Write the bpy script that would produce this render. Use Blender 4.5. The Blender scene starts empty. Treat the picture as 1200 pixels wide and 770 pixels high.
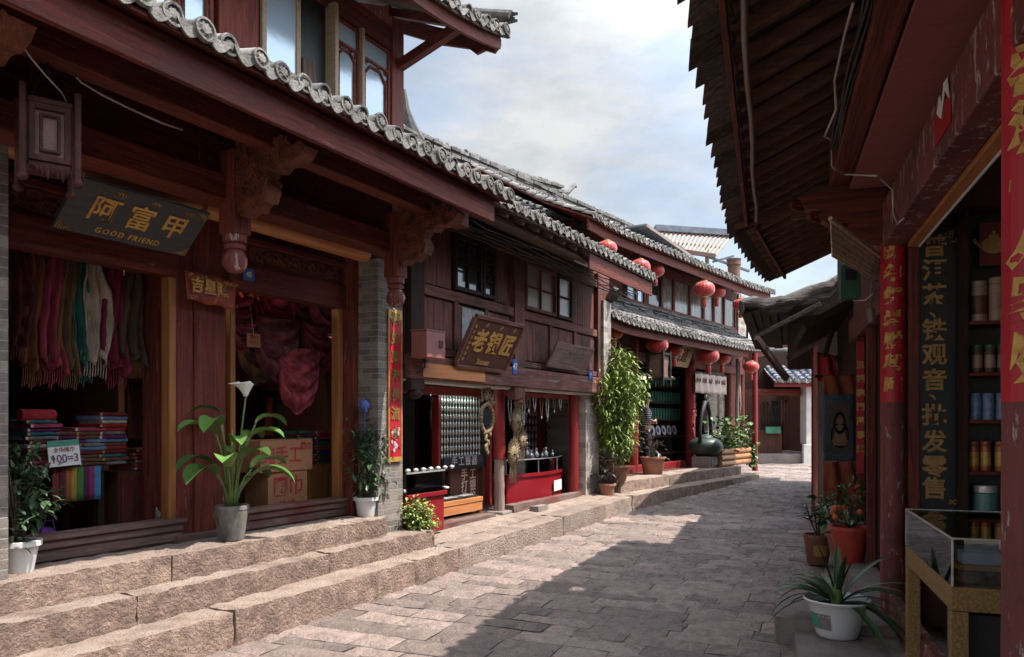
import bpy, bmesh, math, random
from mathutils import Vector, Matrix, noise

random.seed(7)
R = math.radians
PI = math.pi
SC = bpy.context.scene
COL = SC.collection

# ------------------------------------------------------------------ camera
CAMH, FPX, CXP, HYP = 1.65, 900.0, 600.0, 494.0     # eye height, focal length / principal column / horizon row of the 1200 px photograph
cam = bpy.data.cameras.new('camera')
cam.sensor_width = 36.0
cam.lens = 36.0 * FPX / 1200.0
cam.shift_y = (HYP - 385.0) / 1200.0
cam.clip_start = 0.05
cam.clip_end = 3000
camo = bpy.data.objects.new('camera', cam)
camo.location = (0, 0, CAMH)
camo.rotation_euler = (R(90), 0, 0)
COL.objects.link(camo)
SC.camera = camo

# ------------------------------------------------------------------ sun and sky
SUNV = Vector((0.515, -0.085, 1.0)).normalized()
SUN_EL = math.asin(SUNV.z)
SUN_AZ = math.atan2(SUNV.x, SUNV.y)                  # clockwise from +Y
sun = bpy.data.lights.new('sun', 'SUN')
sun.energy = 4.3
sun.angle = R(0.53)
sun.color = (1.0, 0.93, 0.84)
suno = bpy.data.objects.new('sun', sun)
suno.rotation_euler = SUNV.to_track_quat('Z', 'Y').to_euler()
suno.location = (20, -4, 40)
COL.objects.link(suno)

W = bpy.data.worlds.new('World')
SC.world = W
W.use_nodes = True
nt = W.node_tree
for n in list(nt.nodes):
    nt.nodes.remove(n)
def wn(t, **k):
    n = nt.nodes.new(t)
    for a, b in k.items():
        setattr(n, a, b)
    return n
out = wn('ShaderNodeOutputWorld'); bg = wn('ShaderNodeBackground')
sky = wn('ShaderNodeTexSky', sky_type='NISHITA', sun_disc=False)
sky.sun_elevation = SUN_EL
sky.sun_rotation = SUN_AZ
sky.altitude = 2400
sky.air_density = 1.0
sky.dust_density = 1.2
bg.inputs['Strength'].default_value = 0.10
tc = wn('ShaderNodeTexCoord'); mp = wn('ShaderNodeMapping')
mp.inputs['Scale'].default_value = (1.0, 1.0, 2.6)
mp.inputs['Location'].default_value = (3.1, 0.4, 1.2)
n1 = wn('ShaderNodeTexNoise'); n1.inputs['Scale'].default_value = 2.3; n1.inputs['Detail'].default_value = 9; n1.inputs['Roughness'].default_value = 0.56
n1.inputs['Distortion'].default_value = 0.35
rp = wn('ShaderNodeValToRGB')
rp.color_ramp.elements[0].position = 0.36; rp.color_ramp.elements[0].color = (0.25, 0.25, 0.25, 1)
rp.color_ramp.elements[1].position = 0.58; rp.color_ramp.elements[1].color = (0.97, 0.97, 0.97, 1)
n2 = wn('ShaderNodeTexNoise'); n2.inputs['Scale'].default_value = 5.5; n2.inputs['Detail'].default_value = 9; n2.inputs['Roughness'].default_value = 0.6
rp2 = wn('ShaderNodeValToRGB')
rp2.color_ramp.elements[0].position = 0.38; rp2.color_ramp.elements[0].color = (2.65, 2.82, 2.95, 1)
rp2.color_ramp.elements[1].position = 0.64; rp2.color_ramp.elements[1].color = (3.85, 3.85, 3.83, 1)
mx = wn('ShaderNodeMixRGB')
tint = wn('ShaderNodeMixRGB', blend_type='MULTIPLY'); tint.inputs[0].default_value = 1.0; tint.inputs[2].default_value = (1.7, 1.5, 1.28, 1)
L_ = nt.links.new
L_(tc.outputs['Generated'], mp.inputs['Vector']); L_(mp.outputs[0], n1.inputs['Vector']); L_(mp.outputs[0], n2.inputs['Vector'])
L_(n1.outputs[0], rp.inputs[0]); L_(n2.outputs[0], rp2.inputs[0])
L_(sky.outputs[0], tint.inputs[1])
L_(rp.outputs[0], mx.inputs[0]); L_(tint.outputs[0], mx.inputs[1]); L_(rp2.outputs[0], mx.inputs[2])
# fill light added: unseen cloud brightened round the sun, high to the right
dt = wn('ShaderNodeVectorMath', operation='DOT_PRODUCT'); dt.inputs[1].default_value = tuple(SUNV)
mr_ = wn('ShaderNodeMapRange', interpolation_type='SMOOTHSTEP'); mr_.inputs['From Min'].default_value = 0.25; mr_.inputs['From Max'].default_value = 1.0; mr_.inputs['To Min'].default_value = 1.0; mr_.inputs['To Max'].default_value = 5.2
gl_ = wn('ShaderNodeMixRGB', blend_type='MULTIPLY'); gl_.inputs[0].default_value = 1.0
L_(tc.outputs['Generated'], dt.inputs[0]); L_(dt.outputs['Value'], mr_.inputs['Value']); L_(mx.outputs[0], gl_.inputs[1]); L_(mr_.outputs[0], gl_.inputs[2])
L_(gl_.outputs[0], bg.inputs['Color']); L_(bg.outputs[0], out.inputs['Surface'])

SC.view_settings.view_transform = 'Standard'
SC.view_settings.look = 'None'
SC.view_settings.gamma = 1.0
SC.view_settings.use_curve_mapping = False
SC.view_settings.exposure = 1.12
SC.cycles.max_bounces = 8
SC.cycles.diffuse_bounces = 4
SC.cycles.transparent_max_bounces = 12

# ------------------------------------------------------------------ street frames: x along a front, y into the buildings (away from the street)
class Frame:
    def __init__(s, ex):
        ex = Vector(ex).normalized(); s.ex = ex; s.ey = Vector((-ex.y, ex.x)); s.rot = math.atan2(ex.y, ex.x)
    def w(s, x, y, z): return Vector((s.ex.x * x + s.ey.x * y, s.ex.y * x + s.ey.y * y, z))
    def loc(s, X, Y): return (s.ex.x * X + s.ex.y * Y, s.ey.x * X + s.ey.y * Y)
    def n(s, px, py, n):                               # the point of the plane y = n seen at a photograph pixel
        k = (px - CXP) / FPX; Y = n / (k * s.ey.x + s.ey.y)
        x, y = s.loc(k * Y, Y); return Vector((x, y, CAMH - (py - HYP) * Y / FPX))
    def sx(s, px, n): return s.n(px, HYP, n).x
    def x(s, px, py, xx):
        k = (px - CXP) / FPX; Y = xx / (k * s.ex.x + s.ex.y)
        x, y = s.loc(k * Y, Y); return Vector((x, y, CAMH - (py - HYP) * Y / FPX))
FL = Frame((495, 900))       # left row, first two houses
FB = Frame((660, 900))       # left row, the lantern house, where the street bends
FR = Frame((-300, -900))     # right row (x runs towards the camera)
FQ = Frame((-420, -900))     # right row, second house
FE = Frame((1, 0))           # the house that closes the street
FS = Frame((387, 900))       # the paving

def gz(Y):                                             # the lane climbs gently
    if Y < 5.8: return 0.0
    if Y < 13: return 0.02 * (Y - 5.8)
    if Y < 19: return 0.144 + 0.031 * (Y - 13)
    return 0.33 + 0.025 * (min(Y, 60) - 19)

# ------------------------------------------------------------------ objects
ORG = {}
def tag(o, label=None, cat=None, group=None, kind=None):
    if label: o['label'] = label
    if cat: o['category'] = cat
    if group: o['group'] = group
    if kind: o['kind'] = kind
    return o
def thing(F, p, name, label, cat, group=None, rot=0.0):
    o = bpy.data.objects.new(name, None); COL.objects.link(o)
    o.empty_display_size = 0.1
    o.location = F.w(*p); o.rotation_euler = (0, 0, F.rot + rot)
    ORG[o.name] = Vector(p)
    return tag(o, label, cat, group)
def children(o): return [c for c in bpy.data.objects if c.parent is o]
KIDS = {}
def dup(root, F, p, rot=0.0, label=None, group=None, scale=None):
    r = root.copy(); COL.objects.link(r); r.location = F.w(*p); r.rotation_euler = (0, 0, F.rot + rot)
    if scale: r.scale = (scale,) * 3 if not isinstance(scale, (tuple, list)) else scale
    if label: r['label'] = label
    if group: r['group'] = group
    for ch in KIDS.get(root.name, []):
        c = ch.copy(); COL.objects.link(c); c.parent = r
        for g in KIDS.get(ch.name, []):
            d = g.copy(); COL.objects.link(d); d.parent = c
    return r

class MB:
    def __init__(s):
        s.v = []; s.f = []; s.mi = []; s.t = []; s.M = None; s.cur = 0; s.tint = 0.5
    def add(s, vs, fs):
        b = len(s.v)
        if s.M is not None: vs = [s.M @ Vector(v) for v in vs]
        s.v += [tuple(v) for v in vs]
        for f in fs:
            s.f.append([b + i for i in f]); s.mi.append(s.cur); s.t.append(s.tint)
    def box(s, x0, x1, y0, y1, z0, z1):
        s.add([(x0,y0,z0),(x1,y0,z0),(x1,y1,z0),(x0,y1,z0),(x0,y0,z1),(x1,y0,z1),(x1,y1,z1),(x0,y1,z1)],
              [(0,3,2,1),(4,5,6,7),(0,1,5,4),(1,2,6,5),(2,3,7,6),(3,0,4,7)])
        return s
    def bar(s, p, q, w, h, up=(0,0,1)):                # a square bar from p to q
        p = Vector(p); q = Vector(q); d = (q - p).normalized(); u = Vector(up)
        a = d.cross(u).normalized() * w / 2; b = a.cross(d).normalized() * h / 2
        s.add([p-a-b, p+a-b, p+a+b, p-a+b, q-a-b, q+a-b, q+a+b, q-a+b],
              [(0,1,2,3),(7,6,5,4),(0,4,5,1),(1,5,6,2),(2,6,7,3),(3,7,4,0)])
        return s
    def tube(s, pts, r, seg=8, caps=True):
        pts = [Vector(p) for p in pts]; n = len(pts)
        if not hasattr(r, '__len__'): r = [r] * n
        vs = []; fs = []; ref = None
        for i, p in enumerate(pts):
            d = (pts[min(i+1, n-1)] - pts[max(i-1, 0)]).normalized()
            if ref is None:
                ref = Vector((0,0,1)) if abs(d.z) < 0.9 else Vector((1,0,0))
            a = d.cross(ref)
            if a.length < 1e-5: a = d.cross(Vector((0.3,1,0.2)))
            a.normalize(); b = a.cross(d).normalized(); ref = b
            for k in range(seg):
                t = 2*PI*k/seg; vs.append(p + (a*math.cos(t) + b*math.sin(t)) * r[i])
        for i in range(n-1):
            for k in range(seg):
                fs.append((i*seg+k, i*seg+(k+1)%seg, (i+1)*seg+(k+1)%seg, (i+1)*seg+k))
        if caps:
            fs.append(tuple(range(seg))[::-1]); fs.append(tuple((n-1)*seg+k for k in range(seg)))
        s.add(vs, fs); return s
    def cyl(s, p, q, r, seg=12, r2=None): return s.tube([p, q], [r, r if r2 is None else r2], seg)
    def lathe(s, c, prof, seg=20, rib=0.0, nrib=0, caps=True):
        vs = []; fs = []; n = len(prof)
        for (r, z) in prof:
            for k in range(seg):
                t = 2*PI*k/seg; rr = r * (1 + rib * (abs(math.cos(nrib*t/2)) - 0.5)) if nrib else r
                vs.append((c[0]+rr*math.cos(t), c[1]+rr*math.sin(t), c[2]+z))
        for i in range(n-1):
            for k in range(seg): fs.append((i*seg+k, i*seg+(k+1)%seg, (i+1)*seg+(k+1)%seg, (i+1)*seg+k))
        if caps:
            fs.append(tuple(range(seg))[::-1]); fs.append(tuple((n-1)*seg+k for k in range(seg)))
        s.add(vs, fs); return s
    def prism(s, poly, axis, c0, c1):                  # polygon in the other two axes, extruded along axis
        n = len(poly)
        def P(a, b, c): return {'x': (c, a, b), 'y': (a, c, b), 'z': (a, b, c)}[axis]
        vs = [P(a, b, c0) for a, b in poly] + [P(a, b, c1) for a, b in poly]
        fs = [tuple(range(n))[::-1], tuple(range(n, 2*n))] + [(i, (i+1)%n, n+(i+1)%n, n+i) for i in range(n)]
        s.add(vs, fs); return s
    def grid(s, fn, nu, nv, flip=False):
        vs = [fn(i/nu, j/nv) for j in range(nv+1) for i in range(nu+1)]
        fs = []
        for j in range(nv):
            for i in range(nu):
                a = j*(nu+1)+i; fs.append((a, a+1, a+nu+2, a+nu+1))
        s.add(vs, fs); return s
    def ball(s, c, r, seg=12, rings=8, sq=(1,1,1)):
        prof = [(max(1e-4, math.sin(PI*i/rings)), -math.cos(PI*i/rings)) for i in range(rings+1)]
        vs = []; fs = []
        for (rr, z) in prof:
            for k in range(seg):
                t = 2*PI*k/seg; vs.append((c[0]+r*sq[0]*rr*math.cos(t), c[1]+r*sq[1]*rr*math.sin(t), c[2]+r*sq[2]*z))
        for i in range(rings):
            for k in range(seg): fs.append((i*seg+k, i*seg+(k+1)%seg, (i+1)*seg+(k+1)%seg, (i+1)*seg+k))
        s.add(vs, fs); return s
    def leaf(s, p, d, L, w, droop=0.5, seg=4, fold=0.25, up=None):
        p = Vector(p); d = Vector(d).normalized()
        side = d.cross(Vector((0,0,1)))
        if side.length < 1e-3: side = Vector((1,0,0))
        side.normalize()
        vs = []; fs = []; q = p.copy()
        for i in range(seg+1):
            t = i/seg; ww = w * (math.sin(PI * min(1, t*0.92+0.06)) ** 0.8) * (1 if i < seg else 0.05)
            nrm = side.cross(d).normalized()
            vs += [q - side*ww/2 + nrm*fold*ww*0.5, q, q + side*ww/2 + nrm*fold*ww*0.5]
            d = (d + Vector((0,0,-droop/seg))).normalized(); q = q + d * (L/seg)
        for i in range(seg):
            a = i*3; fs += [(a, a+1, a+4, a+3), (a+1, a+2, a+5, a+4)]
        s.add(vs, fs); return s
    def rough(s, x0, x1, y0, y1, z0, z1, res=0.06, amp=0.012, freq=9.0, rnd=0.010):
        """A hewn stone block: a box of small faces whose points are pushed about, edges worn round."""
        nx = max(1, int((x1-x0)/res)); ny = max(1, int((y1-y0)/res)); nz = max(1, int((z1-z0)/res))
        idx = {}; vs = []; fs = []
        c = Vector(((x0+x1)/2, (y0+y1)/2, (z0+z1)/2))
        def V(i, j, k):
            key = (i, j, k)
            if key in idx: return idx[key]
            p = Vector((x0+(x1-x0)*i/nx, y0+(y1-y0)*j/ny, z0+(z1-z0)*k/nz))
            e = (i in (0, nx)) + (j in (0, ny)) + (k in (0, nz))
            q = p * freq + Vector((x0*3.1, 0, 0))
            dn = Vector((noise.noise(q), noise.noise(q + Vector((31,7,3))), noise.noise(q + Vector((5,47,11)))))
            d2 = noise.noise(p*freq*3.3)
            p = p + dn * amp + Vector((0, -0.35, 0.25)) * d2 * amp
            if e >= 2:
                inw = Vector(((1 if i == 0 else -1 if i == nx else 0), (1 if j == 0 else -1 if j == ny else 0), (1 if k == 0 else -1 if k == nz else 0)))
                p += inw * rnd * (0.45 + 0.5*abs(dn.x))
            idx[key] = len(vs); vs.append(p); return idx[key]
        for i in range(nx):
            for j in range(ny):
                fs.append((V(i,j,nz), V(i+1,j,nz), V(i+1,j+1,nz), V(i,j+1,nz)))
                fs.append((V(i,j,0), V(i,j+1,0), V(i+1,j+1,0), V(i+1,j,0)))
        for i in range(nx):
            for k in range(nz):
                fs.append((V(i,0,k), V(i+1,0,k), V(i+1,0,k+1), V(i,0,k+1)))
                fs.append((V(i,ny,k), V(i,ny,k+1), V(i+1,ny,k+1), V(i+1,ny,k)))
        for j in range(ny):
            for k in range(nz):
                fs.append((V(0,j,k), V(0,j,k+1), V(0,j+1,k+1), V(0,j+1,k)))
                fs.append((V(nx,j,k), V(nx,j+1,k), V(nx,j+1,k+1), V(nx,j,k+1)))
        s.add(vs, fs); return s
    def mesh(s, name, mats, org, smooth, fix=True):
        me = bpy.data.meshes.new(name)
        o = Vector(org)
        me.from_pydata([tuple(Vector(v) - o) for v in s.v], [], s.f)
        for m in (mats if isinstance(mats, (list, tuple)) else [mats]): me.materials.append(m)
        me.polygons.foreach_set('material_index', s.mi)
        at = me.attributes.new('tint', 'FLOAT', 'FACE'); at.data.foreach_set('value', s.t)
        if fix:
            bm = bmesh.new(); bm.from_mesh(me); bmesh.ops.recalc_face_normals(bm, faces=bm.faces); bm.to_mesh(me); bm.free()
        if smooth:
            me.polygons.foreach_set('use_smooth', [True]*len(me.polygons))
            if smooth is not True: me.set_sharp_from_angle(angle=R(smooth))
        me.update()
        return me
    def build(s, name, mats, parent, smooth=False, bevel=0.0, label=None, solid=0.0, fix=True, kind=None):
        org = ORG[parent.name]
        o = bpy.data.objects.new(name, s.mesh(name, mats, org, smooth, fix)); COL.objects.link(o)
        o.parent = parent; ORG[o.name] = org
        KIDS.setdefault(parent.name, []).append(o)
        s.mods(o, bevel, solid)
        if label: o['label'] = label
        if kind: o['kind'] = kind
        return o
    def mods(s, o, bevel, solid):
        if solid:
            m = o.modifiers.new('thickness', 'SOLIDIFY'); m.thickness = solid; m.offset = 0
        if bevel:
            m = o.modifiers.new('bevel', 'BEVEL'); m.width = bevel; m.segments = 2; m.limit_method = 'ANGLE'; m.angle_limit = R(40)
    def solo(s, F, name, mats, label=None, cat=None, group=None, kind=None, smooth=False, bevel=0.0, solid=0.0, fix=True):
        lo = [min(v[i] for v in s.v) for i in range(3)]; hi = [max(v[i] for v in s.v) for i in range(3)]
        org = Vector(((lo[0]+hi[0])/2, (lo[1]+hi[1])/2, lo[2]))
        o = bpy.data.objects.new(name, s.mesh(name, mats, org, smooth, fix)); COL.objects.link(o)
        o.location = F.w(*org); o.rotation_euler = (0, 0, F.rot); ORG[o.name] = org
        s.mods(o, bevel, solid)
        return tag(o, label, cat, group, kind)

def text(mb, body, size, M, ext=0.004, bold=0.0, line=1.0, align='CENTER', shear=0.0, space=1.0):
    """Adds lettering to mb: the text lies in the local x/z plane of M and faces -y."""
    cu = bpy.data.curves.new('lettering', 'FONT'); cu.body = body; cu.size = size; cu.align_x = align; cu.align_y = 'CENTER'
    cu.extrude = ext; cu.offset = bold; cu.space_line = line; cu.shear = shear; cu.resolution_u = 3; cu.space_character = space
    o = bpy.data.objects.new('lettering', cu); COL.objects.link(o)
    bpy.context.view_layer.update()
    dg = bpy.context.evaluated_depsgraph_get()
    me = bpy.data.meshes.new_from_object(o.evaluated_get(dg))
    old = mb.M; mb.M = M
    mb.add([(v.co.x, -v.co.z, v.co.y) for v in me.vertices], [tuple(p.vertices) for p in me.polygons])
    mb.M = old
    bpy.data.objects.remove(o); bpy.data.curves.remove(cu); bpy.data.meshes.remove(me)
    return mb
def T(x, y, z): return Matrix.Translation((x, y, z))
def RX(a): return Matrix.Rotation(R(a), 4, 'X')
def RY(a): return Matrix.Rotation(R(a), 4, 'Y')
def RZ(a): return Matrix.Rotation(R(a), 4, 'Z')

# ------------------------------------------------------------------ materials
MATS = {}
def mat(name, c1, c2=None, scale=6.0, stretch=(1,1,1), rough=0.6, bump=0.0, bscale=None, wear=None, spec=0.4, metal=0.0,
        emit=None, bdist=0.02, tintamt=0.0, fine=0.0, coat=0.0, detail=6, rand=0.0, trans=0.0, sheen=0.0, rough2=None, dirt=None, dust=None):
    m = bpy.data.materials.new(name); m.use_nodes = True; t = m.node_tree; N = t.nodes; K = t.links.new
    for n in list(N): N.remove(n)
    o = N.new('ShaderNodeOutputMaterial'); b = N.new('ShaderNodeBsdfPrincipled'); K(b.outputs[0], o.inputs[0])
    co = N.new('ShaderNodeTexCoord'); mp = N.new('ShaderNodeMapping'); mp.inputs['Scale'].default_value = stretch
    K(co.outputs['Object'], mp.inputs[0])
    c2 = c2 or tuple(x*0.6 for x in c1)
    nz = N.new('ShaderNodeTexNoise'); nz.inputs['Scale'].default_value = scale; nz.inputs['Detail'].default_value = detail; nz.inputs['Roughness'].default_value = 0.62
    K(mp.outputs[0], nz.inputs['Vector'])
    rp = N.new('ShaderNodeValToRGB'); e = rp.color_ramp.elements
    e[0].position = 0.32; e[0].color = (*c2, 1); e[1].position = 0.68; e[1].color = (*c1, 1)
    K(nz.outputs[0], rp.inputs[0]); col = rp.outputs[0]
    def mul(col, fac_out, lo, hi):
        mr = N.new('ShaderNodeMapRange'); mr.inputs['To Min'].default_value = lo; mr.inputs['To Max'].default_value = hi
        K(fac_out, mr.inputs['Value'])
        mm = N.new('ShaderNodeMixRGB'); mm.blend_type = 'MULTIPLY'; mm.inputs[0].default_value = 1
        K(col, mm.inputs[1]); K(mr.outputs[0], mm.inputs[2]); return mm.outputs[0]
    if fine:
        nf = N.new('ShaderNodeTexNoise'); nf.inputs['Scale'].default_value = scale*14; nf.inputs['Detail'].default_value = 4
        K(co.outputs['Object'], nf.inputs['Vector']); col = mul(col, nf.outputs[0], 1-fine, 1+fine)
    if tintamt:
        at = N.new('ShaderNodeAttribute'); at.attribute_name = 'tint'; col = mul(col, at.outputs['Fac'], 1-tintamt, 1+tintamt)
    if rand:
        oi = N.new('ShaderNodeObjectInfo'); col = mul(col, oi.outputs['Random'], 1-rand, 1+rand)
    if dirt:                                            # (colour, scale, threshold): soft large stains
        nd = N.new('ShaderNodeTexNoise'); nd.inputs['Scale'].default_value = dirt[1]; nd.inputs['Detail'].default_value = 8; nd.inputs['Roughness'].default_value = 0.65
        K(co.outputs['Object'], nd.inputs['Vector'])
        rd = N.new('ShaderNodeValToRGB'); rd.color_ramp.elements[0].position = dirt[2]; rd.color_ramp.elements[1].position = dirt[2]+0.14
        K(nd.outputs[0], rd.inputs[0])
        md = N.new('ShaderNodeMixRGB'); K(rd.outputs[0], md.inputs[0]); K(col, md.inputs[1]); md.inputs[2].default_value = (*dirt[0], 1); col = md.outputs[0]
    if dust:                                            # (colour, amount): pale dust and polish where feet and weather wear the upward faces
        gm = N.new('ShaderNodeNewGeometry'); sx_ = N.new('ShaderNodeSeparateXYZ'); K(gm.outputs['Normal'], sx_.inputs[0])
        md_ = N.new('ShaderNodeMapRange'); md_.inputs['From Min'].default_value = 0.72; md_.inputs['From Max'].default_value = 0.97; md_.inputs['To Max'].default_value = dust[1]
        K(sx_.outputs[2], md_.inputs['Value'])
        nu_ = N.new('ShaderNodeTexNoise'); nu_.inputs['Scale'].default_value = 3.2; nu_.inputs['Detail'].default_value = 7; K(co.outputs['Object'], nu_.inputs['Vector'])
        ru_ = N.new('ShaderNodeMapRange'); ru_.inputs['From Min'].default_value = 0.3; ru_.inputs['From Max'].default_value = 0.62; K(nu_.outputs[0], ru_.inputs['Value'])
        mu_ = N.new('ShaderNodeMath'); mu_.operation = 'MULTIPLY'; K(md_.outputs[0], mu_.inputs[0]); K(ru_.outputs[0], mu_.inputs[1])
        mx_ = N.new('ShaderNodeMixRGB'); K(mu_.outputs[0], mx_.inputs[0]); K(col, mx_.inputs[1]); mx_.inputs[2].default_value = (*dust[0], 1); col = mx_.outputs[0]
    hgt = None
    if wear:                                            # (colour, scale, threshold, stretch): chipped paint
        mw = N.new('ShaderNodeMapping'); mw.inputs['Scale'].default_value = wear[3] if len(wear) > 3 else (1,1,0.5)
        K(co.outputs['Object'], mw.inputs[0])
        nw = N.new('ShaderNodeTexNoise'); nw.inputs['Scale'].default_value = wear[1]; nw.inputs['Detail'].default_value = 9; nw.inputs['Roughness'].default_value = 0.7
        K(mw.outputs[0], nw.inputs['Vector'])
        rw = N.new('ShaderNodeValToRGB'); rw.color_ramp.elements[0].position = wear[2]; rw.color_ramp.elements[1].position = wear[2]+0.03
        K(nw.outputs[0], rw.inputs[0])
        mw2 = N.new('ShaderNodeMixRGB'); K(rw.outputs[0], mw2.inputs[0]); K(col, mw2.inputs[1]); mw2.inputs[2].default_value = (*wear[0], 1); col = mw2.outputs[0]
        hgt = rw.outputs[0]
    K(col, b.inputs['Base Color'])
    b.inputs['Roughness'].default_value = rough
    if rough2 is not None:
        mr = N.new('ShaderNodeMapRange'); mr.inputs['From Min'].default_value = 0.35; mr.inputs['From Max'].default_value = 0.65
        mr.inputs['To Min'].default_value = rough; mr.inputs['To Max'].default_value = rough2
        K(nz.outputs[0], mr.inputs['Value']); K(mr.outputs[0], b.inputs['Roughness'])
    b.inputs['Specular IOR Level'].default_value = spec
    b.inputs['Metallic'].default_value = metal
    if coat: b.inputs['Coat Weight'].default_value = coat
    if trans: b.inputs['Transmission Weight'].default_value = trans
    if sheen: b.inputs['Sheen Weight'].default_value = sheen
    if bump:
        bp = N.new('ShaderNodeBump'); bp.inputs['Strength'].default_value = min(1.0, bump); bp.inputs['Distance'].default_value = bdist
        nb = N.new('ShaderNodeTexNoise'); nb.inputs['Scale'].default_value = bscale or scale*3; nb.inputs['Detail'].default_value = 7; nb.inputs['Roughness'].default_value = 0.65
        K(mp.outputs[0], nb.inputs['Vector']); K(nb.outputs[0], bp.inputs['Height']); last = bp
        if hgt is not None:
            b2 = N.new('ShaderNodeBump'); b2.inputs['Strength'].default_value = 0.4; b2.inputs['Distance'].default_value = 0.004; b2.invert = True
            K(hgt, b2.inputs['Height']); K(bp.outputs[0], b2.inputs['Normal']); last = b2
        K(last.outputs[0], b.inputs['Normal'])
    if emit:
        b.inputs['Emission Color'].default_value = (*emit[0], 1); b.inputs['Emission Strength'].default_value = emit[1]
    MATS[name] = m; return m
def brickmat(name, c1, c2, mortar, bw=0.24, bh=0.065):
    m = mat(name, c1, c2, scale=5, rough=0.9, bump=0.5, bscale=40, fine=0.15)
    t = m.node_tree; N = t.nodes; K = t.links.new
    b = [n for n in N if n.type == 'BSDF_PRINCIPLED'][0]; co = [n for n in N if n.type == 'TEX_COORD'][0]
    sp = N.new('ShaderNodeSeparateXYZ'); K(co.outputs['Object'], sp.inputs[0])
    ad = N.new('ShaderNodeMath'); ad.operation = 'ADD'; K(sp.outputs[0], ad.inputs[0]); K(sp.outputs[1], ad.inputs[1])
    cb = N.new('ShaderNodeCombineXYZ'); K(ad.outputs[0], cb.inputs[0]); K(sp.outputs[2], cb.inputs[1])
    br = N.new('ShaderNodeTexBrick'); K(cb.outputs[0], br.inputs['Vector'])
    br.inputs['Scale'].default_value = 1; br.inputs['Brick Width'].default_value = bw; br.inputs['Row Height'].default_value = bh
    br.inputs['Mortar Size'].default_value = 0.006; br.inputs['Mortar Smooth'].default_value = 0.3; br.inputs['Bias'].default_value = 0
    br.inputs['Color1'].default_value = (0.62,0.62,0.62,1); br.inputs['Color2'].default_value = (1.2,1.17,1.12,1)
    src = b.inputs['Base Color'].links[0].from_socket
    ml = N.new('ShaderNodeMixRGB'); ml.blend_type = 'MULTIPLY'; ml.inputs[0].default_value = 1; K(src, ml.inputs[1]); K(br.outputs['Color'], ml.inputs[2])
    mm = N.new('ShaderNodeMixRGB'); K(br.outputs['Fac'], mm.inputs[0]); K(ml.outputs[0], mm.inputs[1]); mm.inputs[2].default_value = (*mortar, 1)
    K(mm.outputs[0], b.inputs['Base Color'])
    bp = N.new('ShaderNodeBump'); bp.inputs['Strength'].default_value = 0.9; bp.inputs['Distance'].default_value = 0.012; bp.invert = True
    K(br.outputs['Fac'], bp.inputs['Height'])
    old = b.inputs['Normal'].links[0].from_socket; K(old, bp.inputs['Normal']); K(bp.outputs[0], b.inputs['Normal'])
    return m
def glassmat(name, tint=(0.9,0.95,0.93), amt=0.12, rough=0.02):
    m = bpy.data.materials.new(name); m.use_nodes = True; t = m.node_tree; N = t.nodes; K = t.links.new
    for n in list(N): N.remove(n)
    o = N.new('ShaderNodeOutputMaterial'); mx = N.new('ShaderNodeMixShader'); tr = N.new('ShaderNodeBsdfTransparent'); gl = N.new('ShaderNodeBsdfGlossy')
    tr.inputs[0].default_value = (*tint, 1); gl.inputs['Roughness'].default_value = rough
    fr = N.new('ShaderNodeFresnel'); fr.inputs[0].default_value = 1.45
    ad = N.new('ShaderNodeMath'); ad.operation = 'ADD'; ad.inputs[1].default_value = amt; ad.use_clamp = True
    nz = N.new('ShaderNodeTexNoise'); nz.inputs['Scale'].default_value = 3.0
    K(fr.outputs[0], ad.inputs[0]); K(ad.outputs[0], mx.inputs[0]); K(tr.outputs[0], mx.inputs[1]); K(gl.outputs[0], mx.inputs[2]); K(mx.outputs[0], o.inputs[0])
    MATS[name] = m; return m

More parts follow.
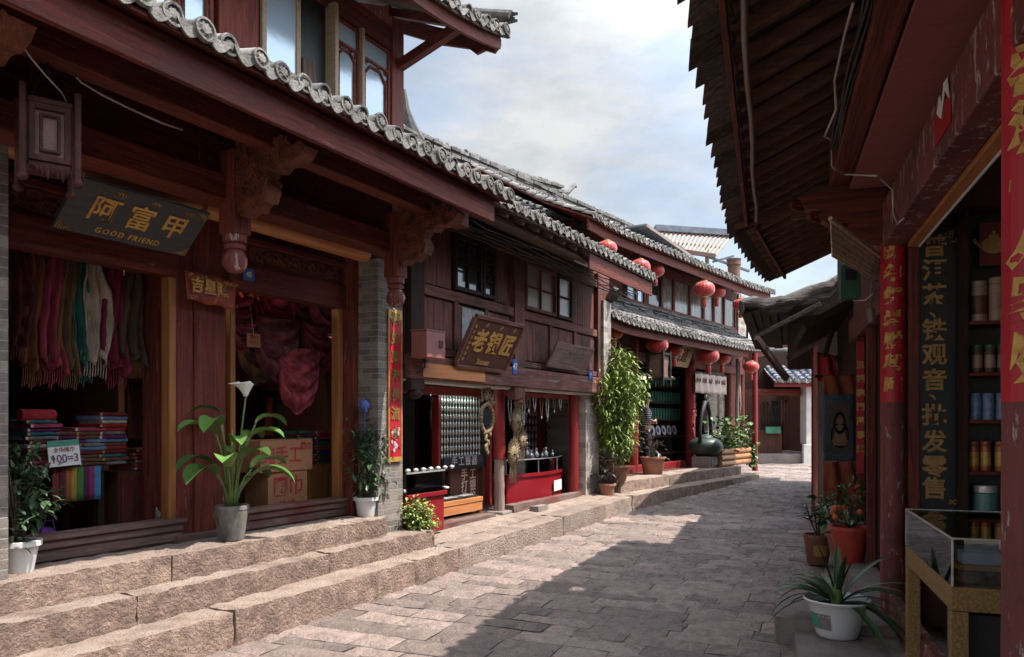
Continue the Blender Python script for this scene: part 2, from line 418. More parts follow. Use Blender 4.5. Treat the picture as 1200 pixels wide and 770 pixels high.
V_ = (14, 14, 0.9); H_ = (0.9, 14, 14); Y_ = (14, 0.9, 14)        # grain along z / x / y
GREYWOOD = (0.20, 0.17, 0.15)
M = dict(
 red_v = mat('maroon_paint_upright', (0.20,0.046,0.031), (0.062,0.0165,0.0125), 2.6, V_, 0.62, 0.5, 4, fine=0.2, wear=((0.30,0.17,0.14), 5, 0.635, (3,3,0.35)), dirt=((0.09,0.032,0.025), 1.6, 0.52), spec=0.2),
 red_h = mat('maroon_paint_beam', (0.172,0.037,0.023), (0.05,0.0135,0.0095), 2.6, H_, 0.62, 0.5, 4, fine=0.2, wear=((0.24,0.11,0.08), 4, 0.655, (0.4,3,3)), dirt=((0.085,0.027,0.02), 1.2, 0.52), spec=0.2),
 red_y = mat('maroon_paint_cross', (0.165,0.036,0.023), (0.05,0.0135,0.0095), 2.2, Y_, 0.55, 0.3, 3, dirt=((0.085,0.027,0.02), 1.2, 0.52), spec=0.2),
 redold = mat('flaking_maroon_paint', (0.2025, 0.0607, 0.0567), (0.135, 0.0405, 0.0378), 2.2, V_, 0.6, 0.4, 3, wear=((0.36,0.28,0.255), 9.0, 0.572, (2.0,2.0,0.5)), dirt=((0.08,0.035,0.03), 1.3, 0.5), spec=0.2),
 carve = mat('carved_brown_wood', (0.215,0.070,0.038), (0.065,0.021,0.013), 9, (1,1,1), 0.6, 1.0, 18, bdist=0.05, spec=0.2),
 orange_h = mat('varnished_bounce_lit_orange_wood', (0.504, 0.21, 0.077), (0.336, 0.126, 0.0448), 2.0, H_, 0.42, 0.2, 3),
 orange_v = mat('varnished_orange_post', (0.34,0.15,0.05), (0.22,0.085,0.03), 2.0, V_, 0.42, 0.2, 3),
 old_v = mat('weathered_maroon_boards', (0.21,0.082,0.062), (0.06,0.026,0.021), 2.6, V_, 0.75, 0.6, 3.5, wear=((0.17,0.12,0.10), 4, 0.62, (4,4,0.25)), dirt=((0.045,0.026,0.022), 1.1, 0.5), spec=0.2),
 old_h = mat('weathered_maroon_rails', (0.21,0.088,0.066), (0.07,0.032,0.026), 2.6, H_, 0.75, 0.6, 3.5, wear=((0.19,0.14,0.12), 4, 0.60, (0.3,4,4)), dirt=((0.045,0.026,0.022), 1.1, 0.52), spec=0.2),
 dark_v = mat('dark_aged_wood', (0.045,0.027,0.022), (0.022,0.014,0.012), 2.4, V_, 0.7, 0.4, 3, spec=0.12),
 dark_h = mat('dark_aged_beam', (0.05,0.028,0.022), (0.025,0.015,0.012), 2.4, H_, 0.7, 0.4, 3, spec=0.12),
 dark_y = mat('dark_rafter_wood', (0.1795, 0.0918, 0.0607), (0.077, 0.0413, 0.0284), 2.4, Y_, 0.75, 0.5, 3, dirt=((0.11,0.07,0.05), 1.5, 0.6), spec=0.12),
 grey_h = mat('grey_driftwood_sill', (0.19,0.13,0.11), (0.085,0.05,0.04), 2.4, H_, 0.85, 0.7, 3.5, dirt=((0.12,0.04,0.032), 1.4, 0.5)),
 grey_v = mat('grey_bare_post', (0.30,0.22,0.18), (0.17,0.12,0.10), 2.4, V_, 0.85, 0.6, 3.5),
 board_y = mat('old_eave_boards', (0.17,0.12,0.09), (0.07,0.05,0.04), 2.4, Y_, 0.85, 0.7, 3, spec=0.2),
 ceil = mat('dusty_red_ceiling_boards', (0.264, 0.09, 0.0817), (0.22, 0.072, 0.0646), 2.0, Y_, 0.65, 0.2, 3, spec=0.2),
 tile = mat('grey_roof_tile', (0.22, 0.2068, 0.1936), (0.088, 0.0836, 0.0792), 5, (1,1,1), 0.85, 0.5, 30, fine=0.3, tintamt=0.45, dirt=((0.33,0.31,0.27), 3.5, 0.6)),
 tile_dark = mat('sooty_roof_tile', (0.15,0.145,0.14), (0.06,0.058,0.055), 5, (1,1,1), 0.85, 0.5, 30, fine=0.3, tintamt=0.4, dirt=((0.23,0.21,0.18), 3.0, 0.62)),
 tile_blue = mat('blue_grey_roof_tile', (0.20,0.22,0.26), (0.11,0.12,0.15), 5, (1,1,1), 0.6, 0.4, 30, tintamt=0.3),
 disc = mat('moulded_tile_end', (0.1922, 0.1798, 0.1581), (0.0744, 0.0694, 0.062), 14, (1,1,1), 0.9, 0.8, 60, tintamt=0.3),
  step = mat('hewn_tan_stone', (0.425,0.30,0.235), (0.18,0.125,0.098), 9, (1,1,1), 0.92, 1.0, 38, fine=0.5, bdist=0.07, tintamt=0.14, dirt=((0.15,0.11,0.09), 2.0, 0.57), dust=((0.50,0.40,0.335), 0.8)),
 walk = mat('dusty_paving', (0.37,0.285,0.235), (0.22,0.17,0.14), 5, (1,1,1), 0.9, 1.0, 34, fine=0.4, bdist=0.05, tintamt=0.15, dirt=((0.19,0.145,0.12), 1.6, 0.55)),
  pave = mat('worn_lane_stone', (0.34,0.256,0.22), (0.155,0.117,0.104), 7, (1,1,1), 0.68, 1.0, 26, fine=0.5, bdist=0.05, tintamt=0.34, rough2=0.22, spec=0.7, dirt=((0.20,0.155,0.135), 0.9, 0.56)),
 joint = mat('joint_earth', (0.17,0.135,0.115), (0.10,0.08,0.068), 12, (1,1,1), 0.95, 0.6, 60),
 slab = mat('grey_stone_slab', (0.26,0.215,0.195), (0.17,0.14,0.128), 5, (1,1,1), 0.8, 0.7, 50, fine=0.2, dirt=((0.13,0.11,0.10), 1.8, 0.58)),
 earth = mat('earth', (0.16,0.13,0.10), (0.10,0.08,0.065), 2, (1,1,1), 0.95, 0.3),
 brick = brickmat('grey_brick', (0.27,0.235,0.21), (0.12,0.105,0.095), (0.27,0.25,0.225)),
 brickpale = brickmat('pale_brick', (0.36,0.32,0.29), (0.25,0.22,0.20), (0.34,0.32,0.29), 0.3, 0.1),
 plaster = mat('pale_plaster', (0.62,0.60,0.57), (0.46,0.44,0.42), 3, (1,1,1), 0.85, 0.3, 20, dirt=((0.40,0.37,0.34), 1.6, 0.6)),
 winglass = mat('sky_painted_glass', (0.432, 0.544, 0.6536), (0.3168, 0.416, 0.516), 1.2, (1,1,1), 0.14, 0.12, 3, metal=0.35, spec=0.8),  # pale blue sky reflection is put into the base colour
 darkglass = mat('dark_window_glass', (0.035,0.04,0.045), (0.02,0.022,0.025), 1.2, (1,1,1), 0.05, 0, spec=0.7),
 glass = glassmat('clear_glass', amt=0.04),
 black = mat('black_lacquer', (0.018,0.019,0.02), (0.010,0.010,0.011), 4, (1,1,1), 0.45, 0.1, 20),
 signgrey = mat('black_sign_board', (0.060,0.062,0.062), (0.035,0.036,0.036), 2.5, H_, 0.6, 0.35, 4),
 gold = mat('gold_paint', (0.60,0.36,0.09), (0.36,0.19,0.045), 16, (1,1,1), 0.42, 0.3, 40, metal=0.25),
 dullgold = mat('dull_gold_paint', (0.42,0.25,0.09), (0.25,0.14,0.045), 12, (1,1,1), 0.55, 0.3, 40, metal=0.15),
 goldcloth = mat('gold_glitter_laminate', (0.40,0.25,0.09), (0.17,0.10,0.035), 70, (1,1,1), 0.45, 0.6, 120, metal=0.35),
 banner = mat('red_banner_paper', (0.42,0.012,0.025), (0.32,0.009,0.018), 3, (1,1,1), 0.5, 0.15, 12),
 redpaint = mat('bright_red_paint', (0.2295, 0.0153, 0.0153), (0.153, 0.011, 0.011), 3, V_, 0.5, 0.15, 6, dirt=((0.22,0.02,0.02), 2, 0.56)),
 redmetal = mat('red_counter_enamel', (0.2232, 0.0074, 0.0136), (0.186, 0.0062, 0.0112), 3, (1,1,1), 0.3, 0.0),
 lantern = mat('red_lantern_silk', (0.368, 0.021, 0.014), (0.296, 0.0168, 0.0112), 8, (1,1,1), 0.45, 0.1, 30, sheen=0.3, rand=0.15),
 terracotta = mat('terracotta', (0.36,0.17,0.11), (0.25,0.11,0.075), 6, (1,1,1), 0.85, 0.3, 30, fine=0.12),
 brownpot = mat('brown_glazed_pot', (0.23,0.10,0.06), (0.13,0.055,0.035), 6, (1,1,1), 0.5, 0.2, 20),
 redpot = mat('red_plastic_pot', (0.42,0.055,0.04), (0.36,0.045,0.035), 5, (1,1,1), 0.45),
 whitepot = mat('white_plastic_pot', (0.66,0.66,0.65), (0.55,0.55,0.54), 4, (1,1,1), 0.4, dirt=((0.42,0.38,0.34), 3, 0.62)),
 stonepot = mat('grey_stained_bucket', (0.26,0.24,0.22), (0.05,0.045,0.042), 7, (1,1,0.4), 0.75, 0.4, 20),
 soil = mat('potting_soil', (0.05,0.035,0.025), None, 20, (1,1,1), 0.95, 0.8, 50),
 leaf = mat('mid_green_leaf', (0.1063, 0.2, 0.05), (0.05, 0.1063, 0.0275), 5, (1,1,1), 0.42, 0.1, 20, tintamt=0.45, rand=0.1),
 leafdark = mat('dark_green_leaf', (0.063, 0.119, 0.049), (0.0308, 0.063, 0.028), 5, (1,1,1), 0.38, 0.1, 20, tintamt=0.5),
 leafcalla = mat('calla_leaf', (0.10,0.19,0.045), (0.05,0.11,0.026), 4, (1,1,1), 0.35, 0.15, 14, tintamt=0.4),
 leafbamboo = mat('bamboo_leaf', (0.255, 0.33, 0.0675), (0.135, 0.195, 0.042), 4, (1,1,1), 0.5, 0.1, 14, tintamt=0.5),
 leafgrey = mat('grey_purple_leaf', (0.11,0.11,0.10), (0.055,0.05,0.05), 4, (1,1,1), 0.4, tintamt=0.4),
 stem = mat('green_stem', (0.13,0.19,0.05), (0.08,0.12,0.03), 6, (1,1,1), 0.5),
 twig = mat('brown_twig', (0.12,0.08,0.055), (0.06,0.04,0.03), 8, (1,1,1), 0.85, 0.4, 30),
 white = mat('white_petal', (0.78,0.78,0.74), (0.68,0.68,0.62), 4, (1,1,1), 0.45),
 petalblue = mat('blue_petal', (0.10,0.16,0.42), (0.06,0.10,0.30), 6, (1,1,1), 0.6),
 petalorange = mat('orange_petal', (0.62,0.17,0.06), (0.45,0.09,0.04), 6, (1,1,1), 0.6),
 card = mat('brown_cardboard', (0.31,0.155,0.075), (0.24,0.115,0.055), 3, (1,1,1), 0.85, 0.2, 12, dirt=((0.20,0.10,0.05), 3, 0.6)),
 inkred = mat('red_marker_ink', (0.34,0.03,0.03), None, 4, (1,1,1), 0.7),
 inkblue = mat('blue_print', (0.05,0.10,0.30), None, 4, (1,1,1), 0.7),
 inkpurple = mat('purple_marker_ink', (0.20,0.05,0.16), None, 4, (1,1,1), 0.7),
 paper = mat('white_paper', (0.66,0.66,0.64), (0.58,0.58,0.56), 4, (1,1,1), 0.8),
 papergreen = mat('green_paper', (0.08,0.30,0.20), None, 4, (1,1,1), 0.8),
 plateblue = mat('blue_enamel', (0.03,0.09,0.34), (0.025,0.07,0.28), 4, (1,1,1), 0.35),
 wire = mat('black_cable', (0.02,0.02,0.02), None, 4, (1,1,1), 0.5),
 wirewhite = mat('white_cable', (0.50,0.44,0.38), None, 4, (1,1,1), 0.5),
 conduit = mat('grey_conduit', (0.22,0.17,0.14), (0.15,0.11,0.09), 4, (1,1,1), 0.5),
 iron = mat('dark_iron', (0.035,0.03,0.03), (0.02,0.018,0.018), 12, (1,1,1), 0.55, 0.3, 40, metal=0.5),
 silver = mat('worn_silver', (0.66,0.65,0.62), (0.42,0.41,0.39), 14, (1,1,1), 0.34, 0.3, 40, metal=0.55),
 bronze = mat('aged_brass', (0.248, 0.1798, 0.099), (0.1116, 0.0806, 0.0462), 14, (1,1,1), 0.6, 0.6, 40, metal=0.3),
 greenbox = mat('green_enamel', (0.028,0.11,0.062), (0.022,0.085,0.05), 4, (1,1,1), 0.5, dirt=((0.03,0.06,0.04), 4, 0.6)),
 pinkbox = mat('dusty_rose_enamel', (0.26,0.10,0.09), (0.20,0.075,0.07), 4, (1,1,1), 0.5),
 bamboo = mat('split_bamboo', (0.6, 0.48, 0.33), (0.36, 0.27, 0.18), 3, (1,14,14), 0.65, 0.4, 5, tintamt=0.4),
 log = mat('varnished_log', (0.44,0.20,0.075), (0.30,0.12,0.045), 2.2, H_, 0.45, 0.3, 3),
 teagreen = mat('green_clay_teapot', (0.045,0.068,0.055), (0.024,0.038,0.031), 5, (1,1,1), 0.45, 0.2, 20),
 curtain = mat('cream_curtain', (0.578, 0.459, 0.391), (0.459, 0.357, 0.306), 4, (1,1,1), 0.85, 0.15, 40),
 curtaintrim = mat('brown_scallop_print', (0.14,0.09,0.075), None, 4, (1,1,1), 0.85),
 skin = mat('skin', (0.52,0.32,0.24), (0.46,0.27,0.20), 6, (1,1,1), 0.55),
 hair = mat('black_hair', (0.018,0.014,0.012), None, 20, (1,1,0.3), 0.45, 0.4, 60),
 denim = mat('dark_denim', (0.02,0.025,0.04), (0.012,0.015,0.025), 20, (1,1,1), 0.8),
 shoe = mat('black_shoe', (0.02,0.02,0.02), None, 8, (1,1,1), 0.5),
 lamp = mat('lit_lamp', (0.9,0.75,0.45), None, 4, (1,1,1), 0.5, emit=((1.0,0.72,0.36), 14)),
 tube = mat('lit_tube', (0.8,0.9,0.85), None, 4, (1,1,1), 0.5, emit=((0.75,0.95,0.88), 3.0)),
 gnarl = mat('gnarled_grey_wood', (0.10,0.08,0.066), (0.03,0.024,0.021), 3.0, (0.8,9,9), 0.95, 1.0, 5, fine=0.3, bdist=0.06),
 shingle = mat('weathered_shingle', (0.15,0.115,0.095), (0.05,0.04,0.034), 3, Y_, 0.85, 0.6, 4, fine=0.25, tintamt=0.4, dirt=((0.21,0.17,0.145), 2.5, 0.6), spec=0.1),
 floor = mat('shop_floor_boards', (0.10,0.055,0.038), (0.06,0.033,0.024), 2.4, Y_, 0.6, 0.3, 3),
 inner = mat('dark_shop_wall', (0.105, 0.0476, 0.0336), (0.063, 0.028, 0.021), 2.4, V_, 0.7, 0.3, 3, spec=0.12),
 innerwarm = mat('warm_shop_wall', (0.26,0.11,0.04), (0.17,0.07,0.028), 2.4, V_, 0.6, 0.2, 3),
 amber = mat('amber_lantern_pane', (0.20,0.115,0.09), (0.14,0.08,0.065), 9, (1,1,1), 0.6, 0.4, 40),
 lanternwood = mat('purple_brown_lantern_wood', (0.085,0.03,0.026), (0.028,0.012,0.010), 5, (1,1,1), 0.55, 0.5, 30, dirt=((0.12,0.075,0.068), 6, 0.66), spec=0.15),
 rugblue = mat('blue_grey_rug', (0.10,0.12,0.145), (0.06,0.07,0.085), 30, (1,1,1), 0.95, 0.6, 90),
 rugrust = mat('rust_woven_cloth', (0.30,0.075,0.03), (0.15,0.035,0.018), 10, (1,1,0.4), 0.95, 0.5, 60),
 rugtan = mat('tan_rug_figure', (0.30,0.19,0.11), (0.20,0.12,0.07), 20, (1,1,1), 0.95, 0.5, 60),
 chimney = mat('chimney_brick', (0.176, 0.096, 0.072), (0.112, 0.064, 0.052), 8, (1,1,1), 0.9, 0.4, 40),
 palewood = mat('sun_bleached_slats', (0.336, 0.252, 0.174), (0.252, 0.18, 0.12), 2.5, Y_, 0.75, 0.2, 4),
)
FAB = {}
def fab(name, c, c2=None):
    if name not in FAB: FAB[name] = mat(name, c, c2, 9, (1,1,0.5), 0.9, 0.5, 40, fine=0.38)
    return FAB[name]
# ------------------------------------------------------------------ roofs of round tiles
def prof_at(prof, t):
    L = [0.0]
    for (a, b) in zip(prof, prof[1:]): L.append(L[-1] + math.hypot(b[0]-a[0], b[1]-a[1]))
    d = t * L[-1]
    for i in range(len(prof)-1):
        if d <= L[i+1] + 1e-9:
            u = (d - L[i]) / (L[i+1]-L[i]); a, b = prof[i], prof[i+1]
            return a[0]+(b[0]-a[0])*u, a[1]+(b[1]-a[1])*u
    return prof[-1]
def prof_len(prof): return sum(math.hypot(b[0]-a[0], b[1]-a[1]) for a, b in zip(prof, prof[1:]))
def tile_roof(tiles, discs, x0, x1, prof, sp=0.2, r=0.07, lift=lambda x: 0.0, seglen=0.22, drip=0.06, plain=False, jit=0.012, rows=None, rnd=random):
    Lt = prof_len(prof); nseg = rows or max(2, int(Lt/seglen)); ncol = max(1, int(round((x1-x0)/sp))); sp = (x1-x0)/ncol
    def P(x, t, off=0.0):
        y, z = prof_at(prof, max(0, min(1, t))); y2, z2 = prof_at(prof, min(1, t+0.02)); y1, z1 = prof_at(prof, max(0, t-0.02))
        d = Vector((0, y2-y1, z2-z1)).normalized(); n = Vector((0, -d.z, d.y))
        return Vector((x, y, z + lift(x)*(1-0.8*t))) + n*off, n, d
    NA = 7
    for c in range(ncol):
        xc = x0 + (c+0.5)*sp + rnd.uniform(-jit, jit)
        for k in range(nseg):                            # cover tiles
            ta, tb = k/nseg, min(1, (k+1.12)/nseg)
            tiles.tint = rnd.random()
            ra, rb = r*rnd.uniform(0.92, 1.08), r*rnd.uniform(0.80, 0.88)
            jo = rnd.uniform(-0.004, 0.016); sl = rnd.gauss(0, 0.006)
            vs = []
            for (t, rr, up) in ((ta, ra, 0.014+jo), (tb, rb, 0.0)):
                for th in (0, 1):
                    for i in range(NA):
                        a = PI*i/(NA-1); q = rr - th*0.014
                        p, n, d = P(xc+(sl if t == ta else -sl), t, up + 0.012)
                        vs.append(p + Vector((math.cos(a)*q, 0, 0)) + n*math.sin(a)*q)
            fs = []
            for i in range(NA-1):
                fs.append((i, i+1, 2*NA+i+1, 2*NA+i)); fs.append((NA+i, 3*NA+i, 3*NA+i+1, NA+i+1)); fs.append((i, NA+i, NA+i+1, i+1))
            tiles.add(vs, fs)
        if not plain:                                    # moulded end disc
            p, n, d = P(xc, 0, 0.014)
            discs.tint = rnd.random()
            rr = r*rnd.uniform(0.98, 1.12); vs = []; fs = []; S = 16; rnd_y = rnd.uniform(-0.02, 0.012)
            rings = [(1.0, 0.02), (1.0, -0.012), (0.80, -0.014), (0.72, 0.0), (0.5, 0.0), (0.40, -0.014), (0.05, -0.016)]
            ctr = p + n*rr*0.30 + Vector((rnd.gauss(0, 0.006), rnd_y, rnd.gauss(0, 0.006)))
            up = Vector((0, 0.10, 1)).normalized(); fwd = Vector((0, 1, -0.10)).normalized()
            for (q, dy) in rings:
                for s_ in range(S):
                    a = 2*PI*s_/S; w = 1.0 + (0.14 if (q == 0.5 and s_ % 2) else 0)
                    vs.append(ctr + Vector((math.cos(a)*rr*q*w, 0, 0)) + up*math.sin(a)*rr*q*w + fwd*(dy - (0.012 if (q == 0.5 and s_ % 2) else 0)))
            for j in range(len(rings)-1):
                for s_ in range(S): fs.append((j*S+s_, j*S+(s_+1) % S, (j+1)*S+(s_+1) % S, (j+1)*S+s_))
            fs.append(tuple((len(rings)-1)*S+s_ for s_ in range(S)))
            discs.add(vs, fs)
    for c in range(ncol+1):                              # trough tiles
        xc = x0 + c*sp; w = sp*0.5
        lo, hi = (0 if c == 0 else -w), (0 if c == ncol else w)
        for k in range(nseg):
            ta, tb = k/nseg, min(1, (k+1.1)/nseg); tiles.tint = rnd.random()*0.8
            vs = []
            for (t, up) in ((ta, 0.012), (tb, 0.0)):
                for i in range(5):
                    u = lo + (hi-lo)*i/4; p, n, d = P(xc+u, t, up + 0.03*(abs(u)/w)**2 - 0.004)
                    vs.append(p)
            for (t, up) in ((ta, 0.012),):
                for i in range(5):
                    u = lo + (hi-lo)*i/4; p, n, d = P(xc+u, t, up + 0.03*(abs(u)/w)**2 - 0.020)
                    vs.append(p)
            fs = [(i, i+1, 6+i, 5+i) for i in range(4)] + [(i, 10+i, 11+i, i+1) for i in range(4)]
            tiles.add(vs, fs)
        if not plain and drip:                           # hanging drip tile
            vs = []; discs.tint = rnd.random()
            N_ = 9
            for th in (0, 1):
                for i in range(N_):
                    u = lo*0.86 + (hi-lo)*0.86*i/(N_-1); p, n, d = P(xc+u, 0, 0.012 + 0.03*(abs(u)/w)**2)
                    vs.append(p + Vector((0, -0.008+th*0.016, 0.01)))
                    vs.append(p + Vector((0, -0.020+th*0.016, -drip*(1-(abs(u)/w)**1.6) - 0.012)))
            fs = []
            for th in (0, 1):
                for i in range(N_-1):
                    a = th*2*N_+i*2; fs.append((a, a+1, a+3, a+2))
            for i in range(N_-1): fs.append((i*2+1, 2*N_+i*2+1, 2*N_+i*2+3, i*2+3))
            discs.add(vs, fs)
def roof_slab(mb, x0, x1, prof, drop=0.05, th=0.03, lift=lambda x: 0.0, n=14):
    """boards under the tiles"""
    vs = []; fs = []
    for i in range(n+1):
        x = x0+(x1-x0)*i/n
        for (y, z) in prof: vs += [(x, y, z-drop+lift(x)), (x, y, z-drop-th+lift(x))]
    m = len(prof)*2
    for i in range(n):
        for j in range(len(prof)-1):
            a = i*m+j*2; b = a+m
            fs += [(a, b, b+2, a+2), (a+1, a+3, b+3, b+1)]
        fs += [(i*m, i*m+1, (i+1)*m+1, (i+1)*m), (i*m+m-2, (i+1)*m+m-2, (i+1)*m+m-1, i*m+m-1)]
    for i in (0, n):
        for j in range(len(prof)-1):
            a = i*m+j*2; fs.append((a, a+2, a+3, a+1))
    mb.add(vs, fs)
def ridge_cap(mb, pts, w=0.2, h=0.12, bands=3, rnd=random):
    """courses of short ridge tiles stacked along a line of points, a row of half-round caps on top"""
    fine_ = []
    for p, q in zip(pts, pts[1:]):
        p, q = Vector(p), Vector(q); m = max(1, int((q-p).length/0.24)); fine_ += [p.lerp(q, j/m) for j in range(m)]
    fine_.append(Vector(pts[-1]))
    for b in range(bands):
        ww = w*(1.15 if b % 2 == 0 else 0.8)/2; z0 = b*h/bands; z1 = (b+0.92)*h/bands
        for i in range(len(fine_)-1):
            j = Vector((0, rnd.uniform(-.012, .012), rnd.uniform(-.010, .006))); e = rnd.uniform(0.9, 1.1)
            p = fine_[i].lerp(fine_[i+1], 0.03)+j; q = fine_[i].lerp(fine_[i+1], 0.97)+j
            mb.tint = rnd.random()
            mb.add([p+Vector((0,-ww*e,z0)), p+Vector((0,ww*e,z0)), p+Vector((0,ww*e,z1)), p+Vector((0,-ww*e,z1)), q+Vector((0,-ww*e,z0)), q+Vector((0,ww*e,z0)), q+Vector((0,ww*e,z1)), q+Vector((0,-ww*e,z1))],
                   [(0,1,2,3),(7,6,5,4),(0,4,5,1),(1,5,6,2),(2,6,7,3),(3,7,4,0)])
    for i in range(len(fine_)-1):
        mb.tint = rnd.random(); u = Vector((0,0,h))
        mb.tube([fine_[i]+u, fine_[i+1]+u+Vector((0,0,0.006))], [w*0.34*rnd.uniform(.94,1.06), w*0.29], 8)

# ================================================================== THE SETTING
def sheet(name, m, x0, x1, y0, y1, nx, ny, dz=0.0):
    b = MB(); b.grid(lambda u, v: (x0+(x1-x0)*u, y0+(y1-y0)*v, gz(y0+(y1-y0)*v)+dz), nx, ny)
    me = b.mesh(name, m, (0,0,0), True); o = bpy.data.objects.new(name, me); COL.objects.link(o); o['kind'] = 'structure'; return o
sheet('ground', M['earth'], -400, 400, -200, 900, 8, 220, -0.16)
sheet('road_bed', M['joint'], -9, 16, -6, 34, 8, 60, -0.028)

def paving():
    b = MB(); rnd = random.Random(3); s = -3.0
    while s < 32:
        row = rnd.choice((rnd.uniform(0.13, 0.22), rnd.uniform(0.2, 0.32))); n = -5.5 + rnd.uniform(0, 0.5); far = s > 15
        sk = 0.0
        while n < 5.6:
            L = rnd.choice((rnd.uniform(0.22, 0.45), rnd.uniform(0.35, 0.7), rnd.uniform(0.5, 0.95)))
            p = FS.w(s, n, 0)
            if (p.y < 1.2 and s < 1) and False: pass
            gap = rnd.uniform(0.002, 0.006); tilt = (rnd.uniform(-0.006, 0.006), rnd.uniform(-0.003, 0.003)); up = rnd.uniform(-0.0025, 0.0025)
            jj = [rnd.uniform(-0.003, 0.003) for _ in range(8)]
            res = 0.055 if s < 9 else 0.10 if s < 15 else 0.2
            nu, nv = max(3, int(L/res)), max(3, int(row/res))
            b.tint = rnd.random()
            seed = Vector((rnd.uniform(0,50), rnd.uniform(0,50), 0))
            amp = rnd.uniform(0.007, 0.016)
            def fn(u, v, n=n, s=s, L=L, row=row):
                uu = gap/L + u*(1-2*gap/L); vv = gap/row + v*(1-2*gap/row)
                e = min(u, 1-u)*L, min(v, 1-v)*row
                y = n + uu*L + (1-v)*(jj[0]*(1-u)+jj[1]*u) + v*(jj[2]*(1-u)+jj[3]*u)
                x = s + vv*row + (1-u)*(jj[4]*(1-v)+jj[5]*v) + u*(jj[6]*(1-v)+jj[7]*v) + sk*(y)
                q = Vector((x, y, 0))
                nzv = (noise.noise(q*9+seed)*amp + noise.noise(q*3.1+seed)*amp*0.8)*min(1, min(e)/0.07) + noise.noise(q*1.3)*0.010 + noise.noise(q*19)*0.003
                if u in (0, 1) or v in (0, 1):
                    x += noise.noise(q*9)*0.010; y += noise.noise(q*9+Vector((7,3,0)))*0.010
                w = FS.w(x, y, 0)
                ed = min(e); rl = -0.020 if ed < 1e-6 else (-0.002 if ed < 0.05 else 0)
                return (w.x, w.y, gz(w.y) + up + tilt[0]*(u-0.5) + tilt[1]*(v-0.5)*2 + nzv + rl)
            b.grid(fn, nu, nv)
            n += L
        s += row
    me = b.mesh('road', M['pave'], (0,0,0), 40); o = bpy.data.objects.new('road', me); COL.objects.link(o); o['kind'] = 'structure'
paving()

def blocks(b, x0, x1, y0, y1, z0, z1, lo=0.8, hi=1.5, res=0.06, amp=0.014, rnd=random.Random(5), slope=None):
    x = x0
    while x < x1-0.05:
        L = min(rnd.uniform(lo, hi), x1-x)
        if x1-(x+L) < 0.35: L = x1-x
        b.tint = rnd.random(); dz = rnd.uniform(-0.005, 0.005); dy = rnd.uniform(-0.006, 0.006)
        k0 = len(b.v)
        b.rough(x+0.001, x+L-0.001, y0+dy, y1, z0, z1+dz, res, amp)
        if slope:
            for i in range(k0, len(b.v)):
                v = b.v[i]; b.v[i] = (v[0], v[1], v[2] + slope(v[0], v[1]))
        x += L
def wz(x, y): return gz(FL.w(x, y, 0).y)
b = MB()
blocks(b, 0.0, 7.0, 4.50, 5.02, -0.1, 0.255, lo=1.3, hi=2.3, res=0.05, amp=0.017, slope=lambda x, y: 0.6*wz(x, y))
blocks(b, 0.0, 6.98, 4.79, 5.25, 0.10, 0.46, lo=1.3, hi=2.3, res=0.05, amp=0.017)
blocks(b, 0.9, 6.37, 4.98, 5.45, 0.30, 0.66, lo=1.2, hi=2.2, res=0.05, amp=0.017)
me = b.mesh('stone_steps', M['step'], (0,0,0), 60); o = bpy.data.objects.new('stone_steps', me); COL.objects.link(o); o.rotation_euler = (0,0,FL.rot); o['kind'] = 'structure'
b = MB()
blocks(b, 7.0, 12.75, 4.50, 4.86, -0.1, 0.235, lo=1.0, hi=1.8, res=0.06, slope=wz)
b.grid(lambda u, v: (6.9+u*6.2, 4.84+v*0.66, 0.232+wz(6.9+u*6.2, 4.84)+0.05*v+0.006*noise.noise(Vector((u*20, v*5, 0)))), 60, 8)
me = b.mesh('pavement', [M['walk']], (0,0,0), 60); o = bpy.data.objects.new('pavement', me); COL.objects.link(o); o.rotation_euler = (0,0,FL.rot); o['kind'] = 'structure'
b = MB()
blocks(b, 11.72, 18.24, 6.06, 6.5, 0.0, 0.40, lo=1.2, hi=2.2, res=0.09)
blocks(b, 12.0, 18.0, 6.42, 7.0, 0.30, 0.60, lo=1.2, hi=2.2, res=0.09)
b.box(11.6, 18.0, 6.96, 11.0, 0.0, 0.585)
me = b.mesh('stone_steps', M['step'], (0,0,0), 60); o = bpy.data.objects.new('stone_steps', me); COL.objects.link(o); o.rotation_euler = (0,0,FB.rot); o['kind'] = 'structure'
b = MB()                                                # right-hand slabs (FR: x towards the camera, so far end is negative)
blocks(b, -6.02, 3.0, 0.18, 1.3, -0.1, 0.12, lo=1.4, hi=2.4, res=0.08, amp=0.010)
blocks(b, -6.75, -6.04, 0.05, 1.0, -0.1, 0.20, lo=0.7, hi=0.8, res=0.07, amp=0.012)
blocks(b, -13.0, -6.77, 0.72, 1.3, -0.1, 0.22, lo=0.9, hi=1.6, res=0.09, amp=0.012, slope=lambda x, y: gz(-x))
me = b.mesh('pavement', M['slab'], (0,0,0), 60); o = bpy.data.objects.new('pavement', me); COL.objects.link(o); o.rotation_euler = (0,0,FR.rot); o['kind'] = 'structure'

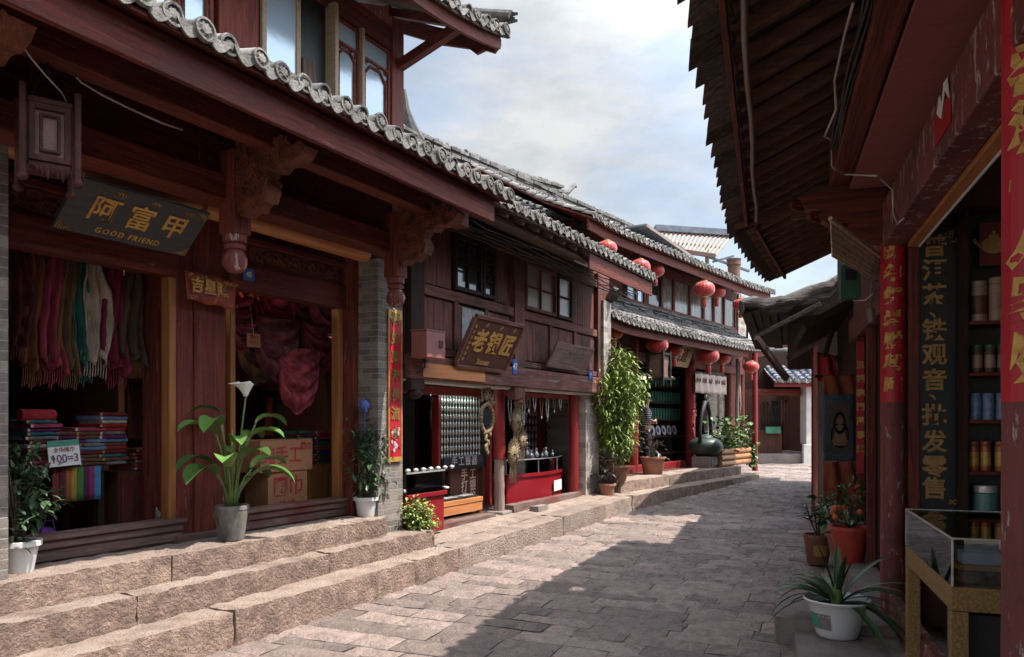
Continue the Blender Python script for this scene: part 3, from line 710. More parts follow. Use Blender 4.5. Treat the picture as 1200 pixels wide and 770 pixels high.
# ================================================================== LEFT: THE SCARF SHOP HOUSE
SH = thing(FL, (4.5, 5.5, 0.66), 'timber_shop_house', 'two-storey maroon timber house at left, scarf shop below carved eaves', 'house')
PLZ = 0.66
def bx(name, m, parent, *boxes, bevel=0.006, label=None):
    b = MB()
    for q in boxes: b.box(*q)
    return b.build(name, m, parent, bevel=bevel, label=label)
bx('floor', M['floor'], SH, (2.30, 6.86, 5.44, 9.6, 0.3, PLZ-0.006), bevel=0)
bx('back_wall', M['inner'], SH, (2.30, 6.86, 8.6, 8.7, PLZ, 4.4), bevel=0)
bx('side_wall', M['inner'], SH, (2.30, 2.40, 5.52, 8.6, PLZ, 4.4), bevel=0)
bx('side_wall', M['inner'], SH, (6.70, 6.82, 5.52, 8.6, PLZ, 6.0), bevel=0)
bx('partition', M['innerwarm'], SH, (4.46, 4.52, 6.6, 8.6, PLZ, 3.3), bevel=0)
bx('ceiling', M['inner'], SH, (2.40, 6.70, 5.62, 8.6, 3.30, 3.36), bevel=0)
# brick pillars
bx('brick_pillar', M['brick'], SH, (2.22, 2.695, 5.08, 5.52, 0.2, 3.45), bevel=0.004)
bx('brick_pillar', M['brick'], SH, (6.365, 6.79, 5.10, 5.49, 0.2, 3.36), bevel=0.004)
# main column of three boards
b = MB(); b.box(4.236, 4.40, 5.50, 5.95, PLZ, 3.5); b.box(4.405, 4.60, 5.485, 5.95, PLZ, 3.5); b.box(4.605, 4.744, 5.50, 5.95, PLZ, 3.5)
b.build('column', M['red_v'], SH, bevel=0.012)
bx('column_base', M['grey_h'], SH, (4.20, 4.78, 5.44, 5.98, PLZ-0.02, PLZ+0.05), bevel=0.01)
# posts and yellow door frames
bx('door_frame', M['orange_v'], SH, (4.165, 4.233, 5.50, 5.60, PLZ, 2.95), bevel=0.006)
bx('door_frame', M['orange_v'], SH, (6.21, 6.275, 5.50, 5.60, PLZ, 2.90), bevel=0.006)
bx('door_frame', M['orange_v'], SH, (2.70, 2.745, 5.52, 5.60, PLZ, 2.95), bevel=0.006)
bx('inner_post', M['orange_v'], SH, (5.0, 5.06, 5.74, 5.80, PLZ, 3.2), bevel=0.006)
bx('wall_panel', M['red_v'], SH, (6.277, 6.364, 5.36, 5.66, PLZ, 3.4), bevel=0.006)
# sills
for (a, c) in ((2.70, 4.27), (4.75, 6.30)):
    b = MB(); b.box(a, c, 5.47, 5.60, PLZ, PLZ+0.085); b.box(a, c, 5.45, 5.60, PLZ+0.088, PLZ+0.15); b.box(a, c+0.02, 5.425, 5.62, PLZ+0.153, PLZ+0.19)
    b.build('door_sill', M['grey_h'], SH, bevel=0.012)
# lintels, friezes and panelling above the openings
for (a, c) in ((2.70, 4.233), (4.747, 6.36)):
    bx('lintel', M['red_h'], SH, (a, c, 5.46, 5.60, 2.84, 3.07), bevel=0.008)
    b = MB(); b.box(a, c, 5.50, 5.56, 3.09, 3.27)
    rnd = random.Random(int(a*10))
    x = a+0.06
    while x < c-0.05:                                   # scrolled relief
        r0 = rnd.uniform(0.035, 0.06); z0 = 3.18 + rnd.uniform(-0.03, 0.03); sg = rnd.choice((-1, 1)); ph = rnd.uniform(0, 6)
        pts = [(x + math.cos(ph+sg*t*0.55)*r0*(1-t/13), 5.492, z0 + math.sin(ph+sg*t*0.55)*r0*(1-t/13)) for t in range(11)]
        b.tube(pts, 0.011, 5); x += rnd.uniform(0.045, 0.075)
    b.build('carved_frieze', M['carve'], SH)
    bx('frieze_rail', M['red_h'], SH, (a, c, 5.45, 5.60, 3.275, 3.33), (a, c, 5.47, 5.60, 3.071, 3.088), bevel=0.004)
    bx('wall_panel', M['red_h'], SH, (a, c, 5.52, 5.58, 3.332, 4.1), bevel=0)
# beams under the eaves
bx('eave_beam', M['red_h'], SH, (1.2, 6.30, 4.72, 4.96, 3.33, 3.53), bevel=0.015)
b = MB(); b.cyl((1.2, 5.22, 3.47), (4.2, 5.22, 3.40), 0.085, 14); b.cyl((4.25, 5.22, 3.40), (6.3, 5.22, 3.40), 0.085, 14)
b.build('round_beam', M['orange_h'], SH, smooth=40)  # bounce light on the beam underside is put into its orange colour
b = MB(); b.box(1.2, 6.30, 4.86, 4.90, 3.535, 4.20)
x = 1.45
while x < 6.2: b.box(x, x+0.07, 4.835, 4.858, 3.535, 4.20); x += 0.62
b.build('eave_panel', M['red_h'], SH)
bx('purlin', M['red_h'], SH, (1.0, 6.78, 4.24, 4.40, 3.66, 3.86), bevel=0.012)
bx('purlin', M['red_h'], SH, (1.0, 6.78, 4.52, 4.60, 3.80, 3.95), bevel=0.012)
bx('fascia', M['red_h'], SH, (0.9, 6.62, 3.84, 3.885, 3.635, 3.855), bevel=0.006)
bx('soffit', M['red_y'], SH, (0.9, 6.80, 3.89, 4.86, 3.875, 3.90), bevel=0)
# hanging posts with lotus buds, carved brackets
for xs in (2.15, 4.15, 6.16):
    b = MB(); b.box(xs-0.085, xs+0.085, 4.63, 4.80, 3.08, 3.72)
    b.build('hanging_post', M['red_v'], SH, bevel=0.012)
    b = MB(); b.lathe((xs, 4.715, 2.79), [(0.02,0.0),(0.055,0.012),(0.085,0.05),(0.092,0.10),(0.075,0.15),(0.055,0.175),(0.075,0.185),(0.08,0.21),(0.06,0.225),(0.085,0.24),(0.085,0.29)], 24, rib=0.10, nrib=12)
    b.build('lotus_pendant', M['redold'], SH, smooth=50)
    prof = [(4.63,3.28),(4.58,3.20),(4.50,3.24),(4.44,3.22),(4.38,3.29),(4.33,3.28),(4.30,3.36),(4.34,3.44),(4.30,3.50),(4.22,3.49),(4.16,3.53),(4.06,3.52),(3.98,3.56),(3.93,3.62),(3.97,3.66),(4.05,3.64),(4.12,3.70),(4.26,3.74),(4.40,3.78),(4.63,3.80)]
    b = MB(); b.prism(prof, 'x', xs-0.07, xs+0.07)
    rnd = random.Random(int(xs*9))
    for i in range(70):                                 # carved scrolls on both cheeks
        y0 = rnd.uniform(4.05, 4.60); z0 = rnd.uniform(3.34, 3.72)
        if y0 < 4.32 and z0 < 3.54: continue
        for sd in (-1, 1):
            r0 = rnd.uniform(0.018, 0.045); ph = rnd.uniform(0, 6)
            b.tube([(xs+sd*0.072, y0+math.cos(ph+t*0.6)*r0*(1-t/12), z0+math.sin(ph+t*0.6)*r0*(1-t/12)) for t in range(10)], 0.008, 5)
    b.build('carved_bracket', M['carve'], SH)
# lower roof
prof1 = [(3.74, 3.90), (4.3, 4.10), (5.22, 4.56)]
tl, dc = MB(), MB(); rr = random.Random(11)
tile_roof(tl, dc, 0.5, 6.83, prof1, sp=0.205, r=0.066, rnd=rr)
lower = tl.build('lower_roof', M['tile'], SH, smooth=40, fix=False)
dc.build('eave_tile_ends', M['disc'], lower, smooth=35)
b = MB(); roof_slab(b, 0.5, 6.82, prof1, 0.03, 0.025); b.build('roof_boards', M['red_y'], lower)
# upper storey
UW = 5.22
bx('upper_wall', M['red_v'], SH, (0.4, 6.90, UW+0.05, UW+0.10, 4.3, 6.0), bevel=0)
bx('upper_side_wall', M['red_v'], SH, (6.84, 6.90, UW+0.11, 8.7, 3.95, 6.3), bevel=0)
def ux(px): return FL.sx(px, UW)
bx('upper_post', M['red_v'], SH, (ux(255), ux(302), UW-0.02, UW+0.12, 4.3, 6.0), bevel=0.012)
bx('upper_post', M['red_v'], SH, (ux(458), ux(472), UW-0.02, UW+0.12, 4.3, 6.1), bevel=0.012)
bx('upper_post', M['red_v'], SH, (ux(140), ux(156), UW-0.02, UW+0.12, 4.3, 6.0), bevel=0.012)
bx('upper_rail', M['red_h'], SH, (0.4, 6.88, UW-0.005, UW+0.047, 5.72, 5.98), bevel=0.006)
def lattice(parent, x0, x1, z0, z1, y, fw=0.035, wood='red_v', pane='winglass'):
    """a casement with an octagonal inner frame and carved fretwork"""
    b = MB(); b.box(x0, x0+fw, y-0.035, y, z0, z1); b.box(x1-fw, x1, y-0.035, y, z0, z1)
    b.box(x0+fw, x1-fw, y-0.035, y, z0, z0+fw); b.box(x0+fw, x1-fw, y-0.035, y, z1-fw, z1)
    zt = z1-(z1-z0)*0.22; b.box(x0+fw, x1-fw, y-0.035, y, zt, zt+fw*0.8)
    f = b.build('window', M[wood], parent, bevel=0.004)
    xa, xb, za, zb = x0+fw*1.9, x1-fw*1.9, z0+fw*2.0, zt-fw*1.2; c = (xb-xa)*0.28
    pts = [(xa,za+c),(xa+c,za),(xb-c,za),(xb,za+c),(xb,zb-c),(xb-c,zb),(xa+c,zb),(xa,zb-c)]
    b = MB(); n = len(pts)
    for i in range(n):
        p, q = pts[i], pts[(i+1) % n]; b.cyl((p[0], y-0.02, p[1]), (q[0], y-0.02, q[1]), 0.016, 8)
    rnd = random.Random(int(x0*100))
    for i in range(34):
        sd = i % 4; t = rnd.random()
        px_, pz_ = ((x0+fw*1.45, z0+t*(zt-z0)), (x1-fw*1.45, z0+t*(zt-z0)), (x0+t*(x1-x0), zt-fw*0.6), (x0+t*(x1-x0), z0+fw*1.5))[sd]
        b.tube([(px_+math.cos(k*0.8)*0.016, y-0.018, pz_+math.sin(k*0.8)*0.022) for k in range(7)], 0.006, 4)
    b.build('lattice_frame', M['carve'], f, smooth=40)
    b = MB(); b.box(x0+fw, x1-fw, y-0.012, y-0.006, z0+fw, z1-fw); b.build('pane', M[pane], f)
    return f
for (a, c) in ((165, 206), (207, 250), (392, 421), (423, 457)):
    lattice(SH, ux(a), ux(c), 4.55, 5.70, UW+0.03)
# plain yellow-framed shutter, its open pair and a black panel for the dark opening, with a curtain
def shutter(x0, x1, y0, y1, z0, z1, fw=0.05, both=True):
    d = Vector((x1-x0, y1-y0, 0)); L = d.length; ang = math.atan2(d.y, d.x)
    MM = Matrix.Translation((x0, y0, 0)) @ Matrix.Rotation(ang, 4, 'Z')
    b = MB(); b.M = MM
    b.box(0, fw, -0.02, 0.02, z0, z1); b.box(L-fw, L, -0.02, 0.02, z0, z1); b.box(fw, L-fw, -0.02, 0.02, z0, z0+fw); b.box(fw, L-fw, -0.02, 0.02, z1-fw, z1); b.box(fw, L-fw, -0.018, 0.018, z0+0.33, z0+0.33+fw*0.7)
    f = b.build('shutter', M['palewood'] if both else M['orange_v'], SH, bevel=0.004, label='pale wooden shutter with a plain pane')
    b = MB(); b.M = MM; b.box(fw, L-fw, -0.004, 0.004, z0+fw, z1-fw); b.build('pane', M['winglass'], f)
shutter(ux(304), ux(349), UW-0.02, UW-0.02, 4.5, 5.86)
bx('dark_room_panel', M['black'], SH, (ux(351), ux(384), UW+0.03, UW+0.045, 4.5, 5.75), bevel=0)  # black panel stands in for the unlit room behind
bx('shutter_edge', M['palewood'], SH, (ux(384), ux(388), UW-0.10, UW+0.04, 4.5, 5.75), bevel=0.004)
bx('shutter_edge', M['palewood'], SH, (ux(420.5), ux(423.5), UW-0.05, UW+0.04, 4.5, 5.72), bevel=0.004)
b = MB(); xa = ux(356); b.grid(lambda u, v: (xa+u*0.2*(1-0.5*abs(v-0.45)), UW+0.02-0.012*math.sin(u*14), 4.55+0.55*v), 12, 8)
b.build('curtain', M['curtaintrim'], SH, smooth=True, solid=0.006)
# upper roof: eaves with an upturned corner
prof2 = [(4.30, 5.84), (5.2, 6.22), (7.2, 7.2)]
lf = lambda x: 0.30*max(0, (x-5.6)/2.2)**2
tl, dc = MB(), MB()
tile_roof(tl, dc, 0.2, 7.74, prof2, sp=0.205, r=0.066, lift=lf, rnd=rr)
up = tl.build('upper_roof', M['tile'], SH, smooth=40, fix=False); dc.build('eave_tile_ends', M['disc'], up, smooth=35)
b = MB(); roof_slab(b, 0.2, 7.74, prof2, 0.035, 0.03, lift=lf); b.build('roof_boards', M['board_y'], up)
b = MB(); n = 20                                         # fascia following the lift
vs = []; fs = []
for i in range(n+1):
    x = 0.2+7.46*i/n; z = 5.66+lf(x)
    vs += [(x, 4.36, z), (x, 4.40, z), (x, 4.40, z+0.15), (x, 4.36, z+0.15)]
for i in range(n):
    a = i*4; fs += [(a, a+1, a+5, a+4), (a+1, a+2, a+6, a+5), (a+2, a+3, a+7, a+6), (a+3, a, a+4, a+7)]
fs += [(3, 2, 1, 0), tuple(n*4+k for k in range(4))]
b.add(vs, fs); b.build('upper_fascia', M['red_h'], SH)
b = MB()                                                 # wavy gable board and end rafters
gp = [(4.38, 6.00), (4.46, 5.93), (4.58, 5.99), (4.7, 5.97), (4.8, 6.06), (5.2, 6.20), (7.2, 7.16), (7.2, 7.32), (5.2, 6.40), (4.38, 6.08)]
b.prism([(y, z-0.02) for y, z in gp], 'x', 7.66, 7.71)
b.build('gable_board', M['red_y'], SH)
b = MB()
for k in range(9): b.bar((7.0-k*0.75, 4.42, 5.80+lf(7.0-k*0.75)), (7.0-k*0.75, 6.2, 6.52+lf(7.0-k*0.75)*0.7), 0.07, 0.09)
b.bar((6.88, UW, 5.60), (6.88, 4.42, 5.85), 0.09, 0.1)
b.build('eave_rafters', M['red_y'], SH)
b = MB(); ridge_cap(b, [(7.72, y, prof_at(prof2, t)[1]+0.08+0.30*(1-0.8*t)) for t, y in ((0.0, 4.26), (0.12, prof_at(prof2, 0.12)[0]), (0.3, prof_at(prof2, 0.3)[0]), (1.0, 7.2))], w=0.16, h=0.10)
b.build('verge_tiles', M['tile'], up, smooth=40)
# ================================================================== LEFT: THE SILVER SHOP HOUSE
SV = thing(FL, (9.7, 5.3, 0.3), 'timber_shop_house', 'low weathered maroon timber house with silver shop under its overhanging plank storey', 'house')
N2 = 5.10
def x2(px): return FL.sx(px, N2)
def z2(px, py): return FL.n(px, py, N2).z
WX0, WX1 = 6.86, 12.72
bx('shop_floor', M['floor'], SV, (6.86, 12.75, 5.48, 8.4, 0.1, 0.40), bevel=0)
bx('back_wall', M['inner'], SV, (6.86, 12.75, 7.3, 7.4, 0.40, 4.4), bevel=0)
bx('ceiling', M['inner'], SV, (6.86, 12.75, 5.2, 7.3, 2.30, 2.34), bevel=0)
bx('end_wall', M['brickpale'], SV, (12.62, 12.74, 5.24, 8.4, 0.1, 4.6), bevel=0)
# plank storey
bx('plank_wall', M['old_v'], SV, (WX0, WX1, N2+0.03, N2+0.08, 2.2, 4.25), bevel=0)
bx('floor_beam', M['old_h'], SV, (WX0, WX1+0.10, N2-0.07, N2+0.10, 2.13, 2.40), bevel=0.012)
bx('varnished_board', M['orange_h'], SV, (x2(489), x2(562), N2-0.085, N2-0.072, 2.15, 2.31), bevel=0.003)
bx('soffit', M['plaster'], SV, (WX0, WX1, N2+0.02, 5.42, 2.10, 2.125), bevel=0)
for (pa, pb, y0) in ((477, 493, -0.06), (600, 612, -0.05), (698, 711, -0.05)):
    m_ = 'dark_v' if pa < 480 else 'old_v'
    bx('wall_post', M[m_], SV, (x2(pa), x2(pb), N2+y0, N2+0.06, 1.95 if pa > 500 else 2.0, 4.2), bevel=0.012)
b = MB(); b.lathe(((x2(602)+x2(612))/2, N2-0.01, 1.86), [(0.02,0),(0.06,0.02),(0.075,0.06),(0.05,0.10),(0.06,0.12)], 14); b.build('lotus_pendant', M['old_v'], SV, smooth=50)
b = MB(); b.lathe(((x2(478)+x2(493))/2, N2+0.0, 1.90), [(0.03,0),(0.08,0.03),(0.09,0.07),(0.06,0.11)], 14); b.build('lotus_pendant', M['dark_v'], SV, smooth=50)
bays = [(x2(493), x2(600)), (x2(612), x2(698))]
for (a, c) in bays:
    bx('wall_rail', M['old_h'], SV, (a, c, N2-0.03, N2+0.028, 3.10, 3.22), bevel=0.008)
    bx('wall_rail', M['old_h'], SV, (a, c, N2-0.03, N2+0.028, 2.42, 2.50), bevel=0.008)
    bx('wall_rail', M['old_h'], SV, (a, c, N2-0.03, N2+0.028, 3.95, 4.08), bevel=0.008)
    n = 3 if c-a > 2 else 3
    for i in range(1, n):
        xx = a+(c-a)*i/n; bx('wall_stile', M['old_v'], SV, (xx-0.045, xx+0.045, N2-0.026, N2+0.028, 2.50, 3.10), bevel=0.006)
    for i in range(n):
        xa, xb = a+(c-a)*i/n+0.06, a+(c-a)*(i+1)/n-0.06
        b = MB(); w = (xb-xa)/3
        for k in range(3): b.box(xa+k*w+0.003, xa+(k+1)*w-0.003, N2+0.005, N2+0.028, 2.52, 3.08)
        b.build('wall_panel', M['old_v'], SV, bevel=0.004)
def casement(px0, px1, z0, z1, cols, rows, pane, wood='old_v', parent=SV, y=N2):
    a, c = x2(px0), x2(px1); b = MB(); fw = 0.05
    b.box(a, a+fw, y-0.04, y+0.028, z0, z1); b.box(c-fw, c, y-0.04, y+0.028, z0, z1)
    b.box(a+fw, c-fw, y-0.04, y+0.028, z0, z0+fw); b.box(a+fw, c-fw, y-0.04, y+0.028, z1-fw, z1)
    for i in range(1, cols): xx = a+(c-a)*i/cols; b.box(xx-0.016, xx+0.016, y-0.025, y+0.02, z0+fw, z1-fw)
    for i in range(1, rows): zz = z0+(z1-z0)*i/rows; b.box(a+fw, c-fw, y-0.022, y+0.018, zz-0.014, zz+0.014)
    f = b.build('window', M[wood], parent, bevel=0.004)
    b = MB(); b.box(a+fw, c-fw, y+0.0, y+0.006, z0+fw, z1-fw); b.build('pane', M[pane], f)
    return f
casement(531, 563, 3.25, 3.93, 2, 2, 'darkglass', 'dark_v')
casement(564, 579, 3.25, 3.93, 1, 3, 'darkglass', 'dark_v')
M['dustglass'] = mat('dusty_cream_pane', (0.30,0.25,0.20), (0.20,0.165,0.135), 3, (1,1,1), 0.35, 0.1, 20)
M['brightpane'] = mat('pale_window_pane', (0.55,0.58,0.60), (0.45,0.48,0.50), 3, (1,1,1), 0.3)
casement(614, 650, 3.25, 3.93, 2, 2, 'dustglass')
casement(652, 669, 3.25, 3.93, 1, 2, 'brightpane', 'dark_v')
for pa, nn, st in ((580, 4, 0.085), (671, 5, 0.10), (495, 2, 0.30)):
    b = MB()
    for k in range(nn): b.box(x2(pa)+k*st, x2(pa)+k*st+st-0.005, N2+0.004, N2+0.028, 3.24, 3.94)
    b.build('wall_panel', M['old_v'], SV, bevel=0.004)
bx('notice_panel', mat('faded_grey_notice', (0.34,0.36,0.34), (0.16,0.17,0.16), 14, (1,1,1), 0.8, 0.2, 30), SV, (x2(541), x2(573), N2-0.01, N2+0.003, 2.62, 3.06), bevel=0, label='faded grey notice panel behind the sign')
# roof of the silver shop
prof3 = [(4.04, 4.00), (4.8, 4.30), (6.3, 5.0)]
tl, dc = MB(), MB()
tile_roof(tl, dc, 6.88, 12.25, prof3, sp=0.185, r=0.058, drip=0.05, rnd=rr)
low2 = tl.build('roof', M['tile'], SV, smooth=40, fix=False); dc.build('eave_tile_ends', M['disc'], low2, smooth=35)
b = MB(); roof_slab(b, 6.88, 12.25, prof3, 0.03, 0.03)
for k in range(15): b.bar((7.0+k*0.37, 4.10, 3.93), (7.0+k*0.37, 5.15, 4.36), 0.06, 0.08)
b.build('roof_boards', M['board_y'], low2)
bx('fascia', M['red_h'], SV, (9.6, 12.22, 4.08, 4.11, 3.72, 3.94), bevel=0.005)
b = MB(); rnd = random.Random(4)
for k in range(7): b.bar((6.9, 4.25+k*0.13, 3.92+k*0.055-0.03), (10.4+rnd.uniform(-0.6, 0.8), 4.22+k*0.13, 3.90+k*0.055-0.03), 0.05, 0.04)
b.build('eave_battens', M['board_y'], SV)
b = MB(); rnd = random.Random(14)
for k in range(5):
    p = [(6.95+ t*0.33, 4.32+0.05*k+0.02*math.sin(t+k), 3.80-0.02*k-0.03*abs(math.sin(t*1.3+k))) for t in range(17)]
    b.tube(p, 0.008, 5)
b.build('eave_cables', M['wire'], SV)
# shop front posts, sills, end pier
def rpost(name, m, parent, x, y, r, z0, z1, label=None, F=FL):
    b = MB(); n = 8; rnd = random.Random(int(x*77)); b.tube([(x+rnd.uniform(-.004,.004), y+rnd.uniform(-.004,.004), z0+(z1-z0)*i/n) for i in range(n+1)], [r*(1.03-.06*i/n) for i in range(n+1)], 18); return b.build(name, M[m], parent, smooth=50, label=label)
px_ = FL.sx(585, 5.36)
rpost('shop_post', 'redpaint', SV, px_, 5.36, .085, 1.12, 2.10)
rpost('shop_post', 'grey_v', SV, px_, 5.36, .075, .38, 1.13, label='bare grey foot of the red post')
bx('post_stone', M['slab'], SV, (px_-.14, px_+.14, 5.22, 5.50, 0.28, 0.40), bevel=0.02)
rpost('shop_post', 'redpaint', SV, FL.sx(672,5.36), 5.36, .085, .40, 2.10)
bx('shop_post', M['redold'], SV, (6.86, 6.96, 5.30, 5.44, 0.36, 2.10), bevel=0.01)
b = MB(); b.rough(6.9, FL.sx(577,5.3), 5.24, 5.44, 0.30, 0.40, 0.08, 0.008); b.build('door_sill', M['grey_h'], SV)
b = MB(); b.rough(FL.sx(595,5.3), FL.sx(676,5.3), 5.20, 5.38, 0.30, 0.47, 0.08, 0.008); b.build('door_sill', M['grey_h'], SV)
bx('head_rail', M['redpaint'], SV, (6.96, FL.sx(578,5.3), 5.32, 5.40, 1.98, 2.08), bevel=0.006)
bx('head_rail', M['redpaint'], SV, (FL.sx(592,5.3), FL.sx(667,5.3), 5.32, 5.40, 2.02, 2.08), bevel=0.006)
bx('brick_pier', M['brickpale'], SV, (FL.sx(679,5.3), 12.60, 5.18, 5.52, 0.2, 2.12), bevel=0.006)
bx('brick_pier', M['brickpale'], SV, (12.38, 12.72, 5.0, 5.2, 2.42, 3.75), bevel=0.006, label='pale upper brick pier at the house end')
b = MB(); b.rough(FL.sx(628,5.02), FL.sx(640,5.02), 4.98, 5.13, 0.30, 0.43, 0.05, 0.012)
b.solo(FL, 'stone_block', M['slab'], 'small rough grey stone lying before the red counter', 'stone')

# ================================================================== LEFT: THE LANTERN HOUSE (tea shop)
TH = thing(FB, (15.0, 7.3, 0.585), 'timber_tea_house', 'two-storey maroon tea house hung with red lanterns beyond the silver shop', 'house')
FZ = 0.585
bx('floor', M['floor'], TH, (11.9, 18.2, 7.0, 10.4, 0.3, FZ+0.01), bevel=0)
bx('back_wall', M['inner'], TH, (11.9, 20.9, 9.6, 9.7, 0.2, 5.3), bevel=0)
bx('side_wall', M['inner'], TH, (11.9, 12.0, 7.3, 9.6, FZ, 5.3), bevel=0)
bx('side_wall', M['inner'], TH, (20.8, 20.9, 7.66, 9.6, 0.2, 5.3), bevel=0)
bx('end_wall', M['brickpale'], TH, (18.6, 20.8, 7.5, 7.6, 0.2, 3.9), bevel=0)
bx('ceiling', M['inner'], TH, (12.0, 20.8, 7.5, 9.6, 3.02, 3.08), bevel=0)
def xb(px, n=7.3): return FB.sx(px, n)
for (pa, pb, nn, m_) in ((735, 748, 7.3, 'redpaint'), (803, 815, 7.25, 'redpaint'), (712, 719, 7.3, 'redpaint'), (851, 858, 7.3, 'red_v'), (866, 872, 7.3, 'red_v')):
    rpost('column', m_, TH, xb((pa+pb)/2, nn+.1), nn+.1, (.115 if pb-pa > 9 else .08), FZ, 3.35)
rpost('corner_post', 'redpaint', TH, FB.sx(884.5, 6.57), 6.57, .07, .40, 3.4)
b = MB(); rnd = random.Random(8)
for i in range(46):
    z0 = FZ+0.5+i*0.046; x0 = xb(809, 7.35)+rnd.uniform(-0.07, 0.07); ph = rnd.uniform(0, 6)
    b.tube([(x0+math.cos(ph+t*0.7)*0.04*(1-t/10), 7.238, z0+math.sin(ph+t*0.7)*0.04*(1-t/10)) for t in range(8)], 0.010, 4)
b.build('carved_dragon_relief', M['lantern'], TH)
bx('door_sill', M['redpaint'], TH, (xb(719), xb(803), 7.3, 7.42, FZ, FZ+0.16), (xb(815), xb(851), 7.3, 7.42, FZ, FZ+0.16), bevel=0.01)
bx('lintel', M['red_h'], TH, (12.0, 20.75, 7.32, 7.48, 2.92, 3.12), bevel=0.01)
bx('upper_lintel', M['red_h'], TH, (12.0, 20.75, 7.36, 7.44, 3.14, 3.9), bevel=0.0)
for pa, pb in ((719, 735), (858, 866)): bx('wall_panel', M['red_v'], TH, (xb(pa), xb(pb), 7.38, 7.44, FZ, 2.92), bevel=0)
for pa, pb in ((849, 852), (816, 818)): bx('inner_post', M['orange_v'], TH, (xb(pa), xb(pb), 7.50, 7.58, FZ, 2.9), bevel=0.005)
# lower roof
prof4 = [(6.58, 3.46), (7.0, 3.64), (7.62, 4.02)]
lf4 = lambda x: 0.16*max(0, (x-18.6)/2.0)**2 + 0.12*max(0, (13.0-x)/1.3)**2
tl, dc = MB(), MB()
tile_roof(tl, dc, 11.95, 20.6, prof4, sp=0.20, r=0.066, lift=lf4, drip=0.05, rnd=rr)
lw = tl.build('lower_roof', M['tile'], TH, smooth=40, fix=False); dc.build('eave_tile_ends', M['disc'], lw, smooth=35)
b = MB(); roof_slab(b, 11.95, 20.6, prof4, 0.03, 0.025, lift=lf4); b.build('roof_boards', M['red_y'], lw)
b = MB(); ridge_cap(b, [(12.0+i*0.7, 7.60, 4.04+lf4(12.0+i*0.7)*0.2) for i in range(13)], 0.2, 0.10); b.build('ridge_tiles', M['tile_dark'], lw, smooth=40)
b = MB(); ridge_cap(b, [(12.0, 7.6, 4.05), (12.0, 7.2, 3.78), (11.98, 6.9, 3.70), (11.93, 6.62, 3.74), (11.86, 6.45, 3.86)], 0.2, 0.10); b.build('hip_tiles', M['tile_dark'], lw, smooth=40)
def fascia(parent, m, x0, x1, y, z, h, lift, n=24, th=0.035):
    b = MB(); vs = []; fs = []
    for i in range(n+1):
        x = x0+(x1-x0)*i/n; zz = z+lift(x)
        vs += [(x, y, zz), (x, y+th, zz), (x, y+th, zz+h), (x, y, zz+h)]
    for i in range(n):
        a = i*4; fs += [(a, a+1, a+5, a+4), (a+1, a+2, a+6, a+5), (a+2, a+3, a+7, a+6), (a+3, a, a+4, a+7)]
    fs += [(3, 2, 1, 0), tuple(n*4+k for k in range(4))]
    b.add(vs, fs); return b.build('fascia', M[m], parent)
fascia(TH, 'red_h', 12.0, 20.55, 6.66, 3.26, 0.16, lf4)
# upper storey: a row of glazed casements
UB = 7.62
bx('upper_wall', M['red_v'], TH, (11.95, 20.9, UB+0.06, UB+0.12, 3.7, 5.3), bevel=0)
bx('upper_sill', M['red_h'], TH, (12.0, 20.9, UB-0.05, UB+0.058, 4.06, 4.20), bevel=0.008)
bx('upper_head', M['red_h'], TH, (12.0, 20.9, UB-0.04, UB+0.058, 5.02, 5.2), bevel=0.008)
M['curtpane'] = mat('curtained_pane', (0.28,0.27,0.26), (0.06,0.055,0.055), 7, (2.2,1,0.5), 0.12, 0.1, 8, spec=0.7)
rnd = random.Random(21)
edges = [712, 733, 745, 755, 758, 775, 789, 808, 824, 836, 848, 861]
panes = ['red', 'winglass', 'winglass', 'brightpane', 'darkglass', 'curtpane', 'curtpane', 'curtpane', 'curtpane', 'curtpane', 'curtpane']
for i, (pa, pb) in enumerate(zip(edges, edges[1:])):
    if panes[i] == 'red': continue
    a, c = FB.sx(pa, UB), FB.sx(pb, UB); fw = 0.05; b = MB()
    b.box(a, a+fw, UB-0.03, UB+0.05, 4.2, 5.02); b.box(c-fw, c, UB-0.03, UB+0.05, 4.2, 5.02)
    b.box(a+fw, c-fw, UB-0.03, UB+0.05, 4.2, 4.25); b.box(a+fw, c-fw, UB-0.03, UB+0.05, 4.97, 5.02)
    f = b.build('window', M['red_v'], TH, bevel=0.004)
    b = MB(); b.box(a+fw, c-fw, UB+0.01, UB+0.016, 4.25, 4.97); b.build('pane', M[panes[i]], f)
bx('brick_end', M['brickpale'], TH, (FB.sx(863, UB), FB.sx(872, UB), UB-0.06, UB+0.05, 3.9, 5.2), bevel=0.01)
a, c = FB.sx(874, UB), FB.sx(888, UB)
b = MB(); b.box(a, a+0.05, UB-0.06, UB+0.04, 3.95, 4.95); b.box(c-0.05, c, UB-0.06, UB+0.04, 3.95, 4.95); b.box(a+0.05, c-0.05, UB-0.06, UB+0.04, 3.95, 4.0); b.box(a+0.05, c-0.05, UB-0.06, UB+0.04, 4.9, 4.95)
f = b.build('window', M['dark_v'], TH, bevel=0.004); b = MB(); b.box(a+0.05, c-0.05, UB-0.01, UB-0.004, 4.0, 4.9); b.build('pane', M['brightpane'], f)
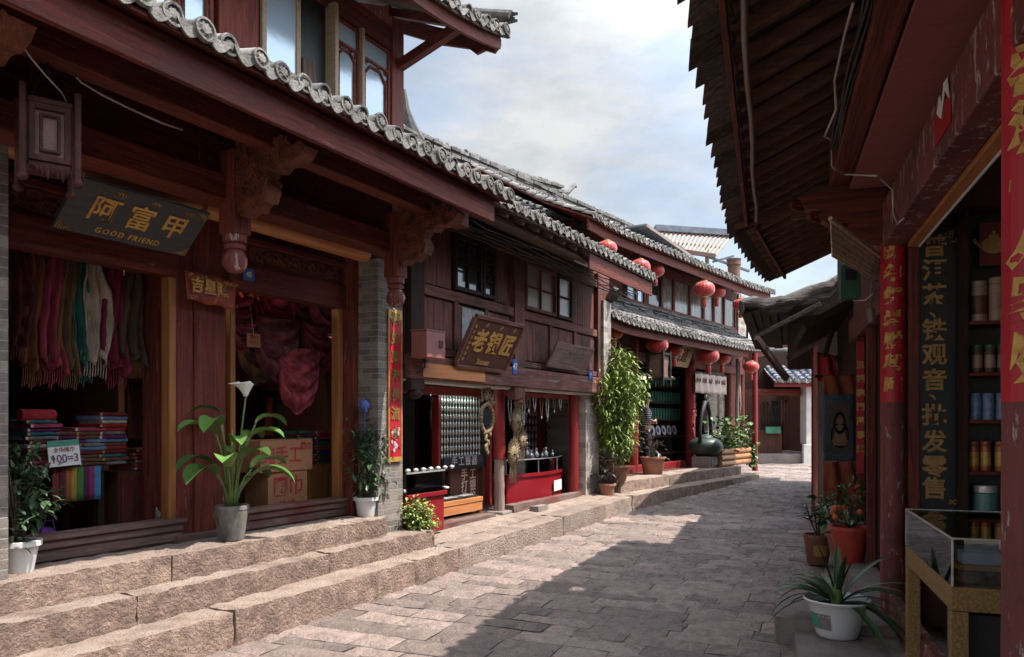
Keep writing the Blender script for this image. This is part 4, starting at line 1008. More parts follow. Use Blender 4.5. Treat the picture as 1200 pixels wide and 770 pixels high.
# upper roof
prof5 = [(6.60, 5.06), (7.6, 5.50), (9.4, 6.55)]
lf5 = lambda x: 0.10*max(0, (x-18.6)/2.5)**2 + 0.10*max(0, (12.8-x)/1.6)**2
tl, dc = MB(), MB()
tile_roof(tl, dc, 11.3, 21.1, prof5, sp=0.20, r=0.066, lift=lf5, drip=0.05, rnd=rr)
u5 = tl.build('upper_roof', M['tile'], TH, smooth=40, fix=False); dc.build('eave_tile_ends', M['disc'], u5, smooth=35)
b = MB(); roof_slab(b, 11.3, 21.1, prof5, 0.03, 0.03, lift=lf5); b.build('roof_boards', M['red_y'], u5)
fascia(TH, 'red_h', 11.32, 21.0, 6.68, 4.84, 0.20, lf5)
b = MB(); ridge_cap(b, [(11.3+i*0.9, 9.4, 6.55) for i in range(12)], 0.24, 0.22); b.build('ridge_tiles', M['tile_dark'], u5, smooth=40)
bx('gable_wall', M['red_y'], TH, (11.9, 11.96, 7.3, 9.6, 3.9, 5.3), bevel=0)

# ------------------------------------------------------------------ the taller roof behind the silver shop
RH = thing(FB, (8.0, 9.0, 0.3), 'rear_house', 'dark old house behind the silver shop, ridge ending in an upturned horn', 'house')
prof6 = [(7.5, 5.30), (8.3, 5.70), (9.5, 6.46)]
xr0, xr1 = FB.sx(440, 9.5), FB.sx(652, 9.5)
lf6 = lambda x: 0.0
tl, dc = MB(), MB()
tile_roof(tl, dc, 6.0, xr1-0.15, prof6, sp=0.20, r=0.06, plain=True, rnd=rr)
r6 = tl.build('roof', M['tile_dark'], RH, smooth=40, fix=False)
b = MB(); roof_slab(b, 6.0, xr1-0.15, prof6, 0.03, 0.12); b.build('roof_boards', M['dark_y'], r6)
b = MB(); L6 = xr1-6.4
pts = [(6.4+L6*i/16, 9.46, 6.44+0.24*(abs(i-7)/9)**2.4) for i in range(17)]
ridge_cap(b, pts, 0.30, 0.30, bands=5); b.build('ridge_tiles', M['tile_dark'], r6, smooth=40)
b = MB(); xe, ze = xr1, 6.80
b.tube([(xe-0.35, 9.46, ze+0.00), (xe, 9.46, ze+0.03), (xe+0.35, 9.46, ze+0.12), (xe+0.6, 9.46, ze+0.30), (xe+0.72, 9.46, ze+0.38), (xe+0.80, 9.46, ze+0.36)], [0.10, 0.10, 0.08, 0.06, 0.05, 0.02], 8)
b.tube([(xe-0.2, 9.46, ze-0.16), (xe+0.2, 9.46, ze-0.12), (xe+0.42, 9.46, ze-0.02)], [0.08, 0.08, 0.03], 8)
b.build('ridge_horn', M['tile_dark'], r6, smooth=40)
b = MB(); xh = FB.sx(474, 9.4)
b.tube([(xh+0.36, 9.4, 6.62), (xh+0.14, 9.4, 6.84), (xh+0.04, 9.4, 7.1), (xh, 9.4, 7.42)], [0.13, 0.11, 0.07, 0.03], 8); b.build('ridge_horn', M['tile_dark'], r6, smooth=40)
bx('wall', M['red_h'], RH, (6.2, xr1-0.3, 8.3, 8.4, 0.3, 5.75), bevel=0)
bx('side_wall', M['red_v'], RH, (xr1-0.42, xr1-0.32, 8.42, 11.0, 0.3, 5.9), bevel=0)

# ------------------------------------------------------------------ slatted roof terrace, chimney and the roofs beyond
b = MB()
PG = thing(FE, (6.2, 26.0, 7.6), 'slatted_awning', 'pale slatted timber awning on a roof frame above the tea house', 'awning')
def pe(px, py, Y): return Vector(((px-CXP)/FPX*Y, Y, CAMH-(py-HYP)*Y/FPX))
A, Bq, Cq, D = pe(771, 272, 26), pe(856, 278, 26), pe(840, 299, 23.4), pe(790, 300, 23.4)
D = pe(768, 290, 23.6); Cq = pe(838, 300, 23.6)
b = MB()
n = 17
for i in range(n):
    t = i/(n-1); p = A.lerp(Bq, t); q = D.lerp(Cq, t); b.bar(p, q, 0.07, 0.05)
b.build('slats', mat('awning_slats', (0.30,0.245,0.19), (0.20,0.16,0.125), 2.5, Y_, 0.8, 0.2, 4), PG)
b = MB(); b.bar(A+Vector((-0.1,0,0.05)), Bq+Vector((0.1,0,0.05)), 0.5, 0.10); b.bar(A+Vector((-0.1,0.05,0.18)), Bq+Vector((0.1,0.05,0.18)), 0.35, 0.10); b.build('edge_beam', M['tile_blue'], PG)
b = MB(); b.bar(D, Cq, 0.10, 0.12); b.build('cross_beam', M['grey_h'], PG)
b = MB(); b.bar(A.lerp(D, .5)-Vector((0,0,.06)), Bq.lerp(Cq, .5)-Vector((0,0,.06)), 0.06, 0.06); b.build('cross_beam', M['grey_h'], PG)
b = MB()
for t, s_ in ((0.75, 0.45), (0.08, 0.5)):
    p = A.lerp(Bq, t).lerp(D.lerp(Cq, t), s_); b.cyl(p, (p.x, p.y, 4.6), 0.07, 8)
b.build('post', M['conduit'], PG)
b = MB(); p = pe(830, 301, 24); q = pe(878, 318, 24); b.bar(p, q, 0.10, 0.06); p = pe(835, 307, 24); q = pe(860, 300, 24); b.bar(p, q, 0.06, 0.06); b.build('frame_rail', M['tile_blue'], PG)
CH = pe(860, 308, 24)
CM = thing(FE, (CH.x, CH.y, 5.6), 'chimney', 'stubby round brick chimney at the right of the slatted awning', 'chimney')
b = MB(); b.lathe((CH.x, CH.y, 5.0), [(0.19, 0), (0.19, CH.z-5.0-0.10), (0.22, CH.z-5.0-0.08), (0.22, CH.z-5.0+0.04), (0.18, CH.z-5.0+0.04)], 14); b.build('stack', M['chimney'], CM, smooth=40)
b = MB(); b.lathe((CH.x, CH.y, CH.z+0.05), [(0.21, 0), (0.24, 0.06), (0.02, 0.10)], 14); b.build('cap', M['conduit'], CM, smooth=40)
SP = thing(FB, (15.2, 8.6, 6.2), 'solar_panel', 'blue-framed solar water heater lying on the tea house roof', 'solar panel')
p0, p1 = FB.n(744, 271, 8.3), FB.n(800, 308, 8.3)
b = MB(); b.bar(p0+Vector((0,0,.12)), p1+Vector((0,0,.12)), 0.5, 0.05); b.build('panel', M['tile_blue'], SP, bevel=0.01)
b = MB(); b.bar(p0+Vector((0,-.28,.10)), p1+Vector((0,-.28,.10)), 0.05, 0.07); b.bar(p0+Vector((0,.28,.16)), p1+Vector((0,.28,.16)), 0.05, 0.07)
for t in (.1, .5, .9):
    q = p0.lerp(p1, t); b.bar(q+Vector((0,-.25,.08)), q+Vector((0,-.25,-.25)), .04, .04)
b.build('frame', M['conduit'], SP)

# ================================================================== THE HOUSE THAT CLOSES THE LANE
EY = 23.0
def ex(px, Y=EY): return (px-CXP)/FPX*Y
EZ = gz(EY)
EH = thing(FE, (8.4, EY, EZ), 'corner_shop_house', 'small white-pillared shop with blue-grey tiles closing the far end of the lane', 'house')
bx('stone_base', M['slab'], EH, (ex(868), ex(990), EY-0.3, EY+4, EZ-0.3, EZ+0.26), bevel=0.02)
bx('pillar_base', M['plaster'], EH, (ex(935), ex(957), EY-0.45, EY-0.302, EZ-0.1, EZ+0.55), bevel=0.02)
bx('white_pillar', M['plaster'], EH, (ex(939), ex(953), EY-0.38, EY+0.1, EZ+0.552, 2.85), bevel=0.02)
bx('back_wall', M['inner'], EH, (ex(868), ex(990), EY+2.6, EY+2.7, EZ, 4.5), bevel=0)
bx('side_wall', M['inner'], EH, (ex(954), ex(957), EY-0.25, EY+2.6, EZ+0.27, 2.9), bevel=0)
bx('lintel', M['red_h'], EH, (ex(880), ex(937), EY-0.1, EY+0.1, 2.42, 2.62), bevel=0.01)
bx('door_post', M['red_v'], EH, (ex(957.5), ex(966), EY-0.3, EY+0.1, EZ+0.27, 3.0), bevel=0.01)
bx('door_post', M['red_v'], EH, (ex(884), ex(888), EY-0.1, EY+0.1, EZ+0.26, 2.42), bevel=0.01)
bx('upper_wall', M['dark_h'], EH, (ex(860), ex(992), EY+0.3, EY+0.4, 2.63, 3.72), bevel=0)
bx('counter', M['inner'], EH, (ex(889), ex(920), EY+0.25, EY+0.7, EZ+0.26, EZ+0.95), bevel=0.01)
bx('counter_top', M['papergreen'], EH, (ex(900), ex(917), EY+0.15, EY+0.245, EZ+0.86, EZ+1.06), bevel=0.0, label='pale green counter front')
prof7 = [(EY-0.7, 2.82), (EY+0.0, 3.10), (EY+1.2, 3.75)]
tl, dc = MB(), MB()
tile_roof(tl, dc, ex(899), ex(972), prof7, sp=0.22, r=0.075, drip=0.06, rnd=rr)
r7 = tl.build('roof', M['tile_blue'], EH, smooth=40, fix=False); dc.build('eave_tile_ends', M['tile'], r7, smooth=35)
b = MB(); roof_slab(b, ex(899), ex(972), prof7, 0.03, 0.03); b.build('roof_boards', M['red_y'], r7)
bx('fascia', M['redpaint'], EH, (ex(899), ex(972), EY-0.62, EY-0.585, 2.66, 2.78), bevel=0.005)
b = MB(); ridge_cap(b, [(ex(899), EY+1.2, 3.74), (ex(935), EY+1.2, 3.74), (ex(972), EY+1.2, 3.74)], 0.22, 0.16); b.build('ridge_tiles', M['tile_dark'], r7, smooth=40)
# its dark stock: framed goods on the wall
rnd = random.Random(31)
for i in range(4):
    x0 = ex(891)+i*0.31; z0 = EZ+1.05+rnd.uniform(0, 0.15)
    q = thing(FE, (x0+0.12, EY+0.9, z0), 'hanging_garment', ['dark grey', 'brown', 'charcoal', 'dusty rose'][i]+' garment hanging in the dark corner shop', 'garment', 'garments in the corner shop')
    b = MB(); b.grid(lambda u, v: (x0+0.24*u, EY+0.9+0.03*math.sin(u*16+i), z0+0.75*v), 10, 4); b.build('cloth', fab('garment_'+['grey','brown','charcoal','rose'][i], [(0.10,0.10,0.10),(0.12,0.07,0.05),(0.05,0.05,0.055),(0.2,0.10,0.10)][i]), q, smooth=True, solid=0.02)
    b = MB(); b.tube([(x0+0.02, EY+0.9, z0+0.76), (x0+0.12, EY+0.9, z0+0.83), (x0+0.22, EY+0.9, z0+0.76)], 0.008, 5); b.tube([(x0+0.12, EY+0.9, z0+0.83), (x0+0.12, EY+0.9, z0+0.92)], 0.005, 5); b.build('hanger', M['iron'], q)
# ================================================================== RIGHT: THE TEA SHOP HOUSE (frame FR: x = minus the distance along the lane)
RT = thing(FR, (-4.0, 0.9, 0.12), 'timber_shop_house', 'dark red timber house overhanging at right, tea shop between its flaking columns', 'house')
def rc(px, py, n): return FR.n(px, py, n)
XC = rc(1043, 735, 0.88).x                              # far column of the shop bay
XD = rc(1203, 735, 0.88).x                              # near column
def column(xc, yc, r, z0, z1, m='redold'):
    b = MB(); rnd = random.Random(int(abs(xc)*50)); n = 14
    pts = [(xc+rnd.uniform(-.003,.003), yc+rnd.uniform(-.003,.003), z0+(z1-z0)*i/n) for i in range(n+1)]
    b.tube(pts, [r*(1.04-0.06*i/n) for i in range(n+1)], 24); return b.build('column', M[m], RT, smooth=50)
column(XC, 0.90, 0.085, 0.13, 3.3); column(XD, 0.90, 0.095, 0.13, 3.6); column(-6.75, 0.93, 0.075, 0.2, 3.3, 'red_v'); column(0.3, 0.90, 0.095, 0.13, 3.6)
for xc in (XC, XD):
    b = MB(); b.lathe((xc, 0.90, 0.10), [(0.12,0),(0.13,0.03),(0.11,0.06)], 18); b.build('column_base', M['slab'], RT, smooth=40)
bx('jamb', M['red_v'], RT, (XC+0.02, XC+0.075, 0.995, 1.07, 0.14, 3.0), bevel=0.006)
bx('back_wall', M['inner'], RT, (-7.4, 3, 3.2, 3.3, 0.1, 4.2), bevel=0)
bx('party_wall', M['inner'], RT, (XC-0.12, XC-0.06, 1.0, 3.2, 0.1, 3.6), bevel=0)
bx('floor', M['slab'], RT, (-7.4, 3, 1.28, 3.2, 0.0, 0.13), bevel=0)
bx('ceiling', M['inner'], RT, (-7.4, 3, 1.08, 3.2, 3.16, 3.2), bevel=0)
bx('front_wall', M['inner'], RT, (-8.6, XC-0.07, 1.02, 1.08, 0.13, 3.3), bevel=0)
bx('lintel_beam', M['redold'], RT, (-7.4, 3.0, 0.82, 0.98, 2.97, 3.30), bevel=0.01)
bx('inner_lintel', M['red_h'], RT, (-7.4, 3.0, 0.983, 1.04, 3.04, 3.15), bevel=0.006)
bx('lamp_batten', M['orange_h'], RT, (XC+0.1, XD+0.6, 0.985, 1.05, 2.945, 3.035), bevel=0.004)
b = MB(); b.cyl((XC+0.12, 1.06, 2.945), (XD+0.5, 1.06, 2.945), 0.009, 8); b.solo(FR, 'lamp_tube', M['whitepot'], 'thin white unlit tube lamp under the lintel over the display case', 'lamp', smooth=40)
bx('outer_beam', M['red_h'], RT, (-6.3, 3.0, 0.44, 0.58, 3.43, 3.66), bevel=0.012)
bx('ceiling_boards', M['ceil'], RT, *[(-6.3+k*0.42, -6.3+k*0.42+0.417, 0.585, 0.975, 3.40, 3.425) for k in range(22)], bevel=0.002)
bx('upper_front', M['red_h'], RT, (-8.6, 3.0, 0.98, 1.03, 3.304, 5.2), bevel=0)
bx('sill_board', M['redold'], RT, (XC+0.09, 2.9, 0.86, 0.93, 0.12, 0.36), bevel=0.008)
# bracket at the far column head and a big one at the near column
for xc in (XC-0.02,):
    pr = [(0.86,3.0),(0.62,3.05),(0.56,3.11),(0.60,3.17),(0.44,3.18),(0.36,3.24),(0.42,3.29),(0.28,3.31),(0.22,3.38),(0.30,3.42),(0.86,3.48)]
    b = MB(); b.prism(pr, 'x', xc-0.07, xc+0.07)
    for (y0, z0) in ((0.55,3.14),(0.40,3.24),(0.27,3.34)):
        b.tube([(xc+math.sin(t*0.5)*0.09, y0-0.05+0.05*math.cos(t*0.9), z0+0.025*math.sin(t*0.9)) for t in range(9)], 0.02, 6)
    b.build('carved_bracket', M['red_y'], RT)
# roof: tiles from below, rafters, batten
profR = [(-0.31, 3.56), (0.6, 3.98), (1.6, 4.55), (3.6, 5.9)]
lfr = lambda x: 0.0
tl, dc = MB(), MB(); rr2 = random.Random(5)
tile_roof(tl, dc, -7.45, 3.2, profR, sp=0.19, r=0.06, drip=0.05, plain=True, rows=12, rnd=rr2)
rf = tl.build('roof', M['tile_dark'], RT, smooth=40, fix=False)
def shingles(parent, xa, xb_, y0, z0, y1, z1, seed, MM=None):
    b = MB(); b.M = MM; rnd = random.Random(seed); x = xa          # the lapped grey eave shingles seen from below, jutting unevenly
    while x < xb_:
        w = rnd.uniform(0.215, 0.25); o_ = rnd.gauss(0, 0.010); b.tint = rnd.random(); tlt = rnd.uniform(-0.010, 0.010)
        b.add([(x, y0+o_-0.018, z0-0.035), (x+w*0.96, y0+o_+0.014, z0+tlt), (x+w*0.96, y1, z1+tlt), (x, y1, z1-0.015),
               (x, y0+o_-0.018, z0-0.010), (x+w*0.96, y0+o_+0.014, z0+0.025+tlt), (x+w*0.96, y1, z1+0.03+tlt), (x, y1, z1+0.015)],
              [(0,1,2,3),(7,6,5,4),(0,4,5,1),(1,5,6,2),(2,6,7,3),(3,7,4,0)])
        x += w
    b.build('eave_shingles', M['shingle'], parent)
shingles(rf, -7.4, 3.1, -0.36, 3.52, 0.25, 3.77, 77)
b = MB(); roof_slab(b, -7.4, 3.2, [(0.2, 3.80), (0.6, 3.98), (1.6, 4.55), (3.6, 5.9)], 0.04, 0.03); b.build('roof_boards', M['dark_v'], rf)
rnd = random.Random(12); x = -7.3; R_M = None
while x < 1.0:
    b = MB(); dz = rnd.uniform(-0.012, 0.012)
    b.bar((x, -0.16, 3.53+dz), (x+rnd.uniform(-0.02, 0.02), 1.0, 4.07+dz), 0.065, 0.075)
    b.build('rafter', M['dark_y'], rf, bevel=0.008); x += 0.285+rnd.uniform(-0.015, 0.015)
bx('eave_batten', M['red_h'], RT, (-7.45, 3.1, -0.205, -0.175, 3.46, 3.53), bevel=0.004)
b = MB(); b.tube([(-7.3+i*0.5, -0.10+0.008*math.sin(i*1.7), 3.465+0.01*math.sin(i*2.3)) for i in range(20)], 0.016, 8); b.build('conduit_pipe', M['conduit'], RT, smooth=True)
bx('end_gable', M['dark_y'], RT, (-7.5, -7.44, 0.2, 1.0, 3.5, 3.78), bevel=0)
b = MB(); b.prism([(-0.30,3.44),(0.0,3.50),(0.3,3.66),(1.0,4.0),(3.4,5.6),(3.4,5.8),(1.0,4.18),(-0.30,3.54)], 'x', -7.48, -7.455); b.build('gable_board', M['dark_y'], RT)

# wiring
b = MB()
rnd = random.Random(3)
for k in range(6):
    b.tube([(-5.55+i*0.35, 0.40+0.018*(k%3)+0.012*math.sin(i*1.3+k), 3.46+0.022*(k//3)+0.012*math.sin(i*0.9+k*2)) for i in range(18)], 0.009, 6)
b.solo(FR, 'cable_bundle', M['wire'], 'bundle of black cables clipped along the outer beam at right', 'cable', smooth=True)
def q(px, py, n): return tuple(rc(px, py, n))
b = MB(); b.tube([q(1000,4,.36), q(990,40,.36), q(978,95,.36), q(980,128,.37), q(966,160,.38), q(974,164,.40), q(975,196,.40), q(990,204,.52), q(1028,206,.66), q(1046,222,.80), q(1047,250,.81), q(1052,262,.81), q(1059,256,.81)], 0.0075, 6)
b.solo(FR, 'white_cable', M['wirewhite'], 'loose white cable looping from the eaves to the far column at right', 'cable', smooth=True)
b = MB(); z=3.02; b.box(rc(1077,238,1.1).x, rc(1077,238,1.1).x+0.03, 1.09, 1.4, 2.98, 3.02); b.box(rc(1077,238,1.1).x, rc(1077,238,1.1).x+0.03, 1.40, 1.44, 2.86, 3.02)
b.solo(FR, 'lamp_bracket', M['whitepot'], 'white angled bracket above the black tea board', 'bracket', bevel=0.003)

# ------------------------------------------------------------------ couplet banners on the columns
def banner(xc, yc, r, z0, z1, a0, a1, chars, size, m_txt, name, label, group=None, flat=False):
    """a strip of red paper wrapped round a column, gold characters below one another"""
    ctr = Vector((xc, yc)); amid = (a0+a1)/2
    t = thing(FR, (xc, yc, z0), name, label, 'banner', group)
    b = MB(); N = 10
    vs = []; fs = []
    for i in range(N+1):
        a = a0+(a1-a0)*i/N
        for rr in (r, r+0.003):
            for z in (z0, z1): vs.append((xc+math.cos(a)*rr, yc+math.sin(a)*rr, z))
    for i in range(N):
        k = i*4; fs += [(k, k+4, k+5, k+1), (k+2, k+3, k+7, k+6), (k, k+2, k+6, k+4), (k+1, k+5, k+7, k+3)]
    fs += [(0, 1, 3, 2), (N*4, N*4+2, N*4+3, N*4+1)]
    b.add(vs, fs); b.build('paper', M['banner'], t)
    n = len(chars); b2 = MB()
    for i, ch in enumerate(chars):
        z = z1-(z1-z0)*(i+0.62)/(n+0.35)
        k0 = len(b2.v); text(b2, ch, size, Matrix.Identity(4), ext=0.0012, bold=0.012*size/0.15, shear=0.12)
        for j in range(k0, len(b2.v)):                   # bend round the column
            v = b2.v[j]; a = amid + v[0]/r; rr = r+0.005-v[1]
            b2.v[j] = (xc+math.cos(a)*rr, yc+math.sin(a)*rr, z+v[2])
    b2.build('lettering', M['gold'], t, fix=False)
    return t
# the column faces that look at the camera: angle towards +x is 0, towards the lane is -90 degrees
p_ = rc(1043, 265, 0.88)
banner(XC, 0.90, 0.086, rc(1043,470,.82).z, rc(1043,266,.82).z, R(-82), R(58), '新年好景財興旺', 0.118, 'gold', 'couplet_banner', 'red paper couplet with gold characters wrapped round the far flaking column')
banner(XD, 0.90, 0.097, 1.72, 3.4, R(-88), R(70), '吉安福鴻一八家財', 0.17, 'gold', 'couplet_banner', 'red couplet banner with large gold characters cut off by the right edge')
banner(-6.75, 0.93, 0.077, rc(1022,496,.9).z, rc(1022,372,.9).z, R(-85), R(40), '迎春接福到', 0.085, 'gold', 'couplet_banner', 'narrow red couplet with small gold marks on the post behind the far column')
# small red paper stuck on the lintel, half torn
b = MB(); b.M = T(0, 0, 0)
xx = rc(1098, 150, 0.82).x; b.box(xx-0.02, xx+0.34, 0.812, 0.817, 3.06, 3.20)
b.solo(FR, 'torn_red_paper', M['banner'], 'torn scrap of red paper pasted on the peeling lintel beam', 'paper')
b = MB(); b.add([(xx+0.06, 0.808, 3.20), (xx+0.16, 0.808, 3.14), (xx+0.24, 0.808, 3.25), (xx+0.34, 0.808, 3.17), (xx+0.3, 0.808, 3.285), (xx+0.22, 0.808, 3.29), (xx+0.18, 0.808, 3.21), (xx+0.12, 0.808, 3.27)], [(0,1,6,7), (1,2,5,6), (2,3,4,5)])
b.solo(FR, 'torn_white_paper', M['paper'], 'ragged white paper remnant on the peeling lintel beam', 'paper', solid=0.003)

# ------------------------------------------------------------------ the stall's end wall: black board, shelf of tins
XE = XC+0.05
def re(px, py, x=XE):                                   # point of the wall x = const
    k = (px-CXP)/FPX; Y = x/(k*FR.ex.x+FR.ex.y); xx, yy = FR.loc(k*Y, Y); return Vector((xx, yy, CAMH-(py-HYP)*Y/FPX))
def endM(px, py, x=XE): p = re(px, py, x); return T(p.x, p.y, p.z) @ RZ(90)   # faces +x (towards the camera)
ya, yb_ = re(1068, 300).y, re(1121, 300).y; za, zb_ = re(1095, 622).z, re(1095, 266).z
SB = thing(FR, (XE, (ya+yb_)/2, za), 'vertical_sign_board', 'tall black lacquer board with gold tea-shop characters at right', 'sign')
b = MB(); b.box(XE-0.03, XE, ya, yb_, za, zb_); b.build('board', M['black'], SB, bevel=0.004)
b = MB(); rows = [('普',290),('洱',318),('茶',347),('、',369),('铁',388),('观',417),('音',447),('、',465),('批',488),('发',519),('零',548),('售',574)]
for ch, py in rows:
    if ch == '、':                                       # the brushed pause mark
        p = re(1093, py, XE+0.007); b.tube([(p.x, p.y-0.02, p.z+0.02), (p.x, p.y+0.004, p.z+0.002), (p.x, p.y+0.02, p.z-0.022)], [0.004, 0.011, 0.007], 6); continue
    text(b, ch, 0.168 if ch != '、' else 0.17, endM(1095, py, XE+0.006), ext=0.003, bold=0.004)
b.build('lettering', M['dullgold'], SB, fix=False)
b = MB(); rnd = random.Random(2)
for (px, py) in ((1074,276),(1115,276),(1074,585),(1116,585),(1078,600),(1112,604)):
    for k in range(4):
        p = re(px+rnd.uniform(-4,4), py+rnd.uniform(-5,5), XE+0.006); ph = rnd.uniform(0,6)
        b.tube([(XE+0.006, p.y+math.cos(ph+t*.7)*.022*(1-t/9), p.z+math.sin(ph+t*.7)*.022*(1-t/9)) for t in range(7)], 0.004, 4)
b.build('corner_scrolls', M['dullgold'], SB)
# shelf
XS = XE-0.0
y0s, y1s = re(1126, 300).y, re(1126, 300).y+0.95
SF = thing(FR, (XS, (y0s+y1s)/2, 0.13), 'tea_shelf', 'dark open shelf of tea tins between the black board and the near column', 'shelf')
b = MB(); b.box(XS-0.02, XS+0.24, y0s-0.028, y0s, 0.14, re(1140,250).z); b.build('side_panel', M['dark_v'], SF, bevel=0.003)
b = MB(); b.box(XS-0.02, XS+0.24, y1s, y1s+0.028, 0.14, re(1140,250).z); b.build('side_panel', M['dark_v'], SF, bevel=0.003)
b = MB(); b.box(XS-0.05, XS-0.022, y0s-0.028, y1s+0.028, 0.14, re(1140,250).z); b.build('back_panel', M['black'], SF)
sh_z = [re(1140, py, XS+0.2).z for py in (377, 437, 492, 552, 628)]
for z in sh_z:
    b = MB(); b.box(XS-0.02, XS+0.235, y0s+0.002, y1s-0.002, z-0.025, z); b.build('shelf_board', M['red_y'], SF, bevel=0.003)
def tin(y, z, r, h, mats, label, group, kind='tin', cat='tin'):
    t = thing(FR, (XS+0.15, y, z), kind, label, cat, group)
    b = MB(); b.lathe((XS+0.15, y, z), [(r*0.96,0),(r,0.006),(r,h*0.82),(r*0.97,h*0.84)], 18); b.build('body', mats[0], t, smooth=40)
    b = MB(); b.lathe((XS+0.15, y, z+h*0.845), [(r*0.9,0),(r*0.98,0.004),(r*0.98,h*0.14),(r*0.9,h*0.155)], 18); b.build('lid', mats[1], t, smooth=40)
    b = MB(); b.lathe((XS+0.15, y, z), [(r*1.01,h*0.18),(r*1.015,h*0.2),(r*1.015,h*0.62),(r*1.01,h*0.64)], 18, caps=False); b.build('label_band', mats[2], t, smooth=40)
    return t
cream = mat('cream_tin', (0.34,0.25,0.18), (0.24,0.17,0.12), 12, (1,1,1), 0.4); tingreen = mat('green_tin_lid', (0.05,0.14,0.06), None, 5, (1,1,1), 0.4)
tinblue = mat('blue_white_tin', (0.22,0.30,0.42), (0.06,0.11,0.24), 22, (1,1,1), 0.35); tinorange = mat('copper_tin', (0.38,0.13,0.05), (0.25,0.08,0.03), 12, (1,1,1), 0.35, metal=0.3)
tinteal = mat('teal_canister', (0.09,0.21,0.19), (0.07,0.16,0.15), 8, (1,1,1), 0.35); tinbrown = mat('brown_tin_print', (0.12,0.05,0.03), None, 20, (1,1,1), 0.5)
def ty(px): return re(px, 400, XS+0.15).y
tin(ty(1147), sh_z[0], 0.053, 0.29, (cream, cream, tinbrown), 'cream canister with brown print beside the black board, left of its twin', 'cream canisters on the top shelf')
tin(ty(1168), sh_z[0], 0.053, 0.31, (cream, cream, inkdark := mat('ring_print', (0.20,0.12,0.08), (0.33,0.25,0.18), 26, (1,1,1), 0.5)), 'cream canister with ring print nearest the right banner', 'cream canisters on the top shelf')
for i, px in enumerate((1145, 1160, 1175)): tin(ty(px), sh_z[1], 0.034, 0.20, (tinbrown, tingreen, cream), 'brown tin with green lid, ' + ('leftmost', 'middle', 'rightmost')[i] + ' on the second shelf', 'green-lidded tea tins')
for i, px in enumerate((1143, 1158, 1174)): tin(ty(px), sh_z[2], 0.038, 0.19, (tinblue, tinblue, M['whitepot'] if i == 9 else tinblue), 'blue and white tin, ' + ('leftmost', 'middle', 'rightmost')[i] + ' of its row', 'blue and white tea tins')
for i, px in enumerate((1141, 1155, 1172)): tin(ty(px), sh_z[3], 0.034, 0.21, (tinorange, tinorange, M['gold']), 'copper tin with gold label, ' + ('leftmost', 'middle', 'rightmost')[i] + ' above the teal canister', 'copper tea tins')
tin(ty(1155), sh_z[4], 0.082, 0.36, (tinteal, M['silver'], tinteal), 'large teal canister with silver lid above the display case', None, 'canister', 'canister')
p0, p1 = re(1148, 312, XS+0.12), re(1196, 258, XS+0.12)
PO = thing(FR, (XS+0.12, p0.y, p0.z), 'teapot_poster', 'dark red poster of a golden teapot above the cream canisters', 'poster')
b = MB(); b.box(XS+0.11, XS+0.12, p0.y, p1.y, p0.z, p1.z); b.build('sheet', mat('dark_red_print', (0.17,0.02,0.015), (0.08,0.012,0.01), 3, (1,1,1), 0.5), PO)
b = MB(); c = re(1165, 287, XS+0.124)
b.ball((XS+0.124, c.y, c.z), 0.085, 16, 8, (0.05, 1, 0.72)); b.ball((XS+0.124, c.y, c.z+0.065), 0.035, 12, 6, (0.1, 1, 0.5)); b.ball((XS+0.124, c.y, c.z+0.09), 0.013, 8, 6, (0.2,1,1))
b.tube([(XS+0.124, c.y-0.075, c.z-0.01), (XS+0.124, c.y-0.115, c.z+0.02), (XS+0.124, c.y-0.13, c.z+0.05)], 0.012, 6); b.tube([(XS+0.124, c.y+0.07, c.z+0.03), (XS+0.124, c.y+0.12, c.z+0.03), (XS+0.124, c.y+0.08, c.z-0.03)], 0.010, 6)
b.build('printed_teapot', M['dullgold'], PO, smooth=True)

# ------------------------------------------------------------------ glass display case on a gilt stand
c0 = rc(1115, 684, 0.79); c1 = rc(1061, 641, 0.79)
xn, xf, zt = c0.x, c1.x, 0.90; yd = 0.79; wd = 0.50
DC = thing(FR, ((xn+xf)/2, yd+wd/2, 0.13), 'display_case', 'glass display case on a gilt glitter stand in front of the tea shop', 'display case')
b = MB(); b.box(xf, xn, yd, yd+wd, zt-0.11, zt); b.build('table_top', M['goldcloth'], DC, bevel=0.004)
for (x, y) in ((xn-0.075, yd), (xn-0.075, yd+wd-0.07), (xf, yd), (xf, yd+wd-0.07)):
    b = MB(); b.box(x, x+0.075, y, y+0.07, 0.13, zt-0.112); b.build('leg', M['goldcloth'], DC, bevel=0.003)
b = MB(); b.box(xn-0.06, xn-0.02, yd+0.07, yd+wd-0.07, 0.16, 0.22); b.build('foot_rail', M['goldcloth'], DC, bevel=0.003)
b = MB(); b.box(xn-0.50, xn-0.085, yd+0.08, yd+wd-0.02, 0.14, zt-0.14); b.build('dark_cupboard', M['black'], DC)
b = MB(); gh = 0.215; e = 0.008
for (x, y) in ((xn-e, yd), (xf, yd), (xn-e, yd+wd-e), (xf, yd+wd-e)): b.box(x, x+e, y, y+e, zt+0.002, zt+gh)
for y in (yd, yd+wd-e): b.box(xf, xn, y, y+e, zt+gh, zt+gh+e)
for x in (xf, xn-e): b.box(x, x+e, yd+e, yd+wd-e, zt+gh, zt+gh+e)
b.build('glass_frame', M['silver'], DC)
b = MB(); b.box(xf+e, xn-e, yd+0.001, yd+0.005, zt+0.004, zt+gh); b.box(xn-0.005, xn-0.001, yd+e, yd+wd-e, zt+0.004, zt+gh); b.box(xf+e, xn-e, yd+e, yd+wd-e, zt+gh+0.001, zt+gh+0.005)
b.build('glass_pane', M['glass'], DC)
lav = mat('lavender_packet', (0.30,0.29,0.42), (0.25,0.24,0.36), 6, (1,1,1), 0.5)
